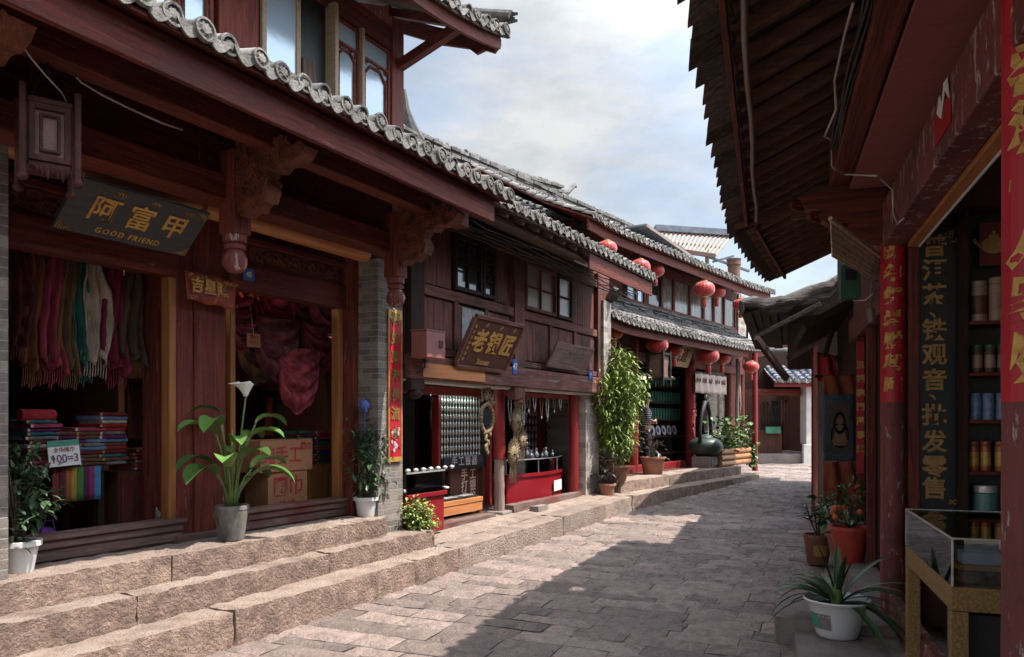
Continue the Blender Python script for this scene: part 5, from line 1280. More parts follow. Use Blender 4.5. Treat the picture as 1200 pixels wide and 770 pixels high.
for i in range(2):
    b = MB(); b.box(xn-0.13, xn-0.03, yd+0.05+i*0.18, yd+0.21+i*0.18, zt+0.10, zt+0.155)
    b.solo(FR, 'tea_packet', lav, ('left', 'right')[i]+' lavender tea packet inside the glass display case', 'packet', 'lavender packets in the case', bevel=0.004)
b = MB(); b.box(xn-0.16, xn-0.02, yd+0.03, yd+0.47, zt+0.075, zt+0.098); b.solo(FR, 'tea_box', mat('amber_box', (0.36,0.14,0.04), None, 6, (1,1,1), 0.5), 'flat amber box under the lavender packets', 'box', bevel=0.003)
for i in range(3):
    b = MB(); b.lathe((xn-0.09, yd+0.10+i*0.15, zt+0.004), [(0.05,0),(0.062,0.012),(0.062,0.04),(0.045,0.062),(0.012,0.066)], 16)
    b.solo(FR, 'tea_cake', tinbrown, 'dark pressed tea cake in the display case, '+('left', 'middle', 'right')[i], 'tea cake', 'tea cakes in the display case', smooth=40)
b = MB(); rnd = random.Random(41)
b.grid(lambda u, v: (xf+0.03+u*(xn-xf-0.24), yd+0.04+v*(wd-0.1), zt+0.01+0.05*abs(noise.noise(Vector((u*9, v*7, 2))))), 20, 14)
b.solo(FR, 'loose_tea', mat('loose_tea', (0.20,0.18,0.14), (0.05,0.05,0.035), 40, (1,1,1), 0.9, 0.6, 90), 'grey-green loose tea heaped inside the glass display case', 'loose tea', kind='stuff', smooth=True)

# ------------------------------------------------------------------ green meter box, bamboo blind, hanging wires
g = rc(996, 331, 0.72)
GB = thing(FR, tuple(g), 'meter_box', 'green metal meter box with a small window under the right eaves', 'meter box')
w = 0.085; h = 0.155
b = MB(); b.box(g.x-0.06, g.x+0.06, g.y-w, g.y+w, g.z-h, g.z+h); b.build('housing', M['greenbox'], GB, bevel=0.008)
b = MB(); b.box(g.x+0.061, g.x+0.068, g.y-0.035, g.y+0.04, g.z+0.02, g.z+0.10); b.build('window', M['darkglass'], GB, bevel=0.003)
b = MB(); b.box(g.x+0.0602, g.x+0.072, g.y-0.045, g.y-0.0352, g.z+0.01, g.z+0.11); b.box(g.x+0.0602, g.x+0.072, g.y+0.0402, g.y+0.05, g.z+0.01, g.z+0.11); b.box(g.x+0.0602, g.x+0.072, g.y-0.035, g.y+0.04, g.z+0.101, g.z+0.11); b.box(g.x+0.0602, g.x+0.072, g.y-0.035, g.y+0.04, g.z+0.01, g.z+0.019)
b.build('window_frame', M['iron'], GB)
b = MB(); b.tube([q(1000,352,.70), q(1014,352,.72), q(1022,345,.75), q(1026,340,.8)], 0.006, 5); b.solo(FR, 'thin_cable', M['wirewhite'], 'thin pale cable running from the green meter box to the column', 'cable', smooth=True)
b = MB(); b.tube([q(1021,326,.8), q(1021,350,.8), q(1020,362,.79)], 0.008, 6); b.tube([q(1020,362,.79), q(1022,378,.8)], 0.03, 8); b.solo(FR, 'hanging_switch', M['conduit'], 'bulky grey switch hanging on a cord under the bamboo blind', 'switch', smooth=40)
b = MB()
P00, P10, P11, P01 = rc(973, 258, 0.36), rc(1008, 262, 0.62), rc(1034, 300, 0.86), rc(1030, 322, 0.80)
A_, B_, C_, D_ = Vector(q(973,256,0.40)), Vector(q(1031,300,0.82)), Vector(q(1028,330,0.84)), Vector(q(975,300,0.44))
n = 26
for i in range(n):
    t = i/(n-1); p = A_.lerp(D_, t); r_ = B_.lerp(C_, t); b.tint = random.Random(i).random(); b.cyl(p, r_, 0.006, 5)
b.cyl(A_, B_, 0.016, 8)
b.solo(FR, 'bamboo_blind', M['bamboo'], 'split bamboo blind hanging slanted beside the green meter box', 'blind', kind=None)

# ================================================================== RIGHT, FARTHER: two more fronts
R2 = thing(FR, (-8.6, 0.9, 0.22), 'old_timber_house', 'dark timber house beyond the tea shop with red door posts and a low eave', 'house')
MQ = RZ(math.degrees(FQ.rot-FR.rot))                     # its roof swings out with the lane
def MBq():
    b = MB(); b.M = MQ; return b
p0 = FQ.loc(*FR.w(-7.5, 0.98, 0).xy); x2a, y2 = p0[0], FQ.loc(*FR.w(-7.6, 0.98, 0).xy)[1]
bx('front_wall', M['dark_v'], R2, (-12.4, -6.9, 0.98, 1.015, 0.15, 4.3), bevel=0)
profQ = [(y2-1.28, 3.50), (y2+0.0, 4.04), (y2+3.4, 5.9)]
tl, dc = MBq(), MB(); tile_roof(tl, dc, x2a-2.75, x2a-0.02, profQ, sp=0.19, r=0.06, plain=True, rnd=rr2)
rq = tl.build('roof', M['tile_dark'], R2, smooth=40, fix=False)
b = MBq(); roof_slab(b, x2a-2.75, x2a-0.02, profQ, 0.03, 0.03); b.build('roof_boards', M['dark_v'], rq)
for k in range(10):
    b = MBq(); x = x2a-0.1-k*0.27; b.bar((x, y2-1.18, 3.47), (x, y2+0.4, 4.12), 0.06, 0.07); b.build('rafter', M['dark_y'], rq)
b = MBq(); b.box(x2a-2.75, x2a-0.02, y2-1.10, y2-1.07, 3.46, 3.53); b.build('eave_batten', M['red_h'], R2)
shingles(rq, x2a-2.75, x2a+0.1, y2-1.34, 3.47, y2-0.92, 3.65, 78, MQ)
b = MB(); b.add([(-13.4, 0.30, 2.66), (-9.9, 0.42, 2.80), (-9.9, 3.2, 4.3), (-13.4, 3.2, 4.3)], [(0,1,2,3)]); b.build('added_shade_roof', M['dark_v'], R2, solid=0.08)  # added roof slab that keeps the sun off the recess and the lane
bx('lintel', M['red_h'], R2, (-9.6, -6.9, 0.88, 0.975, 2.55, 2.80), bevel=0.008)
bx('upper_panel', M['red_h'], R2, (-9.6, -6.9, 0.93, 0.975, 2.803, 3.6), bevel=0)
for px in (1002, 1013.5):
    xx = FR.n(px, 494, 0.88).x; b = MB(); b.box(xx-0.03, xx+0.03, 0.895, 0.975, 0.2, 2.55); b.build('door_post', M['red_v'], R2, bevel=0.008)
b = MB(); rnd = random.Random(6)
xx = FR.n(1002, 494, 0.88).x+0.031
t = thing(FR, (xx, 0.9, 1.1), 'couplet_strip', 'faded gilt couplet strip on the second door post beyond the tea shop', 'banner')
b.box(xx, xx+0.008, 0.895, 0.965, 1.1, 2.5); b.build('paper', M['banner'], t)
b = MB(); text(b, '五\n福\n臨\n門\n萬\n事\n興', 0.085, T(xx+0.011, 0.930, 1.80) @ RZ(90), ext=0.002, bold=0.003, line=1.75); b.build('lettering', M['gold'], t, fix=False)
# hanging rug with a seated figure, rust cloths above and below it, cloth bundle
yy_ = 9.2
r0, r1 = pe(965, 540, yy_), pe(1001, 462, yy_)
RG = thing(FE, ((r0.x+r1.x)/2, yy_, r0.z), 'hanging_rug', 'blue-grey rug with a seated figure hanging by the lane at right', 'rug')
b = MB(); b.grid(lambda u, v: (r0.x+(r1.x-r0.x)*u, yy_+0.012*math.sin(u*5+v*3), r0.z+(r1.z-r0.z)*v), 12, 20); b.build('weave', M['rugblue'], RG, smooth=True, solid=0.014)
cx_, cz_ = (r0.x+r1.x)/2, (r0.z+r1.z)/2; ww = r1.x-r0.x; hh = r1.z-r0.z
def disk(b, cx, cz, rx, rz, y, n=24, hole=0.0):
    if hole:
        for i in range(n):
            a0, a1 = 2*PI*i/n, 2*PI*(i+1)/n
            b.add([(cx+rx*math.cos(a0), y, cz+rz*math.sin(a0)), (cx+rx*math.cos(a1), y, cz+rz*math.sin(a1)), (cx+rx*hole*math.cos(a1), y, cz+rz*hole*math.sin(a1)), (cx+rx*hole*math.cos(a0), y, cz+rz*hole*math.sin(a0))], [(0,1,2,3)])
    else: b.add([(cx+rx*math.cos(2*PI*i/n), y, cz+rz*math.sin(2*PI*i/n)) for i in range(n)], [tuple(range(n))])
b = MB(); yb0 = yy_-0.024
b.box(cx_-ww*.34, cx_+ww*.34, yb0+0.002, yb0+0.006, cz_-hh*.36, cz_+hh*.36); b.build('field', mat('brown_rug_field', (0.13,0.10,0.075), (0.08,0.065,0.05), 30, (1,1,1), 0.95, 0.5, 80), RG)
b = MB(); disk(b, cx_, cz_+hh*.07, ww*.20, hh*.17, yb0-0.003, hole=0.72); disk(b, cx_, cz_-hh*.12, ww*.30, hh*.19, yb0-0.002, hole=0.82); b.build('outline', M['black'], RG, solid=0.004)
b = MB(); disk(b, cx_, cz_+hh*.09, ww*.085, hh*.055, yb0-0.004)
b.add([(cx_-ww*.12, yb0-0.003, cz_+hh*.03), (cx_+ww*.12, yb0-0.003, cz_+hh*.03), (cx_+ww*.17, yb0-0.003, cz_-hh*.12), (cx_+ww*.26, yb0-0.003, cz_-hh*.2), (cx_+ww*.2, yb0-0.003, cz_-hh*.27), (cx_-ww*.2, yb0-0.003, cz_-hh*.27), (cx_-ww*.26, yb0-0.003, cz_-hh*.2), (cx_-ww*.17, yb0-0.003, cz_-hh*.12)], [tuple(range(8))])
b.build('figure', M['rugtan'], RG, solid=0.004)
for nm, (ya_, yb2, yq, xo) in {'rust woven cloth hanging above the figured rug': (463, 440, 9.35, 0), 'rust woven cloth draped below the figured rug': (592, 541, 9.1, -0.05)}.items():
    a0, a1 = pe(966, ya_, yq), pe(1000, yb2, yq)
    b = MB(); b.grid(lambda u, v: (a0.x+xo*(1-v)+(a1.x-a0.x-xo*(1-v))*u, yq+0.03*math.sin(u*11+v*2)-0.12*(1-v)*(1 if xo else 0), a0.z+(a1.z-a0.z)*v), 20, 14)
    b.solo(FE, 'woven_cloth', M['rugrust'], nm, 'cloth', smooth=True, solid=0.014)
b = MB(); yq = 9.5
a0, a1 = pe(958, 455, yq), pe(1002, 448, yq); b.cyl(pe(955, 441, yq), pe(1002, 441, yq), 0.018, 8); b.solo(FE, 'hanging_pole', M['dark_h'], 'dark pole carrying the figured rug and rust cloth', 'pole', smooth=40)
a0, a1 = pe(962, 446, 11.2), pe(972, 412, 11.2)
b = MB(); b.grid(lambda u, v: (a0.x-0.05+(0.34)*u*(1-0.3*v), 11.2+0.04*math.sin(u*9), a0.z+(a1.z-a0.z)*v-0.05*u), 12, 8); b.solo(FE, 'red_cloth', M['banner'], 'small bright red cloth hung under the gnarled roof', 'cloth', smooth=True, solid=0.01)

# third front: gnarled roof edge reaching over the lane
R3 = thing(FE, (4.6, 12.6, 0.25), 'gnarled_roof_house', 'old shed-like house with gnarled warped roof edge reaching over the lane', 'house')
def eaveP(px, py, Y): return pe(px, py, Y)
YN = 12.4
# roof edge profile (across): world X,Z of the near end; sweeps back along the lane
top = [(868,362),(872,352),(884,349),(896,353),(912,352),(930,346),(950,338),(968,332),(990,322),(1030,300)]
dv = Vector((0.45, 1.0, 0)).normalized()
b = MB(); vs = []; n = len(top); NL = 10
for j in range(NL+1):
    for i, (px, py) in enumerate(top):
        p = pe(px, py, YN) + dv*(j*0.62); s_ = random.Random(i*7+j).uniform(-0.02, 0.02)
        vs.append(p+Vector((0, 0, s_)))
b.tint = 0.4
fs = []
for j in range(NL):
    for i in range(n-1): a = j*n+i; fs.append((a, a+1, a+n+1, a+n))
b.add(vs, fs); b.build('roof', M['tile_dark'], R3, solid=0.10, smooth=40)
b = MB()
def fine(ps, m=5): return [Vector(ps[i]).lerp(Vector(ps[i+1]), j/m) for i in range(len(ps)-1) for j in range(m)]+[Vector(ps[-1])]
fr_ = lambda rs, m=5: [rs[i]+(rs[i+1]-rs[i])*j/m for i in range(len(rs)-1) for j in range(m)]+[rs[-1]]
b.tube(fine([pe(x_, y_+5, YN-0.05)+Vector((0,0,0.03*math.sin(i*2.1))) for i, (x_, y_) in enumerate(top)]), fr_([0.03, 0.06, 0.085, 0.10, 0.10, 0.095, 0.09, 0.085, 0.08, 0.08]), 12)
b.tube(fine([pe(x_+6, y_+10, YN-0.03)+Vector((0,0,0.02*math.cos(i*1.7))) for i, (x_, y_) in enumerate(top[1:])]), fr_([0.03, 0.05, 0.06, 0.065, 0.06, 0.06, 0.055, 0.05, 0.05]), 9)
k0 = len(b.v)
for i in range(k0):
    v = Vector(b.v[i]); d_ = Vector((noise.noise(v*6), 0.6*noise.noise(v*6+Vector((9,2,4))), noise.noise(v*7+Vector((3,8,1)))))*0.05; b.v[i] = tuple(v+d_)
b.build('gnarled_barge_board', M['gnarl'], R3, smooth=30)
rnd = random.Random(9)
b = MB()
for k in range(12):                                      # soffit boards fanning in under the edge
    t = k/11
    p = pe(874+k*9.5, 366-k*3.2, YN+0.1); q_ = pe(890+k*7.5, 408-k*1.0, YN+2.6)
    b.tint = rnd.random(); b.bar(p, q_+Vector((0,0,rnd.uniform(-.05,.05))), 0.15, 0.03)
b.build('soffit_boards', M['gnarl'], R3)
b = MB(); p, q_ = pe(884, 396, YN), pe(962, 356, YN-0.4); b.bar(p, q_, 0.06, 0.07); b.build('tie_beam', M['gnarl'], R3, bevel=0.01)
b = MB(); p, q_ = pe(886, 396, 12.2), pe(922, 444, 12.6); b.bar(p, q_, 0.08, 0.10); b.build('strut', M['dark_h'], R3, bevel=0.01)
b = MB(); p, q_ = pe(982, 365, 10.6), pe(966, 418, 10.9); b.bar(p, q_, 0.05, 0.06); b.build('brace', M['dark_h'], R3, bevel=0.006)
b = MB(); p, q_ = pe(978, 418, 10.8), pe(1004, 446, 10.6); b.bar(p, q_, 0.06, 0.06); b.build('brace', M['dark_h'], R3, bevel=0.006)
a_ = pe(925, 494, 13.4)
b = MB(); b.add([], []);
pA, pB, pC, pD = pe(925, 420, 13.3), pe(1010, 420, 12.0), pe(1010, 330, 12.0), pe(925, 372, 13.3)
b.bar((pA.x, pA.y, 3.0), (pB.x+1.5, pB.y, 3.0), 0.3, 0.9); b.build('upper_boarding', M['dark_h'], R3)
bb = pe(968, 494, 12.0)
b = MB(); b.box(bb.x-0.02, bb.x+2.5, 12.3, 12.4, 0.1, 3.3); b.build('front_wall', M['dark_v'], R3)
b = MB(); pq = bb + dv*6; b.bar((bb.x, 12.35, 1.6), (bb.x+2.4, 17.6, 1.6), 0.1, 3.2); b.build('side_wall', M['dark_v'], R3)
b = MB(); b.box(bb.x-0.10, bb.x-0.03, 12.25, 12.34, 0.2, 3.0); b.build('post', M['red_v'], R3, bevel=0.006)
# ================================================================== SIGNS AND PLATES
def board_sign(F, x0, x1, n0, z0, lean, h, name, label, cat, m_board, m_edge, th=0.035, edge=0.0):
    w = x1-x0; t = thing(F, ((x0+x1)/2, n0, z0), name, label, cat)
    MM = T((x0+x1)/2, n0, z0) @ RX(lean)
    b = MB(); b.M = MM; b.box(-w/2, w/2, -th/2, th/2, 0, h); b.build('board', M[m_board], t, bevel=0.004)
    if edge:
        b = MB(); b.M = MM
        for q in ((-w/2-0.012, w/2+0.012, -th/2-0.015, th/2, h+0.001, h+edge), (-w/2-0.012, w/2+0.012, -th/2-0.015, th/2, -edge, -0.001), (-w/2-edge, -w/2-0.001, -th/2-0.015, th/2, 0, h), (w/2+0.001, w/2+edge, -th/2-0.015, th/2, 0, h)): b.box(*q)
        b.build('frame', M[m_edge], t, bevel=0.004)
    return t, MM
gp = FL.n(58, 265, 5.3); gq = FL.n(213, 301, 5.3)
GS, MM = board_sign(FL, gp.x, gq.x, 5.28, 2.985, 46, 0.43, 'shop_sign', 'black shop sign tilted forward reading GOOD FRIEND in gold', 'sign', 'signgrey', 'signgrey')
w = gq.x-gp.x
b = MB()
for i, ch in enumerate('阿富甲'): text(b, ch, 0.215, MM @ T(-w*0.25+i*w*0.265, -0.020, 0.225) , ext=0.006, bold=0.003)
b.build('lettering', M['gold'], GS, fix=False, label='gold characters')
b = MB(); text(b, 'GOOD FRIEND', 0.062, MM @ T(0, -0.020, 0.062), ext=0.004, bold=0.001, space=1.3, shear=0.1); b.build('english_lettering', M['gold'], GS, fix=False)
b = MB(); b.M = MM; rnd = random.Random(5)
for i in range(3):
    cx = -w*0.20+i*w*0.27
    for k in range(3):
        ph = rnd.uniform(0, 6); r0 = rnd.uniform(0.014, 0.026)
        b.tube([(cx+k*0.022-0.02+math.cos(ph+t*.8)*r0*(1-t/11), -0.021, 0.385+math.sin(ph+t*.8)*r0*(1-t/11)) for t in range(8)], 0.0035, 4)
b.build('pictographs', M['dullgold'], GS)
b = MB(); b.M = MM
for sx, sz in ((-1, 0), (1, 0), (1, 1)):
    x0 = sx*w/2*0.985; z0 = 0.012 if sz == 0 else 0.418; d = -sx; e = 1 if sz == 0 else -1
    for k in range(4): b.tube([(x0+d*0.02*k, -0.020, z0), (x0+d*(0.012*k+0.012), -0.022, z0+e*(0.075-0.016*k)), (x0+d*(0.02*k+0.03), -0.020, z0+e*0.01)], 0.004, 4)
b.build('corner_ornaments', M['dullgold'], GS)
b = MB(); b.cyl((gp.x+0.15, 5.28, 3.02), (gp.x+0.15, 5.5, 3.06), 0.012, 6); b.build('iron_stay', M['iron'], GS)
b = MB(); b.cyl((gq.x-0.15, 5.28, 3.02), (gq.x-0.15, 5.5, 3.06), 0.012, 6); b.build('iron_stay', M['iron'], GS)

a = FL.n(531, 427, 5.02); c = FL.n(588, 432, 5.02)
BS, MM = board_sign(FL, a.x+0.02, c.x, 4.99, 2.34, 27, 0.60, 'shop_sign', 'brown framed sign with gold silversmith characters tilted out over the silver shop', 'sign', 'inner', 'old_h', edge=0.045)
w = c.x-a.x
b = MB()
for i, ch in enumerate('老银匠'): text(b, ch, 0.30, MM @ T(-w*0.27+i*w*0.29, -0.022, 0.31), ext=0.006, bold=0.008)
b.build('lettering', M['gold'], BS, fix=False)
b = MB(); text(b, 'Yunnan', 0.10, MM @ T(-0.05, -0.022, 0.065), ext=0.004, bold=0.003); b.build('small_lettering', M['dullgold'], BS, fix=False)
b = MB(); b.M = MM; rnd = random.Random(15)
for k in range(7): b.box(-w/2+0.055, -w/2+0.085, -0.024, -0.0185, 0.06+k*0.07, 0.10+k*0.07)
for i in range(3):
    for k in range(2): b.ball((-w*0.25+i*w*0.29+k*0.03, -0.02, 0.53+0.02*k), 0.016, 6, 4, (1, .3, 1.4))
b.build('side_marks', M['dullgold'], BS)
b = MB(); b.bar((a.x+0.3, 5.03, 2.40), (a.x+0.3, 4.99, 2.37), 0.02, 0.02); b.build('iron_stay', M['iron'], BS)
a = FL.n(638, 425, 5.02); c = FL.n(682, 431, 5.02)
GB2, MM = board_sign(FL, a.x, c.x, 4.99, 2.46, 27, 0.40, 'shop_sign', 'bare grey weathered sign board tilted out right of the brown silversmith sign', 'sign', 'grey_h', 'grey_h')
b = MB(); text(b, '云雾银器', 0.20, MM @ T(0, -0.018, 0.21), ext=0.002, bold=0.0); b.build('lettering', mat('faded_ink', (0.13,0.105,0.09), None, 6, (1,1,1), 0.85), GB2, fix=False)
# number plates
def plate(F, px, py, n, w, h, label, txt):
    p = F.n(px, py, n); t = thing(F, (p.x, n, p.z-h/2), 'number_plate', label, 'number plate')
    b = MB(); b.box(p.x-w/2, p.x+w/2, n-0.008, n, p.z-h/2, p.z+h/2); b.build('plate', M['plateblue'], t, bevel=0.002)
    b = MB(); text(b, txt, h*0.62, T(p.x, n-0.010, p.z), ext=0.001, bold=0.001); b.build('lettering', M['paper'], t, fix=False)
plate(FL, 291, 322, 5.45, 0.13, 0.11, 'blue enamel house number plate on the scarf shop lintel', '45')
plate(FL, 603, 430, N2-0.075, 0.12, 0.20, 'blue enamel plate under the brown silversmith sign', '47')
plate(FL, 692, 440, N2-0.075, 0.16, 0.14, 'blue number plate 7 at the right end of the silver shop beam', '7')
p = FL.n(495, 405, N2-0.1)
MX = thing(FL, (p.x, N2-0.1, p.z-0.15), 'mail_box', 'dusty rose metal box bracketed to the dark wall post', 'box')
b = MB(); b.box(p.x-0.20, p.x+0.16, N2-0.30, N2-0.09, p.z-0.15, p.z+0.14); b.build('housing', M['pinkbox'], MX, bevel=0.008)
b = MB(); b.box(p.x+0.03, p.x+0.10, N2-0.312, N2-0.3005, p.z-0.03, p.z+0.05); b.build('meter_window', M['inner'], MX, bevel=0.002)
b = MB(); b.box(p.x-0.205, p.x+0.165, N2-0.305, N2-0.085, p.z+0.141, p.z+0.155); b.build('lid', M['pinkbox'], MX, bevel=0.003)
b = MB(); b.tube([(p.x-0.1, N2-0.2, p.z-0.15), (p.x-0.1, N2-0.2, p.z-0.25), (p.x-0.14, N2-0.12, p.z-0.32)], 0.012, 6); b.build('cable_tail', M['iron'], MX)
# red paper plaque draped on the maroon column; couplet on brick pillar; bay-two tag
p = FL.n(240, 337, 5.47)
PQ = thing(FL, (4.49, 5.44, 2.66), 'festival_plaque', 'crumpled red and gold paper plaque pinned across the maroon column', 'plaque')
b = MB(); b.grid(lambda u, v: (4.26+0.52*u, 5.40+0.012*math.sin(u*17)+0.03*v+(0.05*(u-0.85)*6*(1-v) if u > 0.85 else 0), 2.66+0.24*v-0.03*u*(1-v)+0.008*math.sin(u*13)), 24, 8); b.build('paper', mat('orange_red_paper', (0.30,0.045,0.022), (0.15,0.02,0.012), 7, (1,1,1), 0.5, 0.3, 14), PQ, smooth=True, solid=0.01)
b = MB()
text(b, '吉星照', 0.13, T(4.49, 5.398, 2.78), ext=0.003, bold=0.004); b.build('lettering', M['gold'], PQ, fix=False)
b = MB(); rnd = random.Random(3)
for k in range(40):
    u = rnd.random(); e = rnd.choice((0.03, 0.21)); ph = rnd.uniform(0, 6)
    b.tube([(4.27+0.5*u+math.cos(ph+t*.8)*.018, 5.398, 2.66+e-0.02*u+math.sin(ph+t*.8)*.014) for t in range(5)], 0.0035, 4)
b.build('gilt_border', M['dullgold'], PQ)
pa, pc = FL.n(455, 536, 5.09), FL.n(469, 374, 5.09)
CB = thing(FL, (6.6, 5.09, 1.30), 'couplet_banner', 'long red and gold couplet hung on the grey brick pillar', 'banner')
x0c, x1c = pa.x, pc.x; zA, zB = pa.z, FL.n(462, 374, 5.09).z
b = MB(); b.box(x0c, x1c, 5.078, 5.088, zA, zB); b.build('paper', M['banner'], CB)
b = MB(); b.box(x0c-0.012, x0c, 5.074, 5.088, zA, zB); b.box(x1c, x1c+0.012, 5.074, 5.088, zA, zB); b.box(x0c-0.012, x1c+0.012, 5.074, 5.088, zB, zB+0.10); b.box(x0c-0.012, x1c+0.012, 5.074, 5.088, zA-0.05, zA); b.build('gilt_border', M['gold'], CB)
b = MB(); text(b, '福\n如\n東\n海\n長\n流\n水', 0.15, T((x0c+x1c)/2, 5.072, (zA+zB)/2+0.12), ext=0.002, bold=0.004, line=1.35); b.build('lettering', mat('dark_gold_ink', (0.22,0.13,0.03), None, 6, (1,1,1), 0.5), CB, fix=False)
b = MB(); rnd = random.Random(2)
for k in range(14): b.ball(((x0c+x1c)/2+rnd.uniform(-.06,.06), 5.074, zA+0.03+rnd.random()*0.28), rnd.uniform(.012,.026), 6, 4, (1,.25,1.3))
b.build('printed_figure', mat('printed_pastels', (0.20,0.28,0.5), (0.55,0.4,0.3), 30, (1,1,1), 0.6), CB)

# ================================================================== WOODEN LANTERN
p = FL.n(56, 163, 4.35)
WL = thing(FL, (p.x, 4.35, p.z-0.2), 'wooden_lantern', 'old square purple-brown wooden lantern hanging under the left eaves', 'lantern')
c = Vector((p.x, 4.35, p.z)); hw, hh2 = 0.10, 0.17
MMl = T(c.x, c.y, c.z) @ RZ(-24)
b = MB(); b.M = MMl; b.box(-hw, hw, -hw, hw, -hh2-0.02, -hh2+0.012); b.build('base', M['lanternwood'], WL, bevel=0.006)
b = MB(); b.M = MMl; b.box(-hw-.01, hw+.01, -hw-.01, hw+.01, hh2-0.012, hh2+0.02); b.build('top', M['lanternwood'], WL, bevel=0.006)
for sx in (-1, 1):
    for sy in (-1, 1):
        b = MB(); b.M = MMl; b.cyl((sx*(hw+.03), sy*(hw+.03), -hh2-0.08), (sx*(hw+.03), sy*(hw+.03), hh2+0.07), 0.018, 8); b.ball((sx*(hw+.03), sy*(hw+.03), -hh2-0.09), 0.028, 8, 6); b.build('corner_spindle', M['lanternwood'], WL, smooth=45)
for k in range(4):
    b = MB(); b.M = MMl @ RZ(90*k)
    b.box(-hw, -hw+.03, -hw-.012, -hw+.012, -hh2+.013, hh2-.013); b.box(hw-.03, hw, -hw-.012, -hw+.012, -hh2+.013, hh2-.013)
    b.box(-hw+.03, hw-.03, -hw-.012, -hw+.012, -hh2+.013, -hh2+.045); b.box(-hw+.03, hw-.03, -hw-.012, -hw+.012, hh2-.045, hh2-.013)
    b.box(-hw+.05, -hw+.066, -hw-.008, -hw+.008, -hh2+.065, hh2-.065); b.box(hw-.066, hw-.05, -hw-.008, -hw+.008, -hh2+.065, hh2-.065); b.box(-hw+.066, hw-.066, -hw-.008, -hw+.008, -hh2+.065, -hh2+.08); b.box(-hw+.066, hw-.066, -hw-.008, -hw+.008, hh2-.08, hh2-.065)
    f = b.build('lattice_panel', M['lanternwood'], WL, bevel=0.003)
    b = MB(); b.M = MMl @ RZ(90*k); b.box(-hw+.03, hw-.03, -hw+.010, -hw+.014, -hh2+.045, hh2-.045); b.build('pane', M['amber'], f)
b = MB(); b.M = MMl; rnd = random.Random(7)
for k in range(10): b.tube([(-hw+.03+k*.024, -hw-.02, -hh2-.02), (-hw+.03+k*.024+.01, -hw-.02, -hh2-.05-.02*(k%3)), (-hw+.045+k*.024, -hw-.02, -hh2-.02)], 0.008, 5)
b.build('carved_apron', M['lanternwood'], WL)
b = MB(); b.tube([(c.x-0.09, c.y, c.z+hh2+.02), (c.x-0.05, c.y, c.z+hh2+.16), (c.x, c.y, c.z+hh2+.20), (c.x+.05, c.y, c.z+hh2+.15), (c.x+.09, c.y, c.z+hh2+.02)], 0.008, 6); b.cyl((c.x, c.y, c.z+hh2+.19), (c.x, c.y, 3.70), 0.010, 6); b.build('hanging_wire', M['iron'], WL, smooth=True)
b = MB(); pts = [FL.n(17, 18, 4.1), FL.n(20, 45, 4.12), FL.n(38, 70, 4.14), FL.n(55, 90, 4.2), FL.n(72, 108, 4.25), FL.n(80, 125, 4.3)]
b.tube(pts, 0.005, 5); b.tube([FL.n(75, 72, 4.6), FL.n(95, 96, 4.62), FL.n(118, 110, 4.64), FL.n(150, 126, 4.65), FL.n(190, 144, 4.66), FL.n(214, 152, 4.67)], 0.008, 6)
b.solo(FL, 'eave_cable', M['wirewhite'], 'thin pale cables sagging from the left eaves behind the wooden lantern', 'cable', smooth=True)

# ================================================================== RED LANTERNS
def make_lantern(r):
    t = thing(FB, (0, 0, 0), 'red_lantern', 'x', 'lantern', 'red lanterns on the tea house')
    b = MB(); prof = [(0.34*r, -0.74*r)] + [(r*(math.sin(PI*(i+0.5)/13))**0.72, -0.74*r*math.cos(PI*(i+0.5)/13)) for i in range(13)] + [(0.34*r, 0.74*r)]
    b.lathe((0,0,0), prof, 54, rib=0.10, nrib=18); b.build('shade', M['lantern'], t, smooth=True)
    for s_ in (-1, 1):
        b = MB(); b.lathe((0,0,s_*0.78*r-0.07*r), [(0.30*r,0),(0.36*r,0.02*r),(0.36*r,0.12*r),(0.30*r,0.14*r)], 18); b.build('gold_cap', M['gold'], t, smooth=40)
    b = MB(); b.lathe((0,0,-1.75*r), [(0.20*r,0),(0.24*r,0.1*r),(0.26*r,0.55*r),(0.20*r,0.85*r),(0.08*r,0.92*r)], 14, rib=0.15, nrib=14); b.build('tassel', M['lantern'], t, smooth=50)
    b = MB(); b.cyl((0,0,0.84*r), (0,0,1.9*r), 0.03*r, 6); b.build('cord', M['iron'], t)
    return t
LN = [ # px, py, n, radius px, label
 (711, 291, 6.62, 12.5, 'red lantern under the upper eaves, alone above the silver shop roof'),
 (750, 313, 6.62, 12.5, 'left red lantern of the first pair under the upper eaves'),
 (768, 317, 6.95, 11, 'right red lantern of the first pair, half behind its twin'),
 (825, 339, 6.62, 13, 'left red lantern of the middle pair under the upper eaves'),
 (840, 342, 6.95, 10.5, 'right red lantern of the middle pair, partly behind its twin'),
 (868, 357, 6.62, 9.5, 'last red lantern under the upper eaves beside the curtained end window'),
 (720, 390, 6.9, 10.5, 'small red lantern under the lower eaves beside the brick pier'),
 (770, 404, 6.85, 13.5, 'left red lantern over the tea house door'),
 (790, 410, 7.02, 11.5, 'right red lantern over the tea house door, beside the wooden sign'),
 (830, 417, 6.85, 13, 'left red lantern above the cream curtain'),
 (846, 419, 7.0, 11, 'right red lantern above the cream curtain'),
 (880, 430, 6.62, 9.5, 'tilted red lantern at the corner post of the tea house')]
base = make_lantern(0.2)
for i, (px, py, n, rp, lab) in enumerate(LN):
    p = FB.n(px, py, n); Y = FB.w(p.x, p.y, 0).y; r = 0.93*rp*Y/FPX
    if i == 0: base.location = FB.w(*p); base['label'] = lab; base.scale = (r/0.2,)*3
    else: dup(base, FB, tuple(p), rot=i*0.7, label=lab, scale=r/0.2)

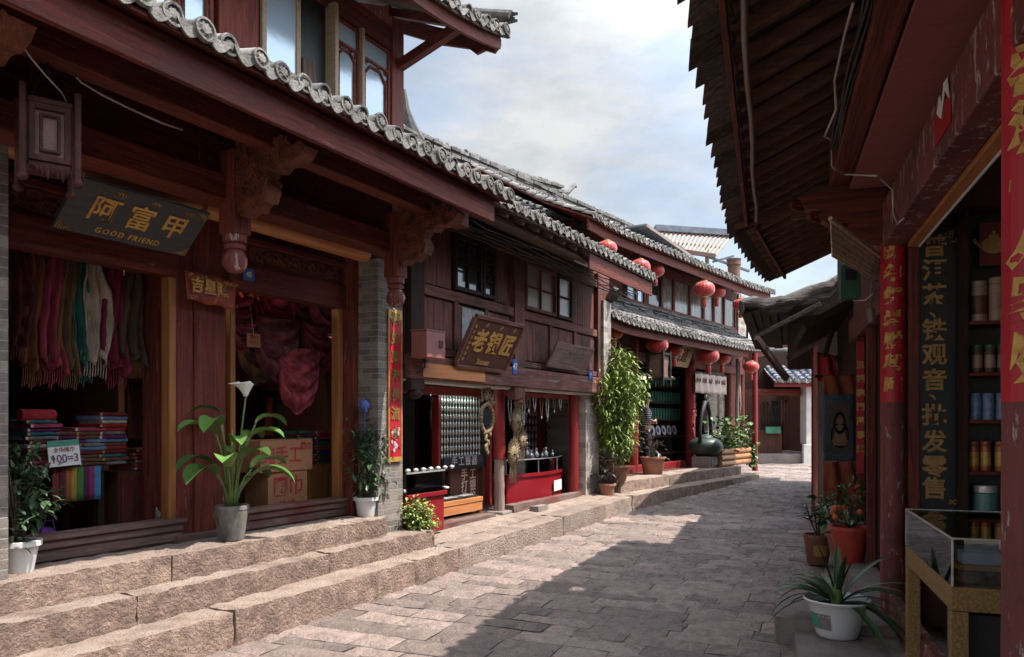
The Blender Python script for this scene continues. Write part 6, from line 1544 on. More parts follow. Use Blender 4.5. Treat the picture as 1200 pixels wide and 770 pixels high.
# black hanging lantern frame, curtain, sign and lamp tube of the tea house
p = FB.n(772, 428, 6.8)
BL = thing(FB, (p.x, p.y, p.z-0.3), 'black_lantern', 'black square lantern frame hanging below the pair of red lanterns', 'lantern')
b = MB(); s_ = 0.17
for a_ in (-1, 1):
    for c_ in (-1, 1): b.box(p.x+a_*s_-.02, p.x+a_*s_+.02, p.y+c_*s_-.02, p.y+c_*s_+.02, p.z-0.42, p.z+0.28)
for z in (-0.3, 0.2):
    for k in (-1, 1): b.box(p.x-s_+.02, p.x+s_-.02, p.y+k*s_-.015, p.y+k*s_+.015, p.z+z, p.z+z+.04); b.box(p.x+k*s_-.015, p.x+k*s_+.015, p.y-s_+.02, p.y+s_-.02, p.z+z, p.z+z+.04)
b.build('frame', M['iron'], BL)
b = MB(); b.box(p.x-s_+.03, p.x+s_-.03, p.y-s_+.03, p.y+s_-.03, p.z-0.25, p.z+0.19); b.build('pane', M['amber'], BL)
b = MB(); b.cyl((p.x, p.y, p.z+.24), (p.x, p.y, 3.4), 0.012, 6); b.build('cord', M['iron'], BL)
a_, c_ = FB.n(770, 436, 7.2), FB.n(803, 426, 7.2)
WS = thing(FB, ((a_.x+c_.x)/2, 7.2, 2.9), 'shop_sign', 'tan wooden board with dark characters tilted above the tea house door', 'sign')
MM = T((a_.x+c_.x)/2, 7.26, 2.90) @ RX(24); w = 1.9
b = MB(); b.M = MM; b.box(-w/2, w/2, -0.02, 0.02, 0, 0.52); b.build('board', mat('tan_sign_board', (0.42,0.28,0.15), (0.32,0.20,0.10), 2.5, H_, 0.6, 0.2, 4), WS, bevel=0.005)
b = MB(); text(b, '茶马古道', 0.36, MM @ T(0, -0.024, 0.26), ext=0.003, bold=0.006); b.build('lettering', M['inner'], WS, fix=False)
a_, c_ = FB.n(815, 437, 7.15), FB.n(850, 463, 7.15)
CT = thing(FB, ((a_.x+c_.x)/2, 7.15, c_.z), 'door_curtain', 'cream half curtain with brown scalloped band in the tea house doorway', 'curtain')
b = MB(); b.grid(lambda u, v: (a_.x+(c_.x-a_.x)*u, 7.15+0.025*math.sin(u*30), c_.z+(a_.z-c_.z)*v+0.01*math.sin(u*22)*(1-v)), 40, 6); b.build('cloth', M['curtain'], CT, smooth=True, solid=0.012)
b = MB(); n = 11
for k in range(n):
    xx = a_.x+(c_.x-a_.x)*(k+0.5)/n; zz = c_.z+(a_.z-c_.z)*0.66
    b.ball((xx, 7.13, zz), 0.075, 8, 5, (0.9, 0.12, 0.8))
b.build('scallop_print', M['curtaintrim'], CT)
b = MB(); b.cyl((a_.x-.05, 7.15, a_.z+.02), (c_.x+.05, 7.15, a_.z+.02), 0.02, 8); b.build('rod', M['iron'], CT)
a_, c_ = FB.n(752, 443, 7.9), FB.n(788, 443, 7.9)
TL = thing(FB, ((a_.x+c_.x)/2, 7.9, a_.z), 'tube_lamp', 'lit tube lamp inside the tea house doorway', 'lamp')
b = MB(); b.cyl(tuple(a_), tuple(c_), 0.03, 8); b.build('tube', mat('warm_tube', (0.9,0.8,0.6), None, 4, emit=((1.0,0.85,0.6), 1.2)), TL)
b = MB(); b.box(a_.x-.05, c_.x+.05, 7.9-.05, 7.9+.05, a_.z+.035, a_.z+.09); b.build('fitting', M['whitepot'], TL)
# shelf of green-wrapped tea and plates in the tea house
a_, c_ = FB.n(765, 545, 8.4), FB.n(803, 455, 8.4)
TS = thing(FB, ((a_.x+c_.x)/2, 8.4, FZ), 'tea_shelf', 'tall dark shelf of green boxes and white plates inside the tea house', 'shelf')
b = MB(); b.box(a_.x, c_.x, 8.78, 8.82, FZ+.01, 2.9); b.build('back_panel', M['black'], TS)
for k in range(6):
    b = MB(); b.box(a_.x, c_.x, 8.4, 8.775, FZ+.25+k*.42, FZ+.28+k*.42); b.build('shelf_board', M['inner'], TS)
gb = mat('green_tea_box', (0.06,0.22,0.16), (0.04,0.14,0.11), 6, (1,1,1), 0.5)
b = MB(); b.box(0,0.1,0,0.12,0,0.28); TB = thing(FB, (a_.x+.05, 8.45, FZ+1.121), 'green_tea_box', 'green tea box on the upper shelves inside the tea house', 'box', 'green tea boxes on the shelf')
o = MB(); o.box(a_.x+.05, a_.x+.15, 8.45, 8.6, FZ+1.121, FZ+1.40); o.build('carton', gb, TB, bevel=.004)
o = MB(); o.box(a_.x+.065, a_.x+.135, 8.444, 8.449, FZ+1.17, FZ+1.30); o.build('paper_label', M['papergreen'], TB)
nn = int((c_.x-a_.x-.1)/.16)
for row in range(3):
    for k in range(nn):
        if row == 0 and k == 0: continue
        dup(TB, FB, (a_.x+.05+k*.16, 8.45, FZ+1.121+(.42*row)))
PT = thing(FB, (a_.x+.15, 8.5, FZ+.71), 'white_plate', 'white plate propped on a lower shelf inside the tea house', 'plate', 'white plates on the shelf')
o = MB(); o.M = T(a_.x+.15, 8.5, FZ+.84) @ RX(80); o.lathe((0,0,0), [(0.02,0.0),(0.08,0.005),(0.13,0.02),(0.13,0.028),(0.08,0.014),(0.02,0.01)], 20); o.build('dish', M['whitepot'], PT, smooth=40)
o = MB(); o.M = T(a_.x+.15, 8.5, FZ+.84) @ RX(80); o.lathe((0,0,0.012), [(0.055,0),(0.06,0.004),(0.05,0.006)], 16); o.build('painted_ring', M['inkblue'], PT, smooth=40)
for k in range(1, int((c_.x-a_.x-.2)/.32)): dup(PT, FB, (a_.x+.15+k*.32, 8.5, FZ+.71))

# ================================================================== PLANTS
def pot(t, c, r0, r1, h, m, rim=0.02, soil=True, name='pot', seg=28):
    b = MB(); b.lathe(c, [(r0*.96,0),(r0,0.01),(r1,h-0.035),(r1+rim,h-0.033),(r1+rim,h),(r1-.012,h),(r1-.02,h-.05)], seg, caps=True); p = b.build(name, M[m], t, smooth=40)
    if soil:
        b = MB(); b.lathe((c[0],c[1],c[2]+h-.055), [(r1-.02,0),(r1-.06,0.015),(0.01,0.02)], seg); b.build('soil', M['soil'], p, smooth=40)
    return p
def shrub(t, c, rx, rz, n, L, w, m, seed, stems=6, stem_m='twig', z0=0.0, droop=0.6, flat=False, shell=0.55):
    rnd = random.Random(seed); b = MB(); ends = []
    for k in range(stems):
        a = rnd.uniform(0, 2*PI); r = rx*rnd.uniform(.2, .75); top = Vector((c[0]+math.cos(a)*r, c[1]+math.sin(a)*r, c[2]+z0+rz*2*rnd.uniform(.55, .95)))
        st = Vector((c[0]+math.cos(a)*.02, c[1]+math.sin(a)*.02, c[2])); md = st.lerp(top, .5)+Vector((rnd.uniform(-.04,.04), rnd.uniform(-.04,.04), .05))
        b.tube([st, md, top], [.010, .008, .004], 5)
        for j in range(3):
            q = md.lerp(top, rnd.random()); e = q+Vector((rnd.uniform(-1,1), rnd.uniform(-1,1), rnd.uniform(.0,.8)))*rx*.5; b.tube([q, e], [.006, .003], 4)
    b.build('stems', M[stem_m], t)
    b = MB(); clumps = []
    for k in range(max(7, n//22)):
        u = Vector((rnd.gauss(0,1), rnd.gauss(0,1), rnd.gauss(0,1))).normalized()*rnd.uniform(shell, 1.0)
        clumps.append((Vector((c[0]+u.x*rx, c[1]+u.y*rx, c[2]+z0+rz+u.z*rz)), rnd.random(), u))
    for k in range(n):
        cc, tn, u = rnd.choice(clumps); s_ = rx*.34
        p = cc+Vector((rnd.gauss(0,1)*s_, rnd.gauss(0,1)*s_, rnd.gauss(0,1)*s_))
        d = Vector((rnd.uniform(-1,1), rnd.uniform(-1,1), rnd.uniform(-.35,.7)))+u*.8
        b.tint = min(1, max(0, .6*tn+.4*rnd.random())); k_ = rnd.uniform(.65, 1.2)
        b.leaf(p, d, L*k_, w*k_, droop*rnd.uniform(.4, 1.4), 3, .3)
    return b.build('foliage', M[m], t, fix=False)
# left white pot with shrub
p = FL.n(24, 672, 5.24)
t = thing(FL, (p.x, 5.26, PLZ), 'potted_shrub', 'dark bushy shrub in white pot beside the left brick pillar', 'potted plant')
pot(t, (p.x, 5.26, PLZ), .085, .115, .21, 'whitepot'); shrub(t, (p.x, 5.26, PLZ+.2), .17, .29, 420, .075, .034, 'leafdark', 1)
p = FL.n(429, 607, 5.22)
t = thing(FL, (p.x, 5.22, PLZ), 'potted_shrub', 'leafy shrub in white pot with blue emblem at the brick pillar, blue flower on top', 'potted plant')
pt_ = pot(t, (p.x, 5.22, PLZ), .09, .115, .20, 'whitepot'); shrub(t, (p.x, 5.22, PLZ+.22), .19, .40, 620, .085, .030, 'leafdark', 2, 8)
b = MB(); b.ball((p.x-.02, 5.22, PLZ+1.16), .055, 10, 6, (1,1,1.1))
for k in range(18):
    u = Vector((random.gauss(0,1), random.gauss(0,1), random.gauss(0,1))).normalized(); b.leaf(Vector((p.x-.02,5.22,PLZ+1.16))+u*.045, u, .05, .03, .3, 2)
b.cyl((p.x-.02,5.22,PLZ+.7), (p.x-.02,5.22,PLZ+1.12), .005, 5); b.build('blue_flower', M['petalblue'], t, fix=False)
b = MB(); b.M = T(p.x+.04, 5.22, PLZ+.10) @ RZ(18); b.box(-.03, .03, -.107, -.101, -.05, .05); b.build('emblem', M['inkblue'], t)
# calla lily in a grey bucket
p = FL.n(273, 634, 5.15)
t = thing(FL, (p.x, 5.17, PLZ), 'calla_lily', 'tall calla lily with one white bloom in a stained grey bucket', 'potted plant')
cz = (p.x, 5.17, PLZ)
pot(t, cz, .105, .14, .29, 'stonepot', rim=.004)
rnd = random.Random(17); b = MB(); lf_ = MB()
ang = [(-2.7,.78,.20),(-0.3,.80,.22),(-1.6,.45,.10),(0.3,.62,.20),(3.0,.42,.18),(-0.9,.30,.16),(0.9,.52,.12),(-2.1,.62,.12),(1.9,.7,.14),(-0.1,.36,.20),(2.5,.88,.05),(-2.9,.33,.2),(-2.4,.40,.22),(.2,.28,.24),(-1.2,.66,.16),(3.1,.70,.14)]
for (a, h, out_) in ang:
    d = Vector((math.cos(a), math.sin(a), 0)); st = Vector(cz)+Vector((0,0,.26))+d*.04
    pts = [st+Vector((0,0,h*t_*(1-.1*t_)))+d*(out_*.82*t_**2.2) for t_ in (0,.25,.5,.75,1.0)]
    b.tube(pts, [.012,.011,.010,.009,.007], 6)
    L = rnd.uniform(.28,.42); lf_.tint = rnd.random()
    lf_.leaf(pts[-1], d*1.0+Vector((0,0,1.15)), L, L*.46, rnd.uniform(1.4, 2.1), 8, .4)
b.tube([Vector(cz)+Vector((.02,-.02,.26)), Vector(cz)+Vector((.04,-.03,.65)), Vector(cz)+Vector((.07,-.05,.95)), Vector(cz)+Vector((.10,-.06,1.20))], [.009,.009,.008,.008], 6)
b.tube([Vector(cz)+Vector((-.02,-.02,.26)), Vector(cz)+Vector((-.03,-.03,.65)), Vector(cz)+Vector((-.035,-.05,.86))], [.008,.008,.006], 6)
b.build('stems', M['stem'], t, smooth=True); lf_.build('leaves', M['leafcalla'], t, smooth=True, fix=False)
fc = Vector(cz)+Vector((.10,-.06,1.20)); b = MB()
def spathe(u, v):
    a = 2*PI*u; r = .015+.07*v**1.2; k = 1+.9*max(0, math.cos(a-PI))*v
    return fc+Vector((math.cos(a)*r*k-.02*v, math.sin(a)*r*.8, .13*v*(1-.25*math.cos(a))-.03*v**3*max(0, math.cos(a-PI))*2))
b.grid(spathe, 20, 8); b.build('white_bloom', M['white'], t, smooth=True, solid=.004)
b = MB(); b.cyl(fc+Vector((0,0,.02)), fc+Vector((-.01,0,.10)), .008, 6); b.build('spadix', M['gold'], t); b = MB(); b.cyl(Vector(cz)+Vector((-.035,-.05,.86)), Vector(cz)+Vector((-.035,-.05,.93)), .012, 6, .004); b.build('spadix', M['gold'], t)
# round bush by silver shop
p = FL.n(490, 612, 5.0)
t = thing(FL, (p.x, 5.0, .30), 'potted_bush', 'bright round bush in a brown pot beside the brick pillar', 'potted plant')
pot(t, (p.x, 5.0, .29), .10, .14, .17, 'brownpot'); shrub(t, (p.x, 5.0, .43), .17, .16, 1300, .042, .026, 'leafbamboo', 5, 6, shell=.25)
# terracotta pot with grey leaves at the brick pier
p = FL.n(708, 589, 5.0)
t = thing(FL, (p.x, 4.95, .52), 'potted_plant', 'grey-purple leaved plant in small terracotta pot at the curb by the bamboo', 'potted plant')
zz = .43
t.location.z = zz
pot(t, (p.x, 4.95, zz), .105, .14, .24, 'terracotta'); shrub(t, (p.x, 4.95, zz+.22), .20, .24, 60, .17, .075, 'leafgrey', 6, 5)
# terracotta pot before the tea house door
p = FB.n(765, 556, 6.85)
t = thing(FB, (p.x, 6.85, .60), 'potted_plant', 'sparse purple twigs in a terracotta pot before the tea house door', 'potted plant')
pot(t, (p.x, 6.85, .60), .19, .245, .34, 'terracotta'); shrub(t, (p.x, 6.85, .92), .20, .26, 60, .12, .05, 'leafgrey', 7, 9)
# bamboo
p = FB.n(724, 570, 6.55)
t = thing(FB, (p.x, 6.6, .42), 'bamboo_clump', 'tall feathery yellow-green bamboo clump at the corner of the tea house', 'bamboo')
rnd = random.Random(23); cb = Vector((p.x-.05, 6.55, .60)); b = MB(); lf_ = MB()
pot(t, tuple(cb-Vector((0,0,.0))), .17, .22, .28, 'brownpot')
for k in range(30):
    a = rnd.uniform(0, 2*PI); r = rnd.uniform(.12, .62); H = rnd.uniform(1.1, 2.3)*(1.05-.3*(r/.55))
    top = cb+Vector((math.cos(a)*r*1.25+.02, math.sin(a)*r*.7, H+.35)); st = cb+Vector((math.cos(a)*.10, math.sin(a)*.10, .2)); md = st.lerp(top, .55)+Vector((-math.cos(a)*.08, -math.sin(a)*.08, .12))
    b.tube([st, md, top], [.012, .010, .004], 5)
    tn = rnd.random()
    for j in range(230):
        u = rnd.uniform(.18, 1.0); q = (st.lerp(md, u/.55) if u < .55 else md.lerp(top, (u-.55)/.45))+Vector((rnd.gauss(0,.09), rnd.gauss(0,.09), rnd.gauss(0,.07)))
        d = Vector((rnd.uniform(-1,1), rnd.uniform(-1,1), rnd.uniform(-.3,.5))); lf_.tint = min(1, max(0, .5*tn+.5*rnd.random())); k_ = rnd.uniform(.7, 1.25)
        lf_.leaf(q, d, .17*k_, .026*k_, .8, 3, .3)
b.build('canes', M['stem'], t); lf_.build('foliage', M['leafbamboo'], t, fix=False)
# log planter with ivy, old trunk, giant teapot
a_, c_ = FB.n(845, 552, 6.55), FB.n(879, 549, 6.55)
x0p, x1p = a_.x, c_.x
t = thing(FB, ((x0p+x1p)/2, 6.72, .60), 'log_planter', 'planter of varnished half logs full of trailing ivy', 'planter')
for k in range(3):
    b = MB(); b.cyl((x0p, 6.58, .67+k*.14), (x1p, 6.58, .67+k*.14), .068, 14); b.build('log', M['log'], t, smooth=40)
b = MB(); b.box(x0p+.03, x1p-.03, 6.62, 6.98, .60, .98); b.build('trough', M['log'], t)
for xx in (x0p, x1p-.04):
    b = MB(); b.cyl((xx+.02, 6.6, .74), (xx+.02, 6.96, .74), .066, 12); b.build('end_log', M['log'], t, smooth=40)
rnd = random.Random(9); lf_ = MB()
for k in range(620):
    u = rnd.random(); hgt = rnd.random()**1.3*.85*(.55+.45*math.sin(u*5+1)**2)
    q = Vector((x0p-.05+u*(x1p-x0p+.22), 6.75+rnd.gauss(0,.14), .98+hgt)); lf_.tint = rnd.random()
    if rnd.random() < .16: q = Vector((x1p+.12+rnd.gauss(0,.05), 6.55+rnd.gauss(0,.05), .55+rnd.random()*.5))
    lf_.leaf(q, (rnd.uniform(-1,1), rnd.uniform(-1,.3), rnd.uniform(-.3,.8)), .13*rnd.uniform(.6,1.2), .105, .5, 3, .25)
lf_.build('ivy', M['leaf'], t, fix=False)
p = FB.n(867, 500, 6.95)
t = thing(FB, (p.x, 7.0, .60), 'vine_trunk', 'old twisted grey vine trunk rising behind the ivy planter', 'vine')
b = MB(); b.tube([(p.x-.05, 7.0, .62), (p.x+.02, 7.02, 1.3), (p.x-.08, 7.0, 2.0), (p.x-.02, 7.0, 2.6), (p.x-.1, 6.98, 3.25)], [.07,.055,.05,.05,.04], 8); b.build('trunk', M['grey_v'], t, smooth=True)
b = MB(); b.tube([(p.x+.03, 7.0, 1.4), (p.x+.16, 7.0, 2.1), (p.x+.10, 7.0, 3.2)], [.03,.03,.02], 7); b.build('branch', M['grey_v'], t, smooth=True)
p = FB.n(829, 545, 6.8)
ST = thing(FB, (p.x, 6.85, .60), 'stone_plinth', 'carved grey stone block under the giant teapot', 'plinth')
b = MB(); b.rough(p.x-.33, p.x+.33, 6.62, 7.05, .60, .86, .07, .008); b.build('block', M['slab'], ST)
b = MB(); b.box(p.x-.24, p.x+.24, 6.600, 6.612, .66, .80); b.build('carved_face', M['stonepot'], ST, bevel=.004)
t = thing(FB, (p.x, 6.84, .872), 'giant_teapot', 'giant green clay teapot with a high branch handle on a stone block', 'teapot')
c = (p.x, 6.84, .872)
b = MB(); b.lathe(c, [(.20,0),(.24,.01),(.34,.09),(.385,.19),(.38,.27),(.33,.35),(.22,.40),(.16,.41)], 32); b.build('body', M['teagreen'], t, smooth=40)
b = MB(); b.lathe((c[0],c[1],c[2]+.405), [(.17,0),(.18,.01),(.13,.06),(.04,.085),(.03,.10),(.05,.12),(.04,.15),(.01,.16)], 24); b.build('lid', M['teagreen'], t, smooth=40)
b = MB(); b.tube([(c[0]+.33,c[1],c[2]+.22),(c[0]+.45,c[1],c[2]+.30),(c[0]+.52,c[1],c[2]+.42)], [.07,.05,.035], 10); b.build('spout', M['teagreen'], t, smooth=True)
b = MB(); b.tube([(c[0]-.33,c[1],c[2]+.26),(c[0]-.36,c[1],c[2]+.55),(c[0]-.24,c[1],c[2]+.95),(c[0]-.05,c[1],c[2]+1.22),(c[0]+.06,c[1],c[2]+1.25),(c[0]+.22,c[1],c[2]+1.0),(c[0]+.30,c[1],c[2]+.6),(c[0]+.30,c[1],c[2]+.28)], [.05,.042,.045,.06,.05,.042,.045,.04], 9)
b.tube([(c[0]-.05,c[1],c[2]+1.22),(c[0]+.0,c[1],c[2]+1.36),(c[0]+.08,c[1],c[2]+1.40)], [.05,.04,.015], 8)
b.build('branch_handle', M['iron'], t, smooth=True)

# right-hand pots
def onz(F, px, py, z):
    k = (px-CXP)/FPX; Y = (CAMH-z)*FPX/(py-HYP); x, y = F.loc(k*Y, Y); return Vector((x, y, z))
p = onz(FR, 981, 745, .12)
t = thing(FR, (p.x, p.y, .12), 'potted_clivia', 'strap-leaved clivia in a white pot with printed panel on the right slab', 'potted plant')
c = (p.x, p.y, .12)
b = MB(); b.lathe(c, [(.115,0),(.125,.008),(.135,.05),(.165,.14),(.172,.19),(.195,.215),(.205,.225),(.20,.235),(.178,.222),(.165,.19)], 32); pp = b.build('pot', M['whitepot'], t, smooth=40)
b = MB(); b.lathe((c[0],c[1],c[2]+.185), [(.16,0),(.1,.01),(.01,.012)], 24); b.build('soil', M['soil'], pp)
def wrapcard(c, r, a0, a1, z0, z1, m, nm, par, d=.002):
    b = MB(); N = 8; vs = []; fs = []
    for i in range(N+1):
        a = a0+(a1-a0)*i/N
        for z, rr in ((z0, r[0]), (z1, r[1])): vs += [(c[0]+math.cos(a)*rr, c[1]+math.sin(a)*rr, c[2]+z), (c[0]+math.cos(a)*(rr+d), c[1]+math.sin(a)*(rr+d), c[2]+z)]
    for i in range(N):
        k = i*4; fs += [(k+1,k+5,k+7,k+3),(k,k+2,k+6,k+4),(k+2,k+3,k+7,k+6),(k,k+4,k+5,k+1)]
    b.add(vs, fs); return b.build(nm, M[m], par)
wrapcard(c, (.146,.166), R(-78), R(-18), .06, .155, 'stonepot', 'printed_panel', t)
wrapcard(c, (.1485,.165), R(-74), R(-46), .068, .148, 'papergreen', 'printed_leaf', t, .003)
rnd = random.Random(31); lf_ = MB(); bb = Vector(c)+Vector((0,0,.2))
for k in range(30):
    a = (0 if k % 2 else PI)+rnd.gauss(0, .55)+R(65); up_ = rnd.uniform(.25, 1.5); lf_.tint = rnd.random()
    lf_.leaf(bb+Vector((math.cos(a)*.02, math.sin(a)*.02, 0)), Vector((math.cos(a), math.sin(a), up_)), rnd.uniform(.36,.58), .042, rnd.uniform(.9,1.7), 8, .3)
for k in range(7):
    a = rnd.uniform(0, 2*PI); lf_.tint = rnd.random(); lf_.leaf(bb, Vector((math.cos(a)*.25, math.sin(a)*.25, 1)), rnd.uniform(.26,.40), .046, .5, 6, .3)
lf_.build('leaves', M['leafdark'], t, fix=False, smooth=True)
b = MB(); b.lathe((bb.x,bb.y,bb.z-.02), [(.035,0),(.04,.03),(.03,.10),(.015,.14)], 10); b.build('leaf_base', M['stem'], t, smooth=True)
t.scale = (1.12, 1.12, 1.16)
p = FR.loc(.44*7.6, 7.6); p = Vector((p[0], p[1], .20))
t = thing(FR, (p.x, p.y, .20), 'potted_flower', 'red plastic pot with an orange-pink bloom beside the far column', 'potted plant')
c = (p.x, p.y, .255); pot(t, c, .12, .185, .36, 'redpot', rim=.014)
lf_ = MB(); rnd = random.Random(12); bb = Vector(c)+Vector((0,0,.33))
for k in range(12): a = rnd.uniform(0, 6.28); lf_.tint = rnd.random()*.6; lf_.leaf(bb, (math.cos(a)*.7, math.sin(a)*.7, .8), rnd.uniform(.14,.24), .05, .9, 4, .3)
lf_.build('leaves', M['leafdark'], t, fix=False)
b = MB(); fc = bb+Vector((0,-.05,.20))
for k in range(14):
    u = Vector((rnd.gauss(0,1), rnd.gauss(0,1), abs(rnd.gauss(0,1)))).normalized(); b.leaf(fc, u, .05, .035, .4, 3, .3)
b.cyl(bb, fc, .006, 5); b.build('bloom', M['petalorange'], t, fix=False)
p = Vector((.398*8.6, 8.6, .06))
t = thing(FE, (p.x, 8.6, .06), 'potted_rubber_plant', 'dark rubber plant in a brown glazed pot at the lane edge', 'potted plant')
c = (p.x, 8.6, .06); pot(t, c, .11, .15, .33, 'brownpot', rim=.014)
wrapcard(c, (.124,.139), R(-130), R(-50), .10, .22, 'dullgold', 'moulded_band', t)
lf_ = MB(); rnd = random.Random(44); bb = Vector(c)+Vector((0,0,.30))
b = MB()
for (dx, dz) in ((-.13, .36), (-.05, .48), (.02, .40), (.09, .34)):
    top = bb+Vector((dx, rnd.uniform(-.05,.05), dz)); b.tube([bb, bb.lerp(top, .5)+Vector((dx*.2,0,.02)), top], [.010,.008,.005], 6)
    for k in range(7):
        q = bb.lerp(top, rnd.uniform(.4, 1)); a = rnd.uniform(0, 6.28); lf_.tint = rnd.random()*.8; lf_.leaf(q, (math.cos(a), math.sin(a), rnd.uniform(-.1,.9)), rnd.uniform(.15,.23), .085, .6, 4, .3)
b.build('stems', M['twig'], t); lf_.build('leaves', M['leafdark'], t, fix=False)
p = FE.n(985, 585, 8.2)
t = thing(FE, (p.x, 8.2, .3), 'potted_flower', 'orange-flowered leafy plant under the rust cloth by the lane', 'potted plant')
c = (p.x, 8.2, .24); pot(t, c, .10, .14, .22, 'terracotta'); shrub(t, (p.x, 8.2, .46), .22, .28, 200, .12, .045, 'leaf', 15, 6)
rnd = random.Random(4)
for k in range(7):
    fc = Vector((p.x+rnd.uniform(-.22,.2), 8.1+rnd.uniform(-.15,.1), .55+rnd.random()*.5)); b = MB(); b.ball(tuple(fc), .035, 8, 5); b.build('bloom', M['petalorange'], t)
# ================================================================== GOODS OF THE SCARF SHOP
def scarf(px, w, ztop, zbot, col, colname, n=5.78, seed=0, label=None, tatter=0.10):
    p = FL.n(px, 400, n); rnd = random.Random(seed); ph = rnd.uniform(0, 6)
    t = thing(FL, (p.x, n, zbot), 'hanging_scarf', label or colname+' scarf hanging from the rail of the scarf shop', 'scarf', 'scarves hanging in a row')
    b = MB(); mm = fab('scarf_'+colname.replace(' ', '_'), tuple(x*.8 for x in col), tuple(x*.35 for x in col))
    def fn(u, v):
        ww = w*(.55+.45*min(1, v*4))*(1+.12*math.sin(v*7+ph)); x = p.x+(u-.5)*ww+.025*math.sin(v*5+ph)+.012*noise.noise(Vector((u*4, v*9, seed)))
        y = n+.035*math.sin(u*13+v*2.2+ph)*(0.4+v)+.02*noise.noise(Vector((u*6, v*5, seed+9)))
        return (x, y, ztop-(ztop-zbot)*v*(1-(tatter*abs(math.sin(u*5+ph)) if v > .9 else 0)))
    b.grid(fn, 22, 26); b.build('cloth', mm, t, smooth=True, solid=.012)
    b = MB()
    for k in range(9):
        x = p.x+(k/8-.5)*w*.85+.025*math.sin(5+ph); z = zbot+tatter*.5*(ztop-zbot)*abs(math.sin(k/8*5+ph)); b.tube([(x, n, z+.04), (x+.006, n+.004, z-.03), (x-.004, n, z-.09-.03*rnd.random())], .004, 4)
    b.build('fringe', mm, t)
for i, (px, w, zb, col, nm) in enumerate([(22,.17,2.18,(.10,.012,.018),'dark maroon'),(39,.15,1.98,(.24,.075,.03),'rust orange'),(50,.15,2.02,(.11,.010,.014),'deep wine red'),(63,.17,1.99,(.34,.04,.06),'rose red'),(79,.16,1.98,(.17,.095,.04),'olive brown'),(96,.16,2.03,(.02,.13,.11),'teal green'),(113,.21,2.08,(.50,.40,.31),'cream white'),(134,.20,2.00,(.20,.012,.04),'crimson'),(156,.22,2.10,(.09,.06,.035),'green and red plaid')]):
    scarf(px, w, 2.92, zb, col, nm, seed=i, n=5.80+.02*(i % 3))
b = MB(); b.cyl((2.5, 5.83, 2.93), (4.2, 5.83, 2.93), .016, 8); b.solo(FL, 'hanging_rail', M['dark_h'], 'dark wooden rail the scarves hang from', 'rail', smooth=40)
TBL = thing(FL, (3.3, 6.2, PLZ), 'shop_table', 'table under stacks of folded cloth in the scarf shop', 'table')
b = MB(); b.box(2.62, 3.95, 5.97, 6.55, 1.25, 1.29); b.build('table_top', M['dark_h'], TBL, bevel=.004)
for x in (2.66, 3.88):
    for y in (6.0, 6.48): b = MB(); b.box(x, x+.05, y, y+.05, PLZ, 1.249); b.build('leg', M['dark_v'], TBL)
pal = [('wine',(.13,.015,.02)),('navy',(.02,.03,.10)),('teal',(.03,.12,.13)),('rose',(.32,.05,.09)),('grey',(.2,.2,.2)),('cream',(.42,.36,.3)),('red',(.3,.02,.02)),('plum',(.12,.02,.09)),('brown',(.13,.06,.03)),('sky',(.12,.2,.33))]
proto = {}
def folded(x, y, z, w, d, h, key, label, group):
    if key not in proto:
        t = thing(FL, (x, y, z), 'folded_scarf', label, 'folded cloth', group)
        b = MB()
        def fn(u, v):
            a = -PI/2+PI*v if False else 0
            return (0,0,0)
        rnd = random.Random(len(proto)); prof = [(-d/2+h/2, 0), (d/2, 0), (d/2, h*.45), (-d/2+h/2, h*.45), (d/2-.01, h*.55), (d/2-.01, h), (-d/2+h/2, h), (-d/2+h*.15, h*.85), (-d/2, h*.5), (-d/2+h*.15, h*.15)]
        prof = [(-d/2+h*.5, 0), (d/2, 0), (d/2, h*.47), (-d/2+.12, h*.49), (d/2, h*.51), (d/2, h), (-d/2+h*.5, h), (-d/2+h*.13, h*.83), (-d/2, h*.5), (-d/2+h*.13, h*.17)]
        n = 8; vs = []; fs = []; m = len(prof)
        for i in range(n+1):
            for (a, c) in prof: vs.append((x-w/2+w*i/n, y+a+.004*math.sin(i*2.1+len(proto)), z+c+(.004*math.sin(i*1.7+len(proto)) if c > h*.6 else 0)))
        for i in range(n):
            for k in range(m): fs.append((i*m+k, i*m+(k+1)%m, (i+1)*m+(k+1)%m, (i+1)*m+k))
        fs += [tuple(range(m))[::-1], tuple(n*m+k for k in range(m))]
        b.add(vs, fs); b.build('cloth', fab('folded_'+key.split('|')[0], dict(pal)[key.split('|')[0]]), t, smooth=50)
        o = MB(); o.box(x-w*.5, x-w*.42, y-d/2-.003, y-d/2+.05, z+h*.15, z+h*.85); o.build('hem', M['dullgold'] if len(proto) % 2 else M['curtain'], t)
        proto[key] = t; return t
    return dup(proto[key], FL, (x, y, z), rot=R(random.uniform(-5, 5)), label=label, group=group, scale=(random.uniform(.9, 1.06), 1, 1))
rnd = random.Random(51)
for si, (px, cnt, nm) in enumerate(((42, 12, 'left'), (73, 9, 'second'), (98, 10, 'third'), (124, 14, 'right'))):
    x = FL.sx(px, 6.1); z = 1.291
    for k in range(cnt):
        c_ = rnd.choice(pal)[0]
        folded(x+rnd.uniform(-.012,.012), 6.14+rnd.uniform(-.012,.012), z, .25, .30, .030, c_+'|a', c_+' folded scarf in the '+nm+' stack on the scarf shop table', 'folded scarves on the table'); z += .031
b = MB(); b.cyl((FL.sx(22, 6.05), 6.04, 1.70), (FL.sx(62, 6.05), 6.04, 1.70), .045, 12); b.solo(FL, 'cloth_roll', fab('roll_red', (.33,.02,.035)), 'bright red roll of cloth lying on the left stacks of folded scarves', 'cloth roll', smooth=40)
xa, xb2 = FL.sx(63, 5.93), FL.sx(119, 5.93)
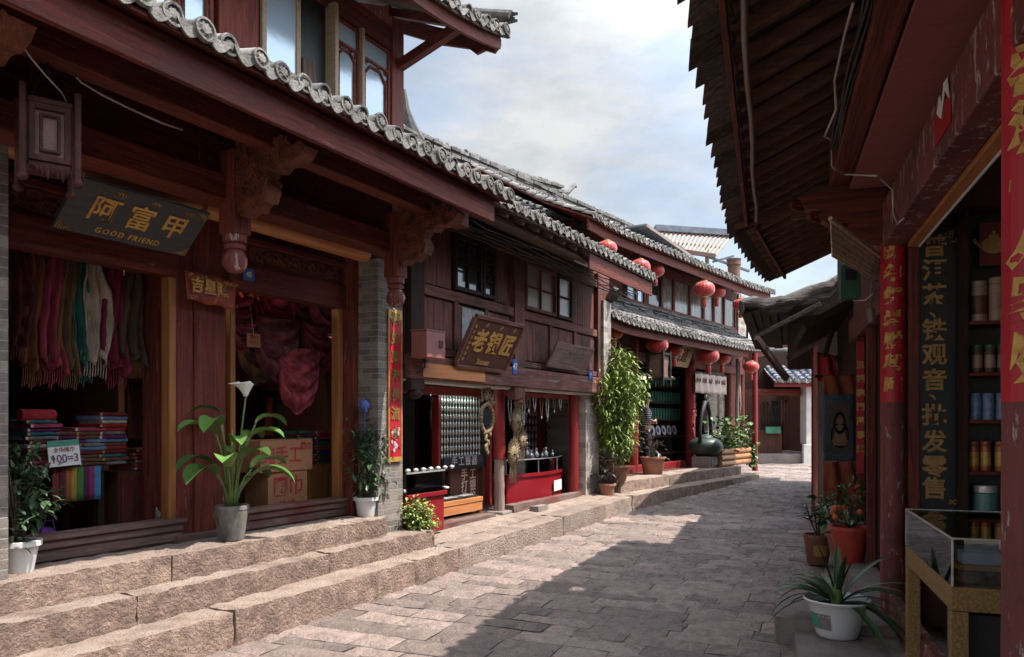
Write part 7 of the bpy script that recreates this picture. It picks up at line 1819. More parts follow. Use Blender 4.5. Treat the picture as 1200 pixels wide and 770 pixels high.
cols = [((.22,.03,.03),'red'),((.10,.02,.02),'maroon'),((.33,.10,.03),'orange'),((.42,.26,.04),'yellow'),((.06,.19,.05),'green'),((.08,.02,.06),'purple'),((.28,.03,.13),'pink'),((.05,.22,.40),'blue')]
t = thing(FL, ((xa+xb2)/2, 5.95, .98), 'striped_cloth', 'rainbow striped cloth hanging over the table edge in the scarf shop', 'cloth')
for i, (c_, nm) in enumerate(cols):
    b = MB(); x0, x1 = xa+(xb2-xa)*i/8, xa+(xb2-xa)*(i+1)/8
    b.grid(lambda u, v: (x0+(x1-x0)*u, 5.945+.008*math.sin((x0+(x1-x0)*u)*40), 1.02+.27*v), 4, 4); b.build('stripe', fab('stripe_'+nm, c_), t, smooth=True, solid=.008)
a_, c_ = FL.n(58, 547, 5.88), FL.n(95, 518, 5.88)
t = thing(FL, ((a_.x+c_.x)/2, 5.88, a_.z), 'price_sign', 'white price card with green head reading 100=3 before the folded scarves', 'price sign')
MM = T((a_.x+c_.x)/2, 5.88, a_.z) @ RY(-3) @ RX(-6); w = c_.x-a_.x; h = .20
b = MB(); b.M = MM; b.box(-w/2, w/2, -.003, .003, 0, h*.76); b.build('card', M['paper'], t)
b = MB(); b.M = MM; b.box(-w/2, w/2, -.004, .003, h*.765, h); b.build('green_head', M['papergreen'], t)
b = MB(); text(b, '100=3', .085, MM @ T(0, -.006, h*.28), ext=.001, bold=.001); b.build('lettering', M['inkpurple'], t, fix=False)
b = MB(); text(b, '全场围巾', .042, MM @ T(0, -.006, h*.62), ext=.001); b.build('small_lettering', M['inkred'], t, fix=False)
CBT = thing(FL, (3.9, 6.3, PLZ), 'wooden_cupboard', 'low dark red cupboard beside the yellow door frame in the scarf shop', 'cupboard')
xa, xb2 = FL.sx(136, 6.15), 4.40
b = MB(); b.box(xa, xb2, 6.12, 6.55, PLZ, 1.22); b.build('carcass', M['inner'], CBT, bevel=.004)
for k in range(2): b = MB(); w = (xb2-xa)/2; b.box(xa+k*w+.02, xa+(k+1)*w-.02, 6.095, 6.118, PLZ+.05, 1.17); b.build('door', M['red_v'], CBT, bevel=.004)
z = 1.222
for k in range(6):
    c_ = rnd.choice(pal)[0]; folded(xa+.30, 6.3, z, .25, .30, .030, c_+'|a', c_+' folded scarf on the dark red cupboard', 'folded scarves on the cupboard'); z += .031
for i, (px, col, nm) in enumerate(((150, (.10,.05,.03), 'brown'), (172, (.24,.09,.03), 'orange brown'), (186, (.09,.02,.02), 'dark red'), (128, (.06,.05,.05), 'charcoal'))):
    scarf(px, .30, 2.75, 1.75, col, nm+' back-wall', n=7.2, seed=30+i, label=nm+' shawl hanging at the back wall of the scarf shop', tatter=.03)
p = FL.n(193, 322, 6.4)
t = thing(FL, (p.x, 6.4, p.z-.06), 'spot_lamp', 'small lit spot lamp inside the scarf shop beside the yellow door frame', 'lamp')
b = MB(); b.ball((p.x, 6.4, p.z), .028, 10, 6); b.build('bulb', M['lamp'], t, smooth=True)
b = MB(); b.lathe((p.x, 6.4, p.z+.02), [(.035,0),(.04,.03),(.03,.09),(.02,.10)], 12); b.build('housing', M['iron'], t, smooth=40)
b = MB(); b.cyl((p.x, 6.4, p.z+.12), (p.x, 6.4, 3.30), .008, 6); b.build('stem', M['iron'], t)
li = bpy.data.lights.new('spot_lamp_light', 'POINT'); li.energy = 5; li.color = (1, .72, .4); li.shadow_soft_size = .05
lo = bpy.data.objects.new('spot_lamp_light', li); COL.objects.link(lo); lo.location = FL.w(p.x, 6.33, p.z-.05)
p = FL.n(190, 606, 5.72)
t = thing(FL, (p.x, 5.75, PLZ), 'figurine', 'mottled grey animal figurine sitting on the floor by the yellow door frame', 'figurine')
mm = mat('mottled_grey_stone', (.42,.41,.40), (.05,.05,.05), 18, (1,1,1), .7, .4, 30)
b = MB(); c = (p.x, 5.75, PLZ); b.lathe(c, [(.055,0),(.07,.02),(.065,.09),(.045,.16),(.035,.18)], 14); b.ball((c[0], c[1]-.015, c[2]+.205), .045, 12, 8, (1,1.1,1)); b.ball((c[0]-.03, c[1]-.06, c[2]+.03), .025, 8, 6); b.ball((c[0]+.03, c[1]-.06, c[2]+.03), .025, 8, 6); b.build('body', mm, t, smooth=True)
for s_ in (-1, 1): b = MB(); b.lathe((c[0]+s_*.026, c[1], c[2]+.235), [(.015,0),(.002,.035)], 8); b.build('ear', mm, t)
p = FL.n(58, 628, 5.72)
t = thing(FL, (p.x, 5.75, PLZ), 'shopping_bag', 'purple cloth bag standing behind the left shrub', 'bag')
b = MB(); b.ball((p.x, 5.78, PLZ+.10), .11, 14, 10, (1,.6,1)); b.build('sack', fab('purple', (.12,.03,.20)), t, smooth=True)
b = MB(); b.tube([(p.x-.05,5.74,PLZ+.18),(p.x-.03,5.73,PLZ+.26),(p.x+.03,5.73,PLZ+.26),(p.x+.05,5.74,PLZ+.18)], .006, 5); b.build('handle', fab('purple', (.12,.03,.20)), t)
# second bay: swags of cloth, boxes, cupboard, shelf
def swag(px, py, wpx, hpx, col, nm, n, seed):
    c = FL.n(px, py, n); Y = FL.w(c.x, n, 0).y; w = wpx*Y/FPX*1.5; h = hpx*Y/FPX
    t = thing(FL, (c.x, n, c.z-h/2), 'draped_shawl', nm, 'shawl', 'draped shawls in the second bay')
    rnd = random.Random(seed); ph = rnd.uniform(0, 6); b = MB()
    ros = py < 400                                       # the upper ones are gathered into rosettes, the others hang in swags
    def fn(u, v):
        if ros:                                          # nested U folds sagging from two pinned corners
            a = PI*u; r = .06+.94*v; k = math.sin(a)
            fold = math.sin(v*25+ph+u*1.5)*.034+.014*math.sin(v*61+u*3)
            return (c.x-math.cos(a)*w*.5*(.30+.70*r)+.02*math.sin(v*9+ph), n-.03-.10*k*(1-.5*v)+fold, c.z+h*.46-h*.92*r*k**.75-.06*h*v+.015*math.sin(u*11+ph))
        s_ = math.sin(PI*u)
        return (c.x+(u-.5)*w*(1-.12*v)+.014*math.sin(v*30+ph), n-.02-.11*math.sin(PI*min(1, .1+v*.9))*s_**.6+.036*math.sin(v*24+u*3+ph)+.012*noise.noise(Vector((u*6, v*9, seed))), c.z+h/2-h*(.04+.96*v)*(.20+.80*s_**.33)+.02*math.sin(u*17+ph)*v)
    b.grid(fn, 36, 60); b.build('cloth', fab('shawl_%d' % seed, tuple(x*1.9 for x in col), tuple(x*.14 for x in col)), t, smooth=True, solid=.012)
    b = MB(); b.cyl((c.x-w*.5, n-.02, c.z+h/2-.01), (c.x-w*.5, n+.05, c.z+h/2+.03), .008, 6); b.build('hook', M['iron'], t)
    b = MB(); b.cyl((c.x+w*.5, n-.02, c.z+h/2-.01), (c.x+w*.5, n+.05, c.z+h/2+.03), .008, 6); b.build('hook', M['iron'], t)
for i, (px, py, w, h, col, nm, n) in enumerate([(279,378,34,70,(.16,.02,.035),'dark rose shawl nearest the maroon column',6.0),(320,365,44,78,(.24,.03,.035),'red patterned shawl draped at the top of the second bay',6.05),(351,356,40,66,(.20,.05,.03),'rust red shawl draped in the middle of the second bay',6.15),(383,362,42,64,(.20,.035,.055),'pinkish red shawl draped beside the right yellow frame',6.0),(322,408,46,76,(.09,.02,.025),'dark brown-red shawl hanging below the red patterned one',5.95),(347,445,44,78,(.22,.035,.045),'heart-shaped crimson shawl hanging lowest above the cardboard boxes',5.9),(372,408,40,66,(.13,.018,.022),'maroon shawl hanging right of the heart-shaped one',6.0),(300,352,46,50,(.26,.03,.05),'rose shawl bunched under the lintel of the second bay',6.2),(298,420,34,60,(.10,.05,.03),'brown shawl hanging beside the tan price tag',6.2),(340,388,50,50,(.17,.06,.035),'rust brown shawl behind the heart-shaped one',6.25),(366,352,40,44,(.27,.06,.07),'pale rose shawl tucked under the lintel near the right frame',6.25),(393,398,30,60,(.18,.03,.045),'wine red shawl against the grey scarves',6.2)]):
    swag(px, py, w, h, col, nm, n, 60+i)
b = MB(); b.cyl((4.8, 6.08, 2.72), (6.3, 6.08, 2.72), .014, 8); b.solo(FL, 'hanging_rail', M['dark_h'], 'dark rail the draped shawls hang from in the second bay', 'rail', smooth=40)
p = FL.n(297, 398, 5.85)
t = thing(FL, (p.x, 5.85, p.z-.07), 'price_tag', 'small tan price tag hanging among the shawls', 'tag')
b = MB(); b.box(p.x-.085, p.x+.085, 5.846, 5.85, p.z-.075, p.z+.06); b.build('card', M['card'], t)
b = MB(); text(b, '特价\n50元', .055, T(p.x, 5.843, p.z-.005), ext=.001); b.build('lettering', M['inkred'], t, fix=False)
b = MB(); b.tube([(p.x, 5.848, p.z+.06), (p.x-.01, 5.9, p.z+.4)], .004, 4); b.build('string', M['wirewhite'], t)
def carton(x0, x1, y0, y1, z0, z1, label, lines, tw=0.0, extra=None):
    t = thing(FL, ((x0+x1)/2, (y0+y1)/2, z0), 'cardboard_box', label, 'box', 'cardboard boxes in the second bay')
    MM = T((x0+x1)/2, (y0+y1)/2, z0) @ RZ(tw); w = x1-x0; d = y1-y0; h = z1-z0
    b = MB(); b.M = MM; b.box(-w/2, w/2, -d/2, d/2, 0, h-.003); b.build('carton', M['card'], t, bevel=.006)
    b = MB(); b.M = MM @ T(0, -d/2, h) @ RX(-14); b.box(-w/2, w/2, -.004, d*.45, 0, .005); b.build('flap', M['card'], t, bevel=.001)
    b = MB(); b.M = MM; b.box(-w/2-.002, w/2+.002, -.03, .03, h-.0028, h); b.build('tape', M['card'], t)
    for (txt, sz, x, z, m) in lines:
        b = MB(); text(b, txt, sz, MM @ T(x, -d/2-.002, z), ext=.001, bold=.003); b.build('lettering', M[m], t, fix=False)
    if extra:
        b = MB(); b.M = MM
        for q in extra: b.box(q[0], q[1], -d/2-.002, -d/2, q[2], q[3])
        b.build('printed_mark', M['inkblue'], t)
xA, xB = FL.sx(316, 5.66), FL.sx(362, 5.66)
carton(xA, xB, 5.68, 6.0, PLZ+.002, 1.15, 'lower cardboard box with two red characters and blue print', [('围巾', .21, .0, .33, 'inkred'), ('纯棉', .12, -.02, .14, 'inkred')], extra=[(-.10,-.02,.02,.07), (.03,.12,.02,.07)])
xA, xB = FL.sx(303, 5.66), FL.sx(367, 5.66)
carton(xA, xB, 5.66, 6.02, 1.155, 1.47, 'upper cardboard box with red characters for pure handmade', [('纯手工', .19, -.08, .15, 'inkred'), ('围巾', .085, xB/2-xA/2-.10, .24, 'inkred')], tw=2.5)
t = thing(FL, (6.0, 6.2, PLZ), 'wooden_cupboard', 'orange wooden cupboard right of the cardboard boxes', 'cupboard')
xA, xB = FL.sx(362, 6.02), FL.sx(407, 6.02)
b = MB(); b.box(xA, xB, 6.03, 6.5, PLZ, 1.17); b.build('carcass', M['orange_v'], t, bevel=.006)
b = MB(); b.box(xA+.04, (xA+xB)/2-.01, 6.012, 6.028, PLZ+.04, 1.12); b.build('door', M['orange_v'], t, bevel=.004)
b = MB(); b.box((xA+xB)/2+.01, xB-.04, 6.012, 6.028, PLZ+.04, 1.12); b.build('door', M['orange_v'], t, bevel=.004)
for si, px in enumerate((372, 392, 352)):
    x = FL.sx(px, 6.15); z = 1.172
    for k in range(12):
        c_ = random.Random(si*31+k).choice(pal[:4]+pal[6:9])[0]
        folded(x+random.Random(k+si).uniform(-.01,.01), 6.2, z, .25, .30, .030, c_+'|a', c_+' folded scarf in the '+('middle','right','left')[si]+' stack on the orange cupboard', 'folded scarves on the cupboard'); z += .031
t = thing(FL, (5.7, 6.9, PLZ), 'fabric_shelf', 'tall shelf of upright cloth rolls at the back of the second bay', 'shelf')
b = MB(); b.box(4.9, 6.6, 7.1, 7.14, PLZ, 3.0); b.build('back_panel', M['inner'], t)
for z in (1.45, 2.05): b = MB(); b.box(4.9, 6.6, 6.75, 7.098, z, z+.03); b.build('shelf_board', M['inner'], t)
for i, px in enumerate((318, 329, 339, 350, 361, 371, 380, 388, 396)):
    c_ = [(.28,.08,.03),(.06,.10,.04),(.2,.03,.03),(.03,.03,.04),(.30,.11,.04),(.14,.17,.22),(.10,.10,.11),(.22,.03,.05),(.18,.03,.04)][i]
    x = FL.sx(px, 6.85); b = MB(); b.cyl((x, 6.88, 1.482), (x, 6.88, 1.93), .055, 12)
    b.solo(FL, 'cloth_roll', fab('roll_%d' % i, c_), ['orange','dark green','red','black','amber','slate blue','charcoal','crimson','wine'][i]+' upright cloth roll on the back shelf of the second bay', 'cloth roll', 'upright cloth rolls', smooth=40)
for i, px in enumerate((379, 388, 397)):
    scarf(px, .17, 2.85, 2.09, [(.25,.25,.26),(.36,.35,.36),(.20,.20,.22)][i], ['pale grey','silver grey','slate grey'][i], n=6.7, seed=80+i, label=['pale grey','silver grey','slate grey'][i]+' scarf hanging over the back shelf', tatter=.02)

# ================================================================== GOODS OF THE SILVER SHOP
def wall_goods(label, cat, name, px0, px1, py0, py1, n, rows, cols_, build, group, jit=.004):
    root = None; rnd = random.Random(rows*7+cols_)
    for r in range(rows):
        for c_ in range(cols_):
            p = FL.n(px0+(px1-px0)*(c_+.5)/cols_, py0+(py1-py0)*(r+.5)/rows, n)
            ref = FL.n((px0+px1)/2, py0+(py1-py0)*(r+.5)/rows, n); p.z = ref.z
            pos = (p.x+rnd.uniform(-jit, jit), n, p.z)
            if root is None:
                b = MB(); b.M = T(*pos); build(b); root = b.solo(FL, name, M['silver'], label, cat, group, smooth=50); off = Vector(root.location)-FL.w(*pos)
            else:
                o = root.copy(); COL.objects.link(o); o.location = FL.w(*pos)+off
def spoon(b):
    b.tube([(0,0,.10),(0,-.004,.02),(0,-.006,-.02)], [.006,.005,.006], 5); b.ball((0,-.006,-.05), .024, 8, 6, (1,.35,1.5))
t = thing(FL, (8.0, 5.62, .45), 'display_board', 'black velvet display board for rows of silver spoons', 'display board')
a_, c_ = FL.sx(512, 5.66), FL.sx(570, 5.66)
b = MB(); b.box(a_, c_, 5.66, 5.70, 1.0, 2.1); b.build('velvet', M['black'], t)
b = MB(); b.box(a_-.05, a_, 5.60, 5.70, .45, 2.1); b.build('frame_post', M['redpaint'], t, bevel=.005)
b = MB(); b.box(c_, c_+.06, 5.60, 5.70, .45, 2.1); b.build('frame_post', M['redpaint'], t, bevel=.005)
wall_goods('small silver spoon hung in rows on the black display board', 'spoon', 'silver_spoon', 516, 563, 462, 534, 5.645, 8, 14, spoon, 'silver spoons on the display board')
a_, c_ = FL.n(519, 547, 5.62), FL.n(565, 535, 5.62)
t = thing(FL, ((a_.x+c_.x)/2, 5.62, a_.z), 'shop_sign', 'blue-black strip sign with pale characters below the silver spoons', 'sign')
b = MB(); b.box(a_.x, c_.x, 5.60, 5.63, a_.z, c_.z+.02); b.build('board', mat('blue_black', (.015,.02,.04), None, 4), t)
b = MB(); text(b, '手工银器', .14, T((a_.x+c_.x)/2, 5.597, (a_.z+c_.z)/2), ext=.001, bold=.002, space=1.4); b.build('lettering', M['silver'], t, fix=False)
a_, c_ = FL.n(527, 594, 5.75), FL.n(568, 552, 5.75)
t = thing(FL, ((a_.x+c_.x)/2, 5.75, .45), 'character_panel', 'dark panel of pale brown characters standing under the spoon board', 'panel')
b = MB(); b.box(a_.x, c_.x, 5.74, 5.77, .45, 1.0); b.build('board', M['inner'], t)
b = MB(); text(b, '手工\n打银\n传统', .17, T((a_.x+c_.x)/2, 5.737, .74), ext=.001, bold=.003, line=.95, space=1.6); b.build('lettering', M['curtain'], t, fix=False)
t = thing(FL, (7.2, 5.7, .4), 'silver_cabinet', 'glass-fronted cabinet of silverware at the left end of the silver shop', 'cabinet')
a_, c_ = FL.sx(470, 5.6), FL.sx(506, 5.6)
b = MB(); b.box(a_, c_, 6.0, 6.04, .45, 2.1); b.build('back_panel', M['black'], t)
for z in (1.15, 1.45, 1.72): b = MB(); b.box(a_, c_, 5.66, 5.995, z-.015, z); b.build('shelf_board', M['darkglass'], t)
b = MB(); b.box(a_, c_, 5.60, 5.604, 1.05, 2.08); b.build('glass_front', M['glass'], t)
def cup(b): b.lathe((0,0,-.06), [(.03,0),(.012,.02),(.012,.04),(.035,.07),(.04,.13)], 10)
def vial(b): b.lathe((0,0,-.09), [(.032,0),(.034,.01),(.034,.17),(.02,.19)], 10)
wall_goods('silver cup standing in a row in the glass cabinet', 'cup', 'silver_cup', 474, 504, 489, 500, 5.8, 1, 9, cup, 'silver cups in the cabinet')
wall_goods('white silver tube standing in a row in the glass cabinet', 'tube', 'silver_tube', 474, 504, 456, 472, 5.8, 1, 9, vial, 'silver tubes in the cabinet')
wall_goods('silver cup on the lower shelf of the glass cabinet', 'cup', 'silver_cup', 474, 504, 518, 530, 5.8, 1, 8, cup, 'silver cups on the lower shelf')
a_, c_ = FL.n(472, 446, 5.85), FL.n(506, 446, 5.85)
for (x0, x1, nm) in ((a_.x, c_.x, 'lit tube lamp at the top of the silver cabinet'), (FL.sx(516, 5.58), FL.sx(560, 5.58), 'lit tube lamp above the rows of silver spoons')):
    yy = 5.85 if 'cabinet' in nm else 5.58
    t = thing(FL, ((x0+x1)/2, yy, 2.0), 'tube_lamp', nm, 'lamp'); b = MB(); b.cyl((x0, yy, 2.03), (x1, yy, 2.03), .016, 8); b.build('tube', M['tube'], t)
    b = MB(); b.box(x0-.02, x1+.02, yy-.03, yy+.03, 2.05, 2.09); b.build('fitting', M['whitepot'], t)
    li = bpy.data.lights.new('tube_lamp_light', 'AREA'); li.energy = 4.0 if 'cabinet' in nm else 1.0; li.color = (.82, 1, .93); li.shape = 'RECTANGLE'; li.size = x1-x0; li.size_y = .04
    lo = bpy.data.objects.new('tube_lamp_light', li); COL.objects.link(lo); lo.location = FL.w((x0+x1)/2, yy-.05, 2.0); lo.rotation_euler = (0, 0, FL.rot)
# glass case on red base, left
xA, xB = 6.90, FL.sx(522, 5.12)
t = thing(FL, ((xA+xB)/2, 5.28, .40), 'display_case', 'glass case on a bright red base beside the brick pillar', 'display case')
b = MB(); b.box(xA, xB, 5.14, 5.48, .36, .78); b.build('base', M['redmetal'], t, bevel=.006)
b = MB(); b.box(xA, xB+.03, 5.11, 5.49, .783, .83); b.build('rim', M['redmetal'], t, bevel=.006)
b = MB(); b.box(xA+.005, xB, 5.13, 5.137, .832, 1.06); b.box(xB-.007, xB, 5.14, 5.47, .832, 1.06); b.box(xA+.005, xB, 5.13, 5.47, 1.061, 1.068); b.build('glass_pane', M['glass'], t)
b = MB(); b.bar((xA, 5.13, 1.07), (xB, 5.13, 1.07), .016, .016); b.bar((xB, 5.13, .832), (xB, 5.13, 1.062), .016, .016); b.bar((xB, 5.14, 1.07), (xB, 5.47, 1.07), .016, .016); b.build('metal_frame', M['silver'], t)
b = MB(); text(b, '银匠手工打制', .07, T((xA+xB)/2+.12, 5.137, .44), ext=.001); b.build('lettering', M['dullgold'], t, fix=False)
def ring(b): b.lathe((0,0,0), [(.035,0),(.042,.006),(.042,.02),(.035,.026),(.030,.02),(.030,.006),(.035,0)], 14, caps=False)
root = None
for i in range(12):
    pos = (xA+.12+(i % 6)*.16, 5.22+.13*(i//6), .832)
    if root is None: b = MB(); b.M = T(*pos); ring(b); root = b.solo(FL, 'silver_bracelet', M['silver'], 'silver bracelet lying in the left glass case', 'bracelet', 'bracelets in the glass case', smooth=50); off = Vector(root.location)-FL.w(*pos)
    else: o = root.copy(); COL.objects.link(o); o.location = FL.w(*pos)+off
for i in range(7):
    pos = (xA+.12+i*.15, 5.2, 1.069)
    if i == 0: b = MB(); b.M = T(*pos); b.ball((0,0,.025), .03, 8, 6, (1.3,1,.8)); r2 = b.solo(FL, 'silver_nugget', M['silver'], 'small pale silver piece lying on top of the left glass case', 'ornament', 'silver pieces on the case', smooth=True); off2 = Vector(r2.location)-FL.w(*pos)
    else: o = r2.copy(); COL.objects.link(o); o.location = FL.w(*pos)+off2
xA, xB = FL.sx(514, 5.45), FL.sx(566, 5.45)
t = thing(FL, ((xA+xB)/2, 5.55, .4), 'low_table', 'low orange wooden table with a dark tray inside the silver shop', 'table')
b = MB(); b.box(xA, xB, 5.45, 5.72, .56, .62); b.build('table_top', M['orange_h'], t, bevel=.004)
b = MB(); b.box(xA, xB, 5.46, 5.48, .44, .555); b.build('apron', M['orange_h'], t)
for x in (xA, xB-.05):
    for y in (5.485, 5.67): b = MB(); b.box(x, x+.05, y, y+.05, .40, .558); b.build('leg', M['orange_v'], t)
t = thing(FL, ((xA+xB)/2, 5.55, .621), 'silver_tray', 'dark tray of small silver pieces on the low orange table', 'tray')
b = MB(); b.box(xA+.06, xB-.06, 5.49, 5.69, .622, .645); b.build('tray', M['black'], t, bevel=.004)
b = MB(); rnd = random.Random(6)
b.grid(lambda u, v: (xA+.09+u*(xB-xA-.18), 5.51+v*.16, .648+.02*abs(noise.noise(Vector((u*40, v*9, 1))))), 60, 10); b.build('silver_pieces', M['silver'], t, kind='stuff')
# carved mirror on the post, masks, necklaces
p = FL.n(571, 490, 5.2)
t = thing(FL, (p.x, 5.2, p.z-.35), 'carved_mirror', 'ornate brass mirror frame hanging on the left of the red post', 'mirror')
b = MB(); rnd = random.Random(10)
for k in range(24):
    a = 2*PI*k/24; r = .16; b.ball((p.x+math.cos(a)*r, 5.2, p.z+math.sin(a)*r*1.15), .028*rnd.uniform(.8,1.3), 7, 5, (1,.7,1))
b.tube([(p.x+math.cos(2*PI*k/28)*.155, 5.21, p.z+math.sin(2*PI*k/28)*.18) for k in range(29)], .022, 7); b.build('ring', M['bronze'], t, smooth=50)
b = MB()
for k in range(16): b.ball((p.x+rnd.uniform(-.15,.15)*(1-k/22), 5.2, p.z+.20+k*.016), .034*rnd.uniform(.7,1.2), 7, 5, (1.2,.7,.9))
for k in range(5): b.tube([(p.x+(k-2)*.06, 5.2, p.z+.25), (p.x+(k-2)*.085, 5.19, p.z+.40+.05*(2-abs(k-2)))], [.02,.006], 6)
b.build('crest', M['bronze'], t, smooth=50)
b = MB()
for k in range(14): b.ball((p.x+rnd.uniform(-.10,.10)*(1-k/16), 5.2, p.z-.20-k*.020), .030*rnd.uniform(.7,1.2), 7, 5, (1,.7,1.1))
b.build('pendant', M['bronze'], t, smooth=50)
b = MB(); b.lathe((0,0,0), [(.001,0),(.15,.004),(.15,.008)], 24); b2 = MB(); b2.M = T(p.x, 5.225, p.z) @ RX(90); b2.lathe((0,0,0), [(.15,0),(.15,.006),(.001,.008)], 24); b2.build('mirror_plate', M['darkglass'], t)
def mask(px, py, s_, label, seed):
    p = FL.n(px, py, 5.22); rnd = random.Random(seed); t = thing(FL, (p.x, 5.22, p.z-.16*s_), 'carved_mask', label, 'mask', 'masks hanging by the red post')
    b = MB(); b.ball((p.x, 5.22, p.z), .12*s_, 14, 10, (.85,.55,1.25)); b.ball((p.x, 5.145+.0*s_, p.z-.01), .025*s_, 8, 6, (1,1,1.6)); b.build('face', M['bronze'], t, smooth=True)
    for q in (-1, 1): b = MB(); b.ball((p.x+q*.042*s_, 5.22-.058*s_, p.z+.035*s_), .018*s_, 8, 6, (1.4,.8,.8)); b.build('eye', M['black'], t, smooth=True)
    b = MB(); b.ball((p.x, 5.22-.05*s_, p.z-.075*s_), .03*s_, 8, 6, (1.4,.6,.5)); b.build('mouth', M['inner'], t, smooth=True)
    b = MB()
    for k in range(12): a = PI*k/11; b.tube([(p.x+math.cos(a)*.09*s_, 5.22, p.z+.06*s_+math.sin(a)*.07*s_), (p.x+math.cos(a)*.17*s_, 5.2, p.z+.08*s_+math.sin(a)*.17*s_)], [.02*s_,.005], 5)
    b.build('headdress', M['bronze'], t, smooth=50)
    b = MB()
    for k in range(4): b.tube([(p.x+(k-1.5)*.04*s_, 5.22, p.z-.12*s_), (p.x+(k-1.5)*.055*s_, 5.22, p.z-.25*s_), (p.x+(k-1.5)*.05*s_, 5.22, p.z-.36*s_)], [.012,.010,.004], 5)
    b.build('beard_tassels', M['bronze'], t, smooth=50)
mask(605, 497, 1.0, 'uppermost brass mask with spread headdress right of the red post', 1)
mask(601, 535, 1.05, 'lower brass mask with long tassels right of the red post', 2)
mask(612, 519, .75, 'small brass mask half behind the two larger ones', 3)
root = None
for i, px in enumerate((597, 604, 613, 619, 626, 634, 641, 649, 656)):
    p = FL.n(px, 458, 5.36); rnd = random.Random(i); L = rnd.uniform(.22, .5)
    t = thing(FL, (p.x, 5.36, p.z-L), 'necklace', ['long silver','brown bead','short silver','twisted silver','long brown bead','thin silver','amber bead','knotted silver','short dark'][i]+' necklace hanging from the head rail over the red counter', 'necklace', 'necklaces over the red counter')
    b = MB(); b.tube([(p.x-.035, 5.36, p.z+.02), (p.x-.045, 5.355, p.z-L*.5), (p.x-.02, 5.35, p.z-L*.9), (p.x, 5.35, p.z-L), (p.x+.02, 5.35, p.z-L*.9), (p.x+.045, 5.355, p.z-L*.5), (p.x+.035, 5.36, p.z+.02)], .009, 6); b.build('chain', M['silver'] if i % 2 == 0 else M['bronze'], t, smooth=True)
    b = MB(); b.ball((p.x, 5.35, p.z-L-.02), .022, 8, 6, (1,.5,1.2)); b.build('pendant', M['bronze'] if i % 2 == 0 else M['silver'], t, smooth=True)
t = thing(FL, (11.2, 6.3, .45), 'display_board', 'black display board of silver ornaments behind the red counter', 'display board')
b = MB(); b.box(FL.sx(604, 6.2), FL.sx(672, 6.2), 6.2, 6.24, .9, 2.15); b.build('velvet', M['black'], t)
b = MB(); b.box(FL.sx(631, 6.15), FL.sx(638, 6.15), 6.12, 6.198, .9, 2.15); b.build('red_strip', M['redpaint'], t)
def orn(b): b.ball((0,0,0), .035, 8, 6, (1,.4,1.3)); b.tube([(0,0,.04),(0,0,.12)], .005, 4)
wall_goods('silver ornament hung on the black board behind the red counter', 'ornament', 'silver_ornament', 608, 630, 462, 534, 6.17, 8, 6, orn, 'silver ornaments behind the red counter', .02)
wall_goods('silver ornament hung right of the red strip behind the red counter', 'ornament', 'silver_ornament', 640, 664, 462, 534, 6.17, 8, 8, orn, 'silver ornaments right of the red strip', .02)
# red counter
xA, xB = FL.sx(602, 5.5), FL.sx(668, 5.5)
t = thing(FL, ((xA+xB)/2, 5.6, .42), 'red_counter', 'bright red curved counter with a glass top in the silver shop', 'counter')
b = MB(); arc = [(xA+(xB-xA)*i/14, 5.62-.20*math.sin(PI*i/14)) for i in range(15)]
b.prism(arc+[(xB, 5.9), (xA, 5.9)], 'z', .40, .80); b.build('base', M['redmetal'], t, smooth=40)
arc2 = [(x, y-.025) for x, y in arc]; b = MB(); b.prism(arc2+[(xB, 5.9), (xA, 5.9)], 'z', .803, .85); b.build('rim', M['redmetal'], t, smooth=40)
b = MB()
for i in range(14): b.add([(arc[i][0], arc[i][1]+.01, .853), (arc[i+1][0], arc[i+1][1]+.01, .853), (arc[i+1][0], arc[i+1][1]+.01, 1.06), (arc[i][0], arc[i][1]+.01, 1.06)], [(0,1,2,3)])
b.add([(x, y+.01, 1.06) for x, y in arc]+[(xB, 5.88, 1.06), (xA, 5.88, 1.06)], [tuple(range(17))]); b.build('glass_top', M['glass'], t, solid=.005)
b = MB(); b.tube([(x, y+.005, 1.065) for x, y in arc], .009, 6); b.build('metal_edge', M['silver'], t)
for i in (0, 5, 10, 14):
    b = MB(); b.cyl((arc[i][0], arc[i][1]+.01, .852), (arc[i][0], arc[i][1]+.01, 1.06), .007, 6); b.build('glass_post', M['silver'], t)
q_ = arc[9]; b = MB(); b.M = T(q_[0]+.06, q_[1]-.012, .60) @ RZ(math.degrees(math.atan2(arc[10][1]-arc[9][1], arc[10][0]-arc[9][0]))); b.box(-.20, .24, -.006, -.001, -.08, .09); b.build('paper_notice', M['paper'], t)
root = None; rnd = random.Random(71)
for i in range(26):
    top_ = i >= 14
    pos = (xA+.12+((i % 14)/14.)*(xB-xA-.2)+rnd.uniform(-.02,.02), 5.58+rnd.uniform(-.04,.2), 1.075 if top_ else .853)
    if root is None:
        b = MB(); b.M = T(*pos); b.lathe((0,0,0), [(.03,0),(.045,.02),(.05,.05),(.025,.08),(.02,.11),(.03,.13),(.004,.15)], 10); root = b.solo(FL, 'silver_jar', M['silver'], 'small lidded silver jar among the wares in and on the red counter', 'jar', 'silver jars on the red counter', smooth=50); off = Vector(root.location)-FL.w(*pos)
    else:
        o = root.copy(); COL.objects.link(o); o.location = FL.w(*pos)+off; s_ = rnd.uniform(.6, 1.25); o.scale = (s_, s_, s_*rnd.uniform(.7, 1.3))

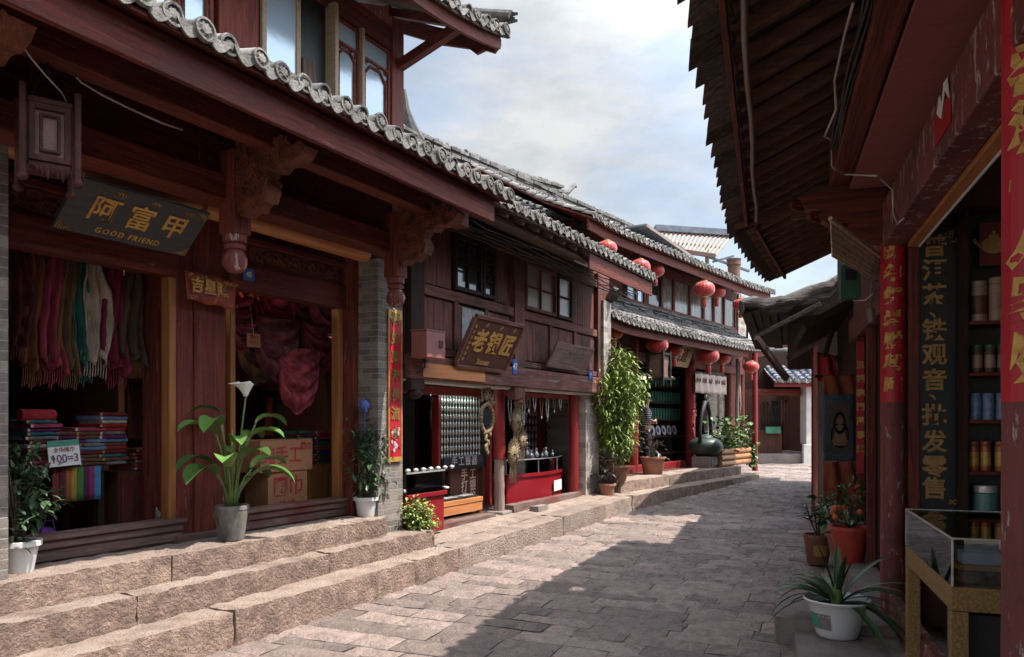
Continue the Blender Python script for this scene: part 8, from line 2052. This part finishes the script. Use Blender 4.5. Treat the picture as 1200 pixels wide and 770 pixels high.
# ================================================================== THE WOMAN AT THE TEA HOUSE DOOR
stripe = mat('striped_shirt', (.5,.5,.52), (.45,.45,.47), 6, (1,1,1), .85)
_t = stripe.node_tree; _N = _t.nodes; _b = [n for n in _N if n.type == 'BSDF_PRINCIPLED'][0]; _co = [n for n in _N if n.type == 'TEX_COORD'][0]
_w = _N.new('ShaderNodeTexWave'); _w.wave_type = 'BANDS'; _w.bands_direction = 'Z'; _w.inputs['Scale'].default_value = 7.0; _w.inputs['Distortion'].default_value = .6
_r = _N.new('ShaderNodeValToRGB'); _r.color_ramp.interpolation = 'CONSTANT'; _r.color_ramp.elements[0].color = (.03,.035,.05,1); _r.color_ramp.elements[1].color = (.55,.55,.56,1); _r.color_ramp.elements[1].position = .5
_t.links.new(_co.outputs['Object'], _w.inputs['Vector']); _t.links.new(_w.outputs[0], _r.inputs[0]); _t.links.new(_r.outputs[0], _b.inputs['Base Color'])
def skinned(name, pts, edges, m, parent, MM, root=0):
    org = ORG[parent.name]; me = bpy.data.meshes.new(name); bm = bmesh.new(); ly = bm.verts.layers.skin.verify()
    vs = []
    for i, (x, y, z, r) in enumerate(pts):
        v = bm.verts.new((MM @ Vector((x, y, z)))-org); v[ly].radius = (r, r) if not hasattr(r, '__len__') else r; v[ly].use_root = (i == root); vs.append(v)
    for a, c in edges: bm.edges.new((vs[a], vs[c]))
    bm.to_mesh(me); bm.free(); me.materials.append(m)
    o = bpy.data.objects.new(name, me); COL.objects.link(o); o.parent = parent; ORG[o.name] = org; KIDS.setdefault(parent.name, []).append(o)
    k = o.modifiers.new('skin', 'SKIN'); k.use_smooth_shade = True; s_ = o.modifiers.new('smooth', 'SUBSURF'); s_.levels = 2; s_.render_levels = 2
    return o
p = FB.n(760, 500, 7.5)
PR = thing(FB, (p.x, 7.55, FZ+.01), 'person', 'person in striped shirt and dark jeans standing in the tea house doorway', 'person')
MM = T(p.x, 7.55, FZ+.01) @ RZ(38)                        # faces local -y, turned towards the lane
body = [(0,0,.88,.10),(0,0,1.02,.095),(0,.01,1.18,.105),(0,.01,1.30,.10),(0,.0,1.38,.045),(0,-.01,1.44,.045),(0,-.02,1.53,.082),(0,-.015,1.60,.062),
 (-.15,.01,1.31,.045),(-.19,.01,1.10,.036),(-.10,-.16,1.06,.028),(-.02,-.20,1.10,.024),
 (.15,.01,1.31,.045),(.20,.02,1.09,.036),(.12,-.15,1.02,.028),(.05,-.20,1.03,.024),
 (-.085,0,.80,.075),(-.09,-.01,.45,.052),(-.095,.01,.08,.036),(-.10,-.10,.03,.03),
 (.085,0,.80,.075),(.095,-.01,.45,.052),(.10,.01,.08,.036),(.11,-.10,.03,.03)]
E = [(0,1),(1,2),(2,3),(3,4),(4,5),(5,6),(6,7),(3,8),(8,9),(9,10),(10,11),(3,12),(12,13),(13,14),(14,15),(0,16),(16,17),(17,18),(18,19),(0,20),(20,21),(21,22),(22,23)]
skinned('body', body, E, M['skin'], PR, MM)
shirt = [(0,0,.84,(.135,.105)),(0,0,1.0,(.12,.10)),(0,.01,1.18,(.135,.115)),(0,.01,1.31,(.125,.10)),(0,0,1.37,.06),(-.16,.01,1.31,.062),(-.195,.01,1.12,.054),(-.16,-.07,1.07,.045),(.16,.01,1.31,.062),(.205,.02,1.11,.054),(.17,-.06,1.05,.045)]
skinned('shirt', shirt, [(0,1),(1,2),(2,3),(3,4),(3,5),(5,6),(6,7),(3,8),(8,9),(9,10)], stripe, PR, MM)
skinned('trousers', [(0,0,.90,(.125,.105)),(-.088,0,.78,.095),(-.092,-.01,.45,.068),(-.095,.01,.10,.058),(.088,0,.78,.095),(.097,-.01,.45,.068),(.10,.01,.10,.058)], [(0,1),(1,2),(2,3),(0,4),(4,5),(5,6)], M['denim'], PR, MM)
for s_ in (-1, 1):
    b = MB(); b.M = MM; b.ball((s_*.10, -.05, .035), .06, 12, 8, (.75,1.9,.6)); b.build('shoe', M['shoe'], PR, smooth=True)
    b = MB(); b.M = MM; b.ball((s_*.030, -.088, 1.535), .011, 8, 6, (1.3,.7,.8)); b.build('eye', M['black'], PR, smooth=True)
    b = MB(); b.M = MM; b.ball((s_*.080, -.015, 1.525), .018, 8, 6, (.5,1,1.6)); b.build('ear', M['skin'], PR, smooth=True)
    for k in range(5):                                   # fingers of both bent hands
        hx, hz = ((-.02, 1.10) if s_ < 0 else (.05, 1.03)); b = MB(); b.M = MM
        if k < 4: b.tube([(hx, -.205, hz+.018-.014*k), (hx-s_*.035, -.23, hz+.016-.014*k), (hx-s_*(.058-.006*abs(k-1.5)), -.222, hz+.010-.014*k)], [.009,.008,.006], 6)
        else: b.tube([(hx+s_*.01, -.19, hz+.03), (hx-s_*.015, -.21, hz+.05)], [.010,.007], 6)
        b.build('finger' if k < 4 else 'thumb', M['skin'], PR, smooth=True)
b = MB(); b.M = MM; b.ball((0, -.100, 1.515), .014, 8, 6, (.8,1,1.5)); b.build('nose', M['skin'], PR, smooth=True)
b = MB(); b.M = MM; b.ball((0, -.092, 1.482), .014, 8, 6, (1.7,.5,.5)); b.build('mouth', M['inkred'], PR, smooth=True)
b = MB(); b.M = MM; b.ball((0, .005, 1.565), .098, 16, 10, (.92,1.0,.95)); b.ball((0, .05, 1.47), .07, 12, 8, (1.1,.7,1.3)); b.build('hair', M['hair'], PR, smooth=True)

p = onz(FR, 1037, 744, .122); b = MB(); b.M = T(p.x, p.y, .128) @ RZ(30); b.grid(lambda u, v: (-.03+.06*u, -.025+.05*v, .012*math.sin(u*5+v*4)), 4, 4)
b.solo(FR, 'paper_scrap', M['banner'], 'crumpled scrap of red paper lying on the right slab by the column', 'paper scrap', solid=.002)
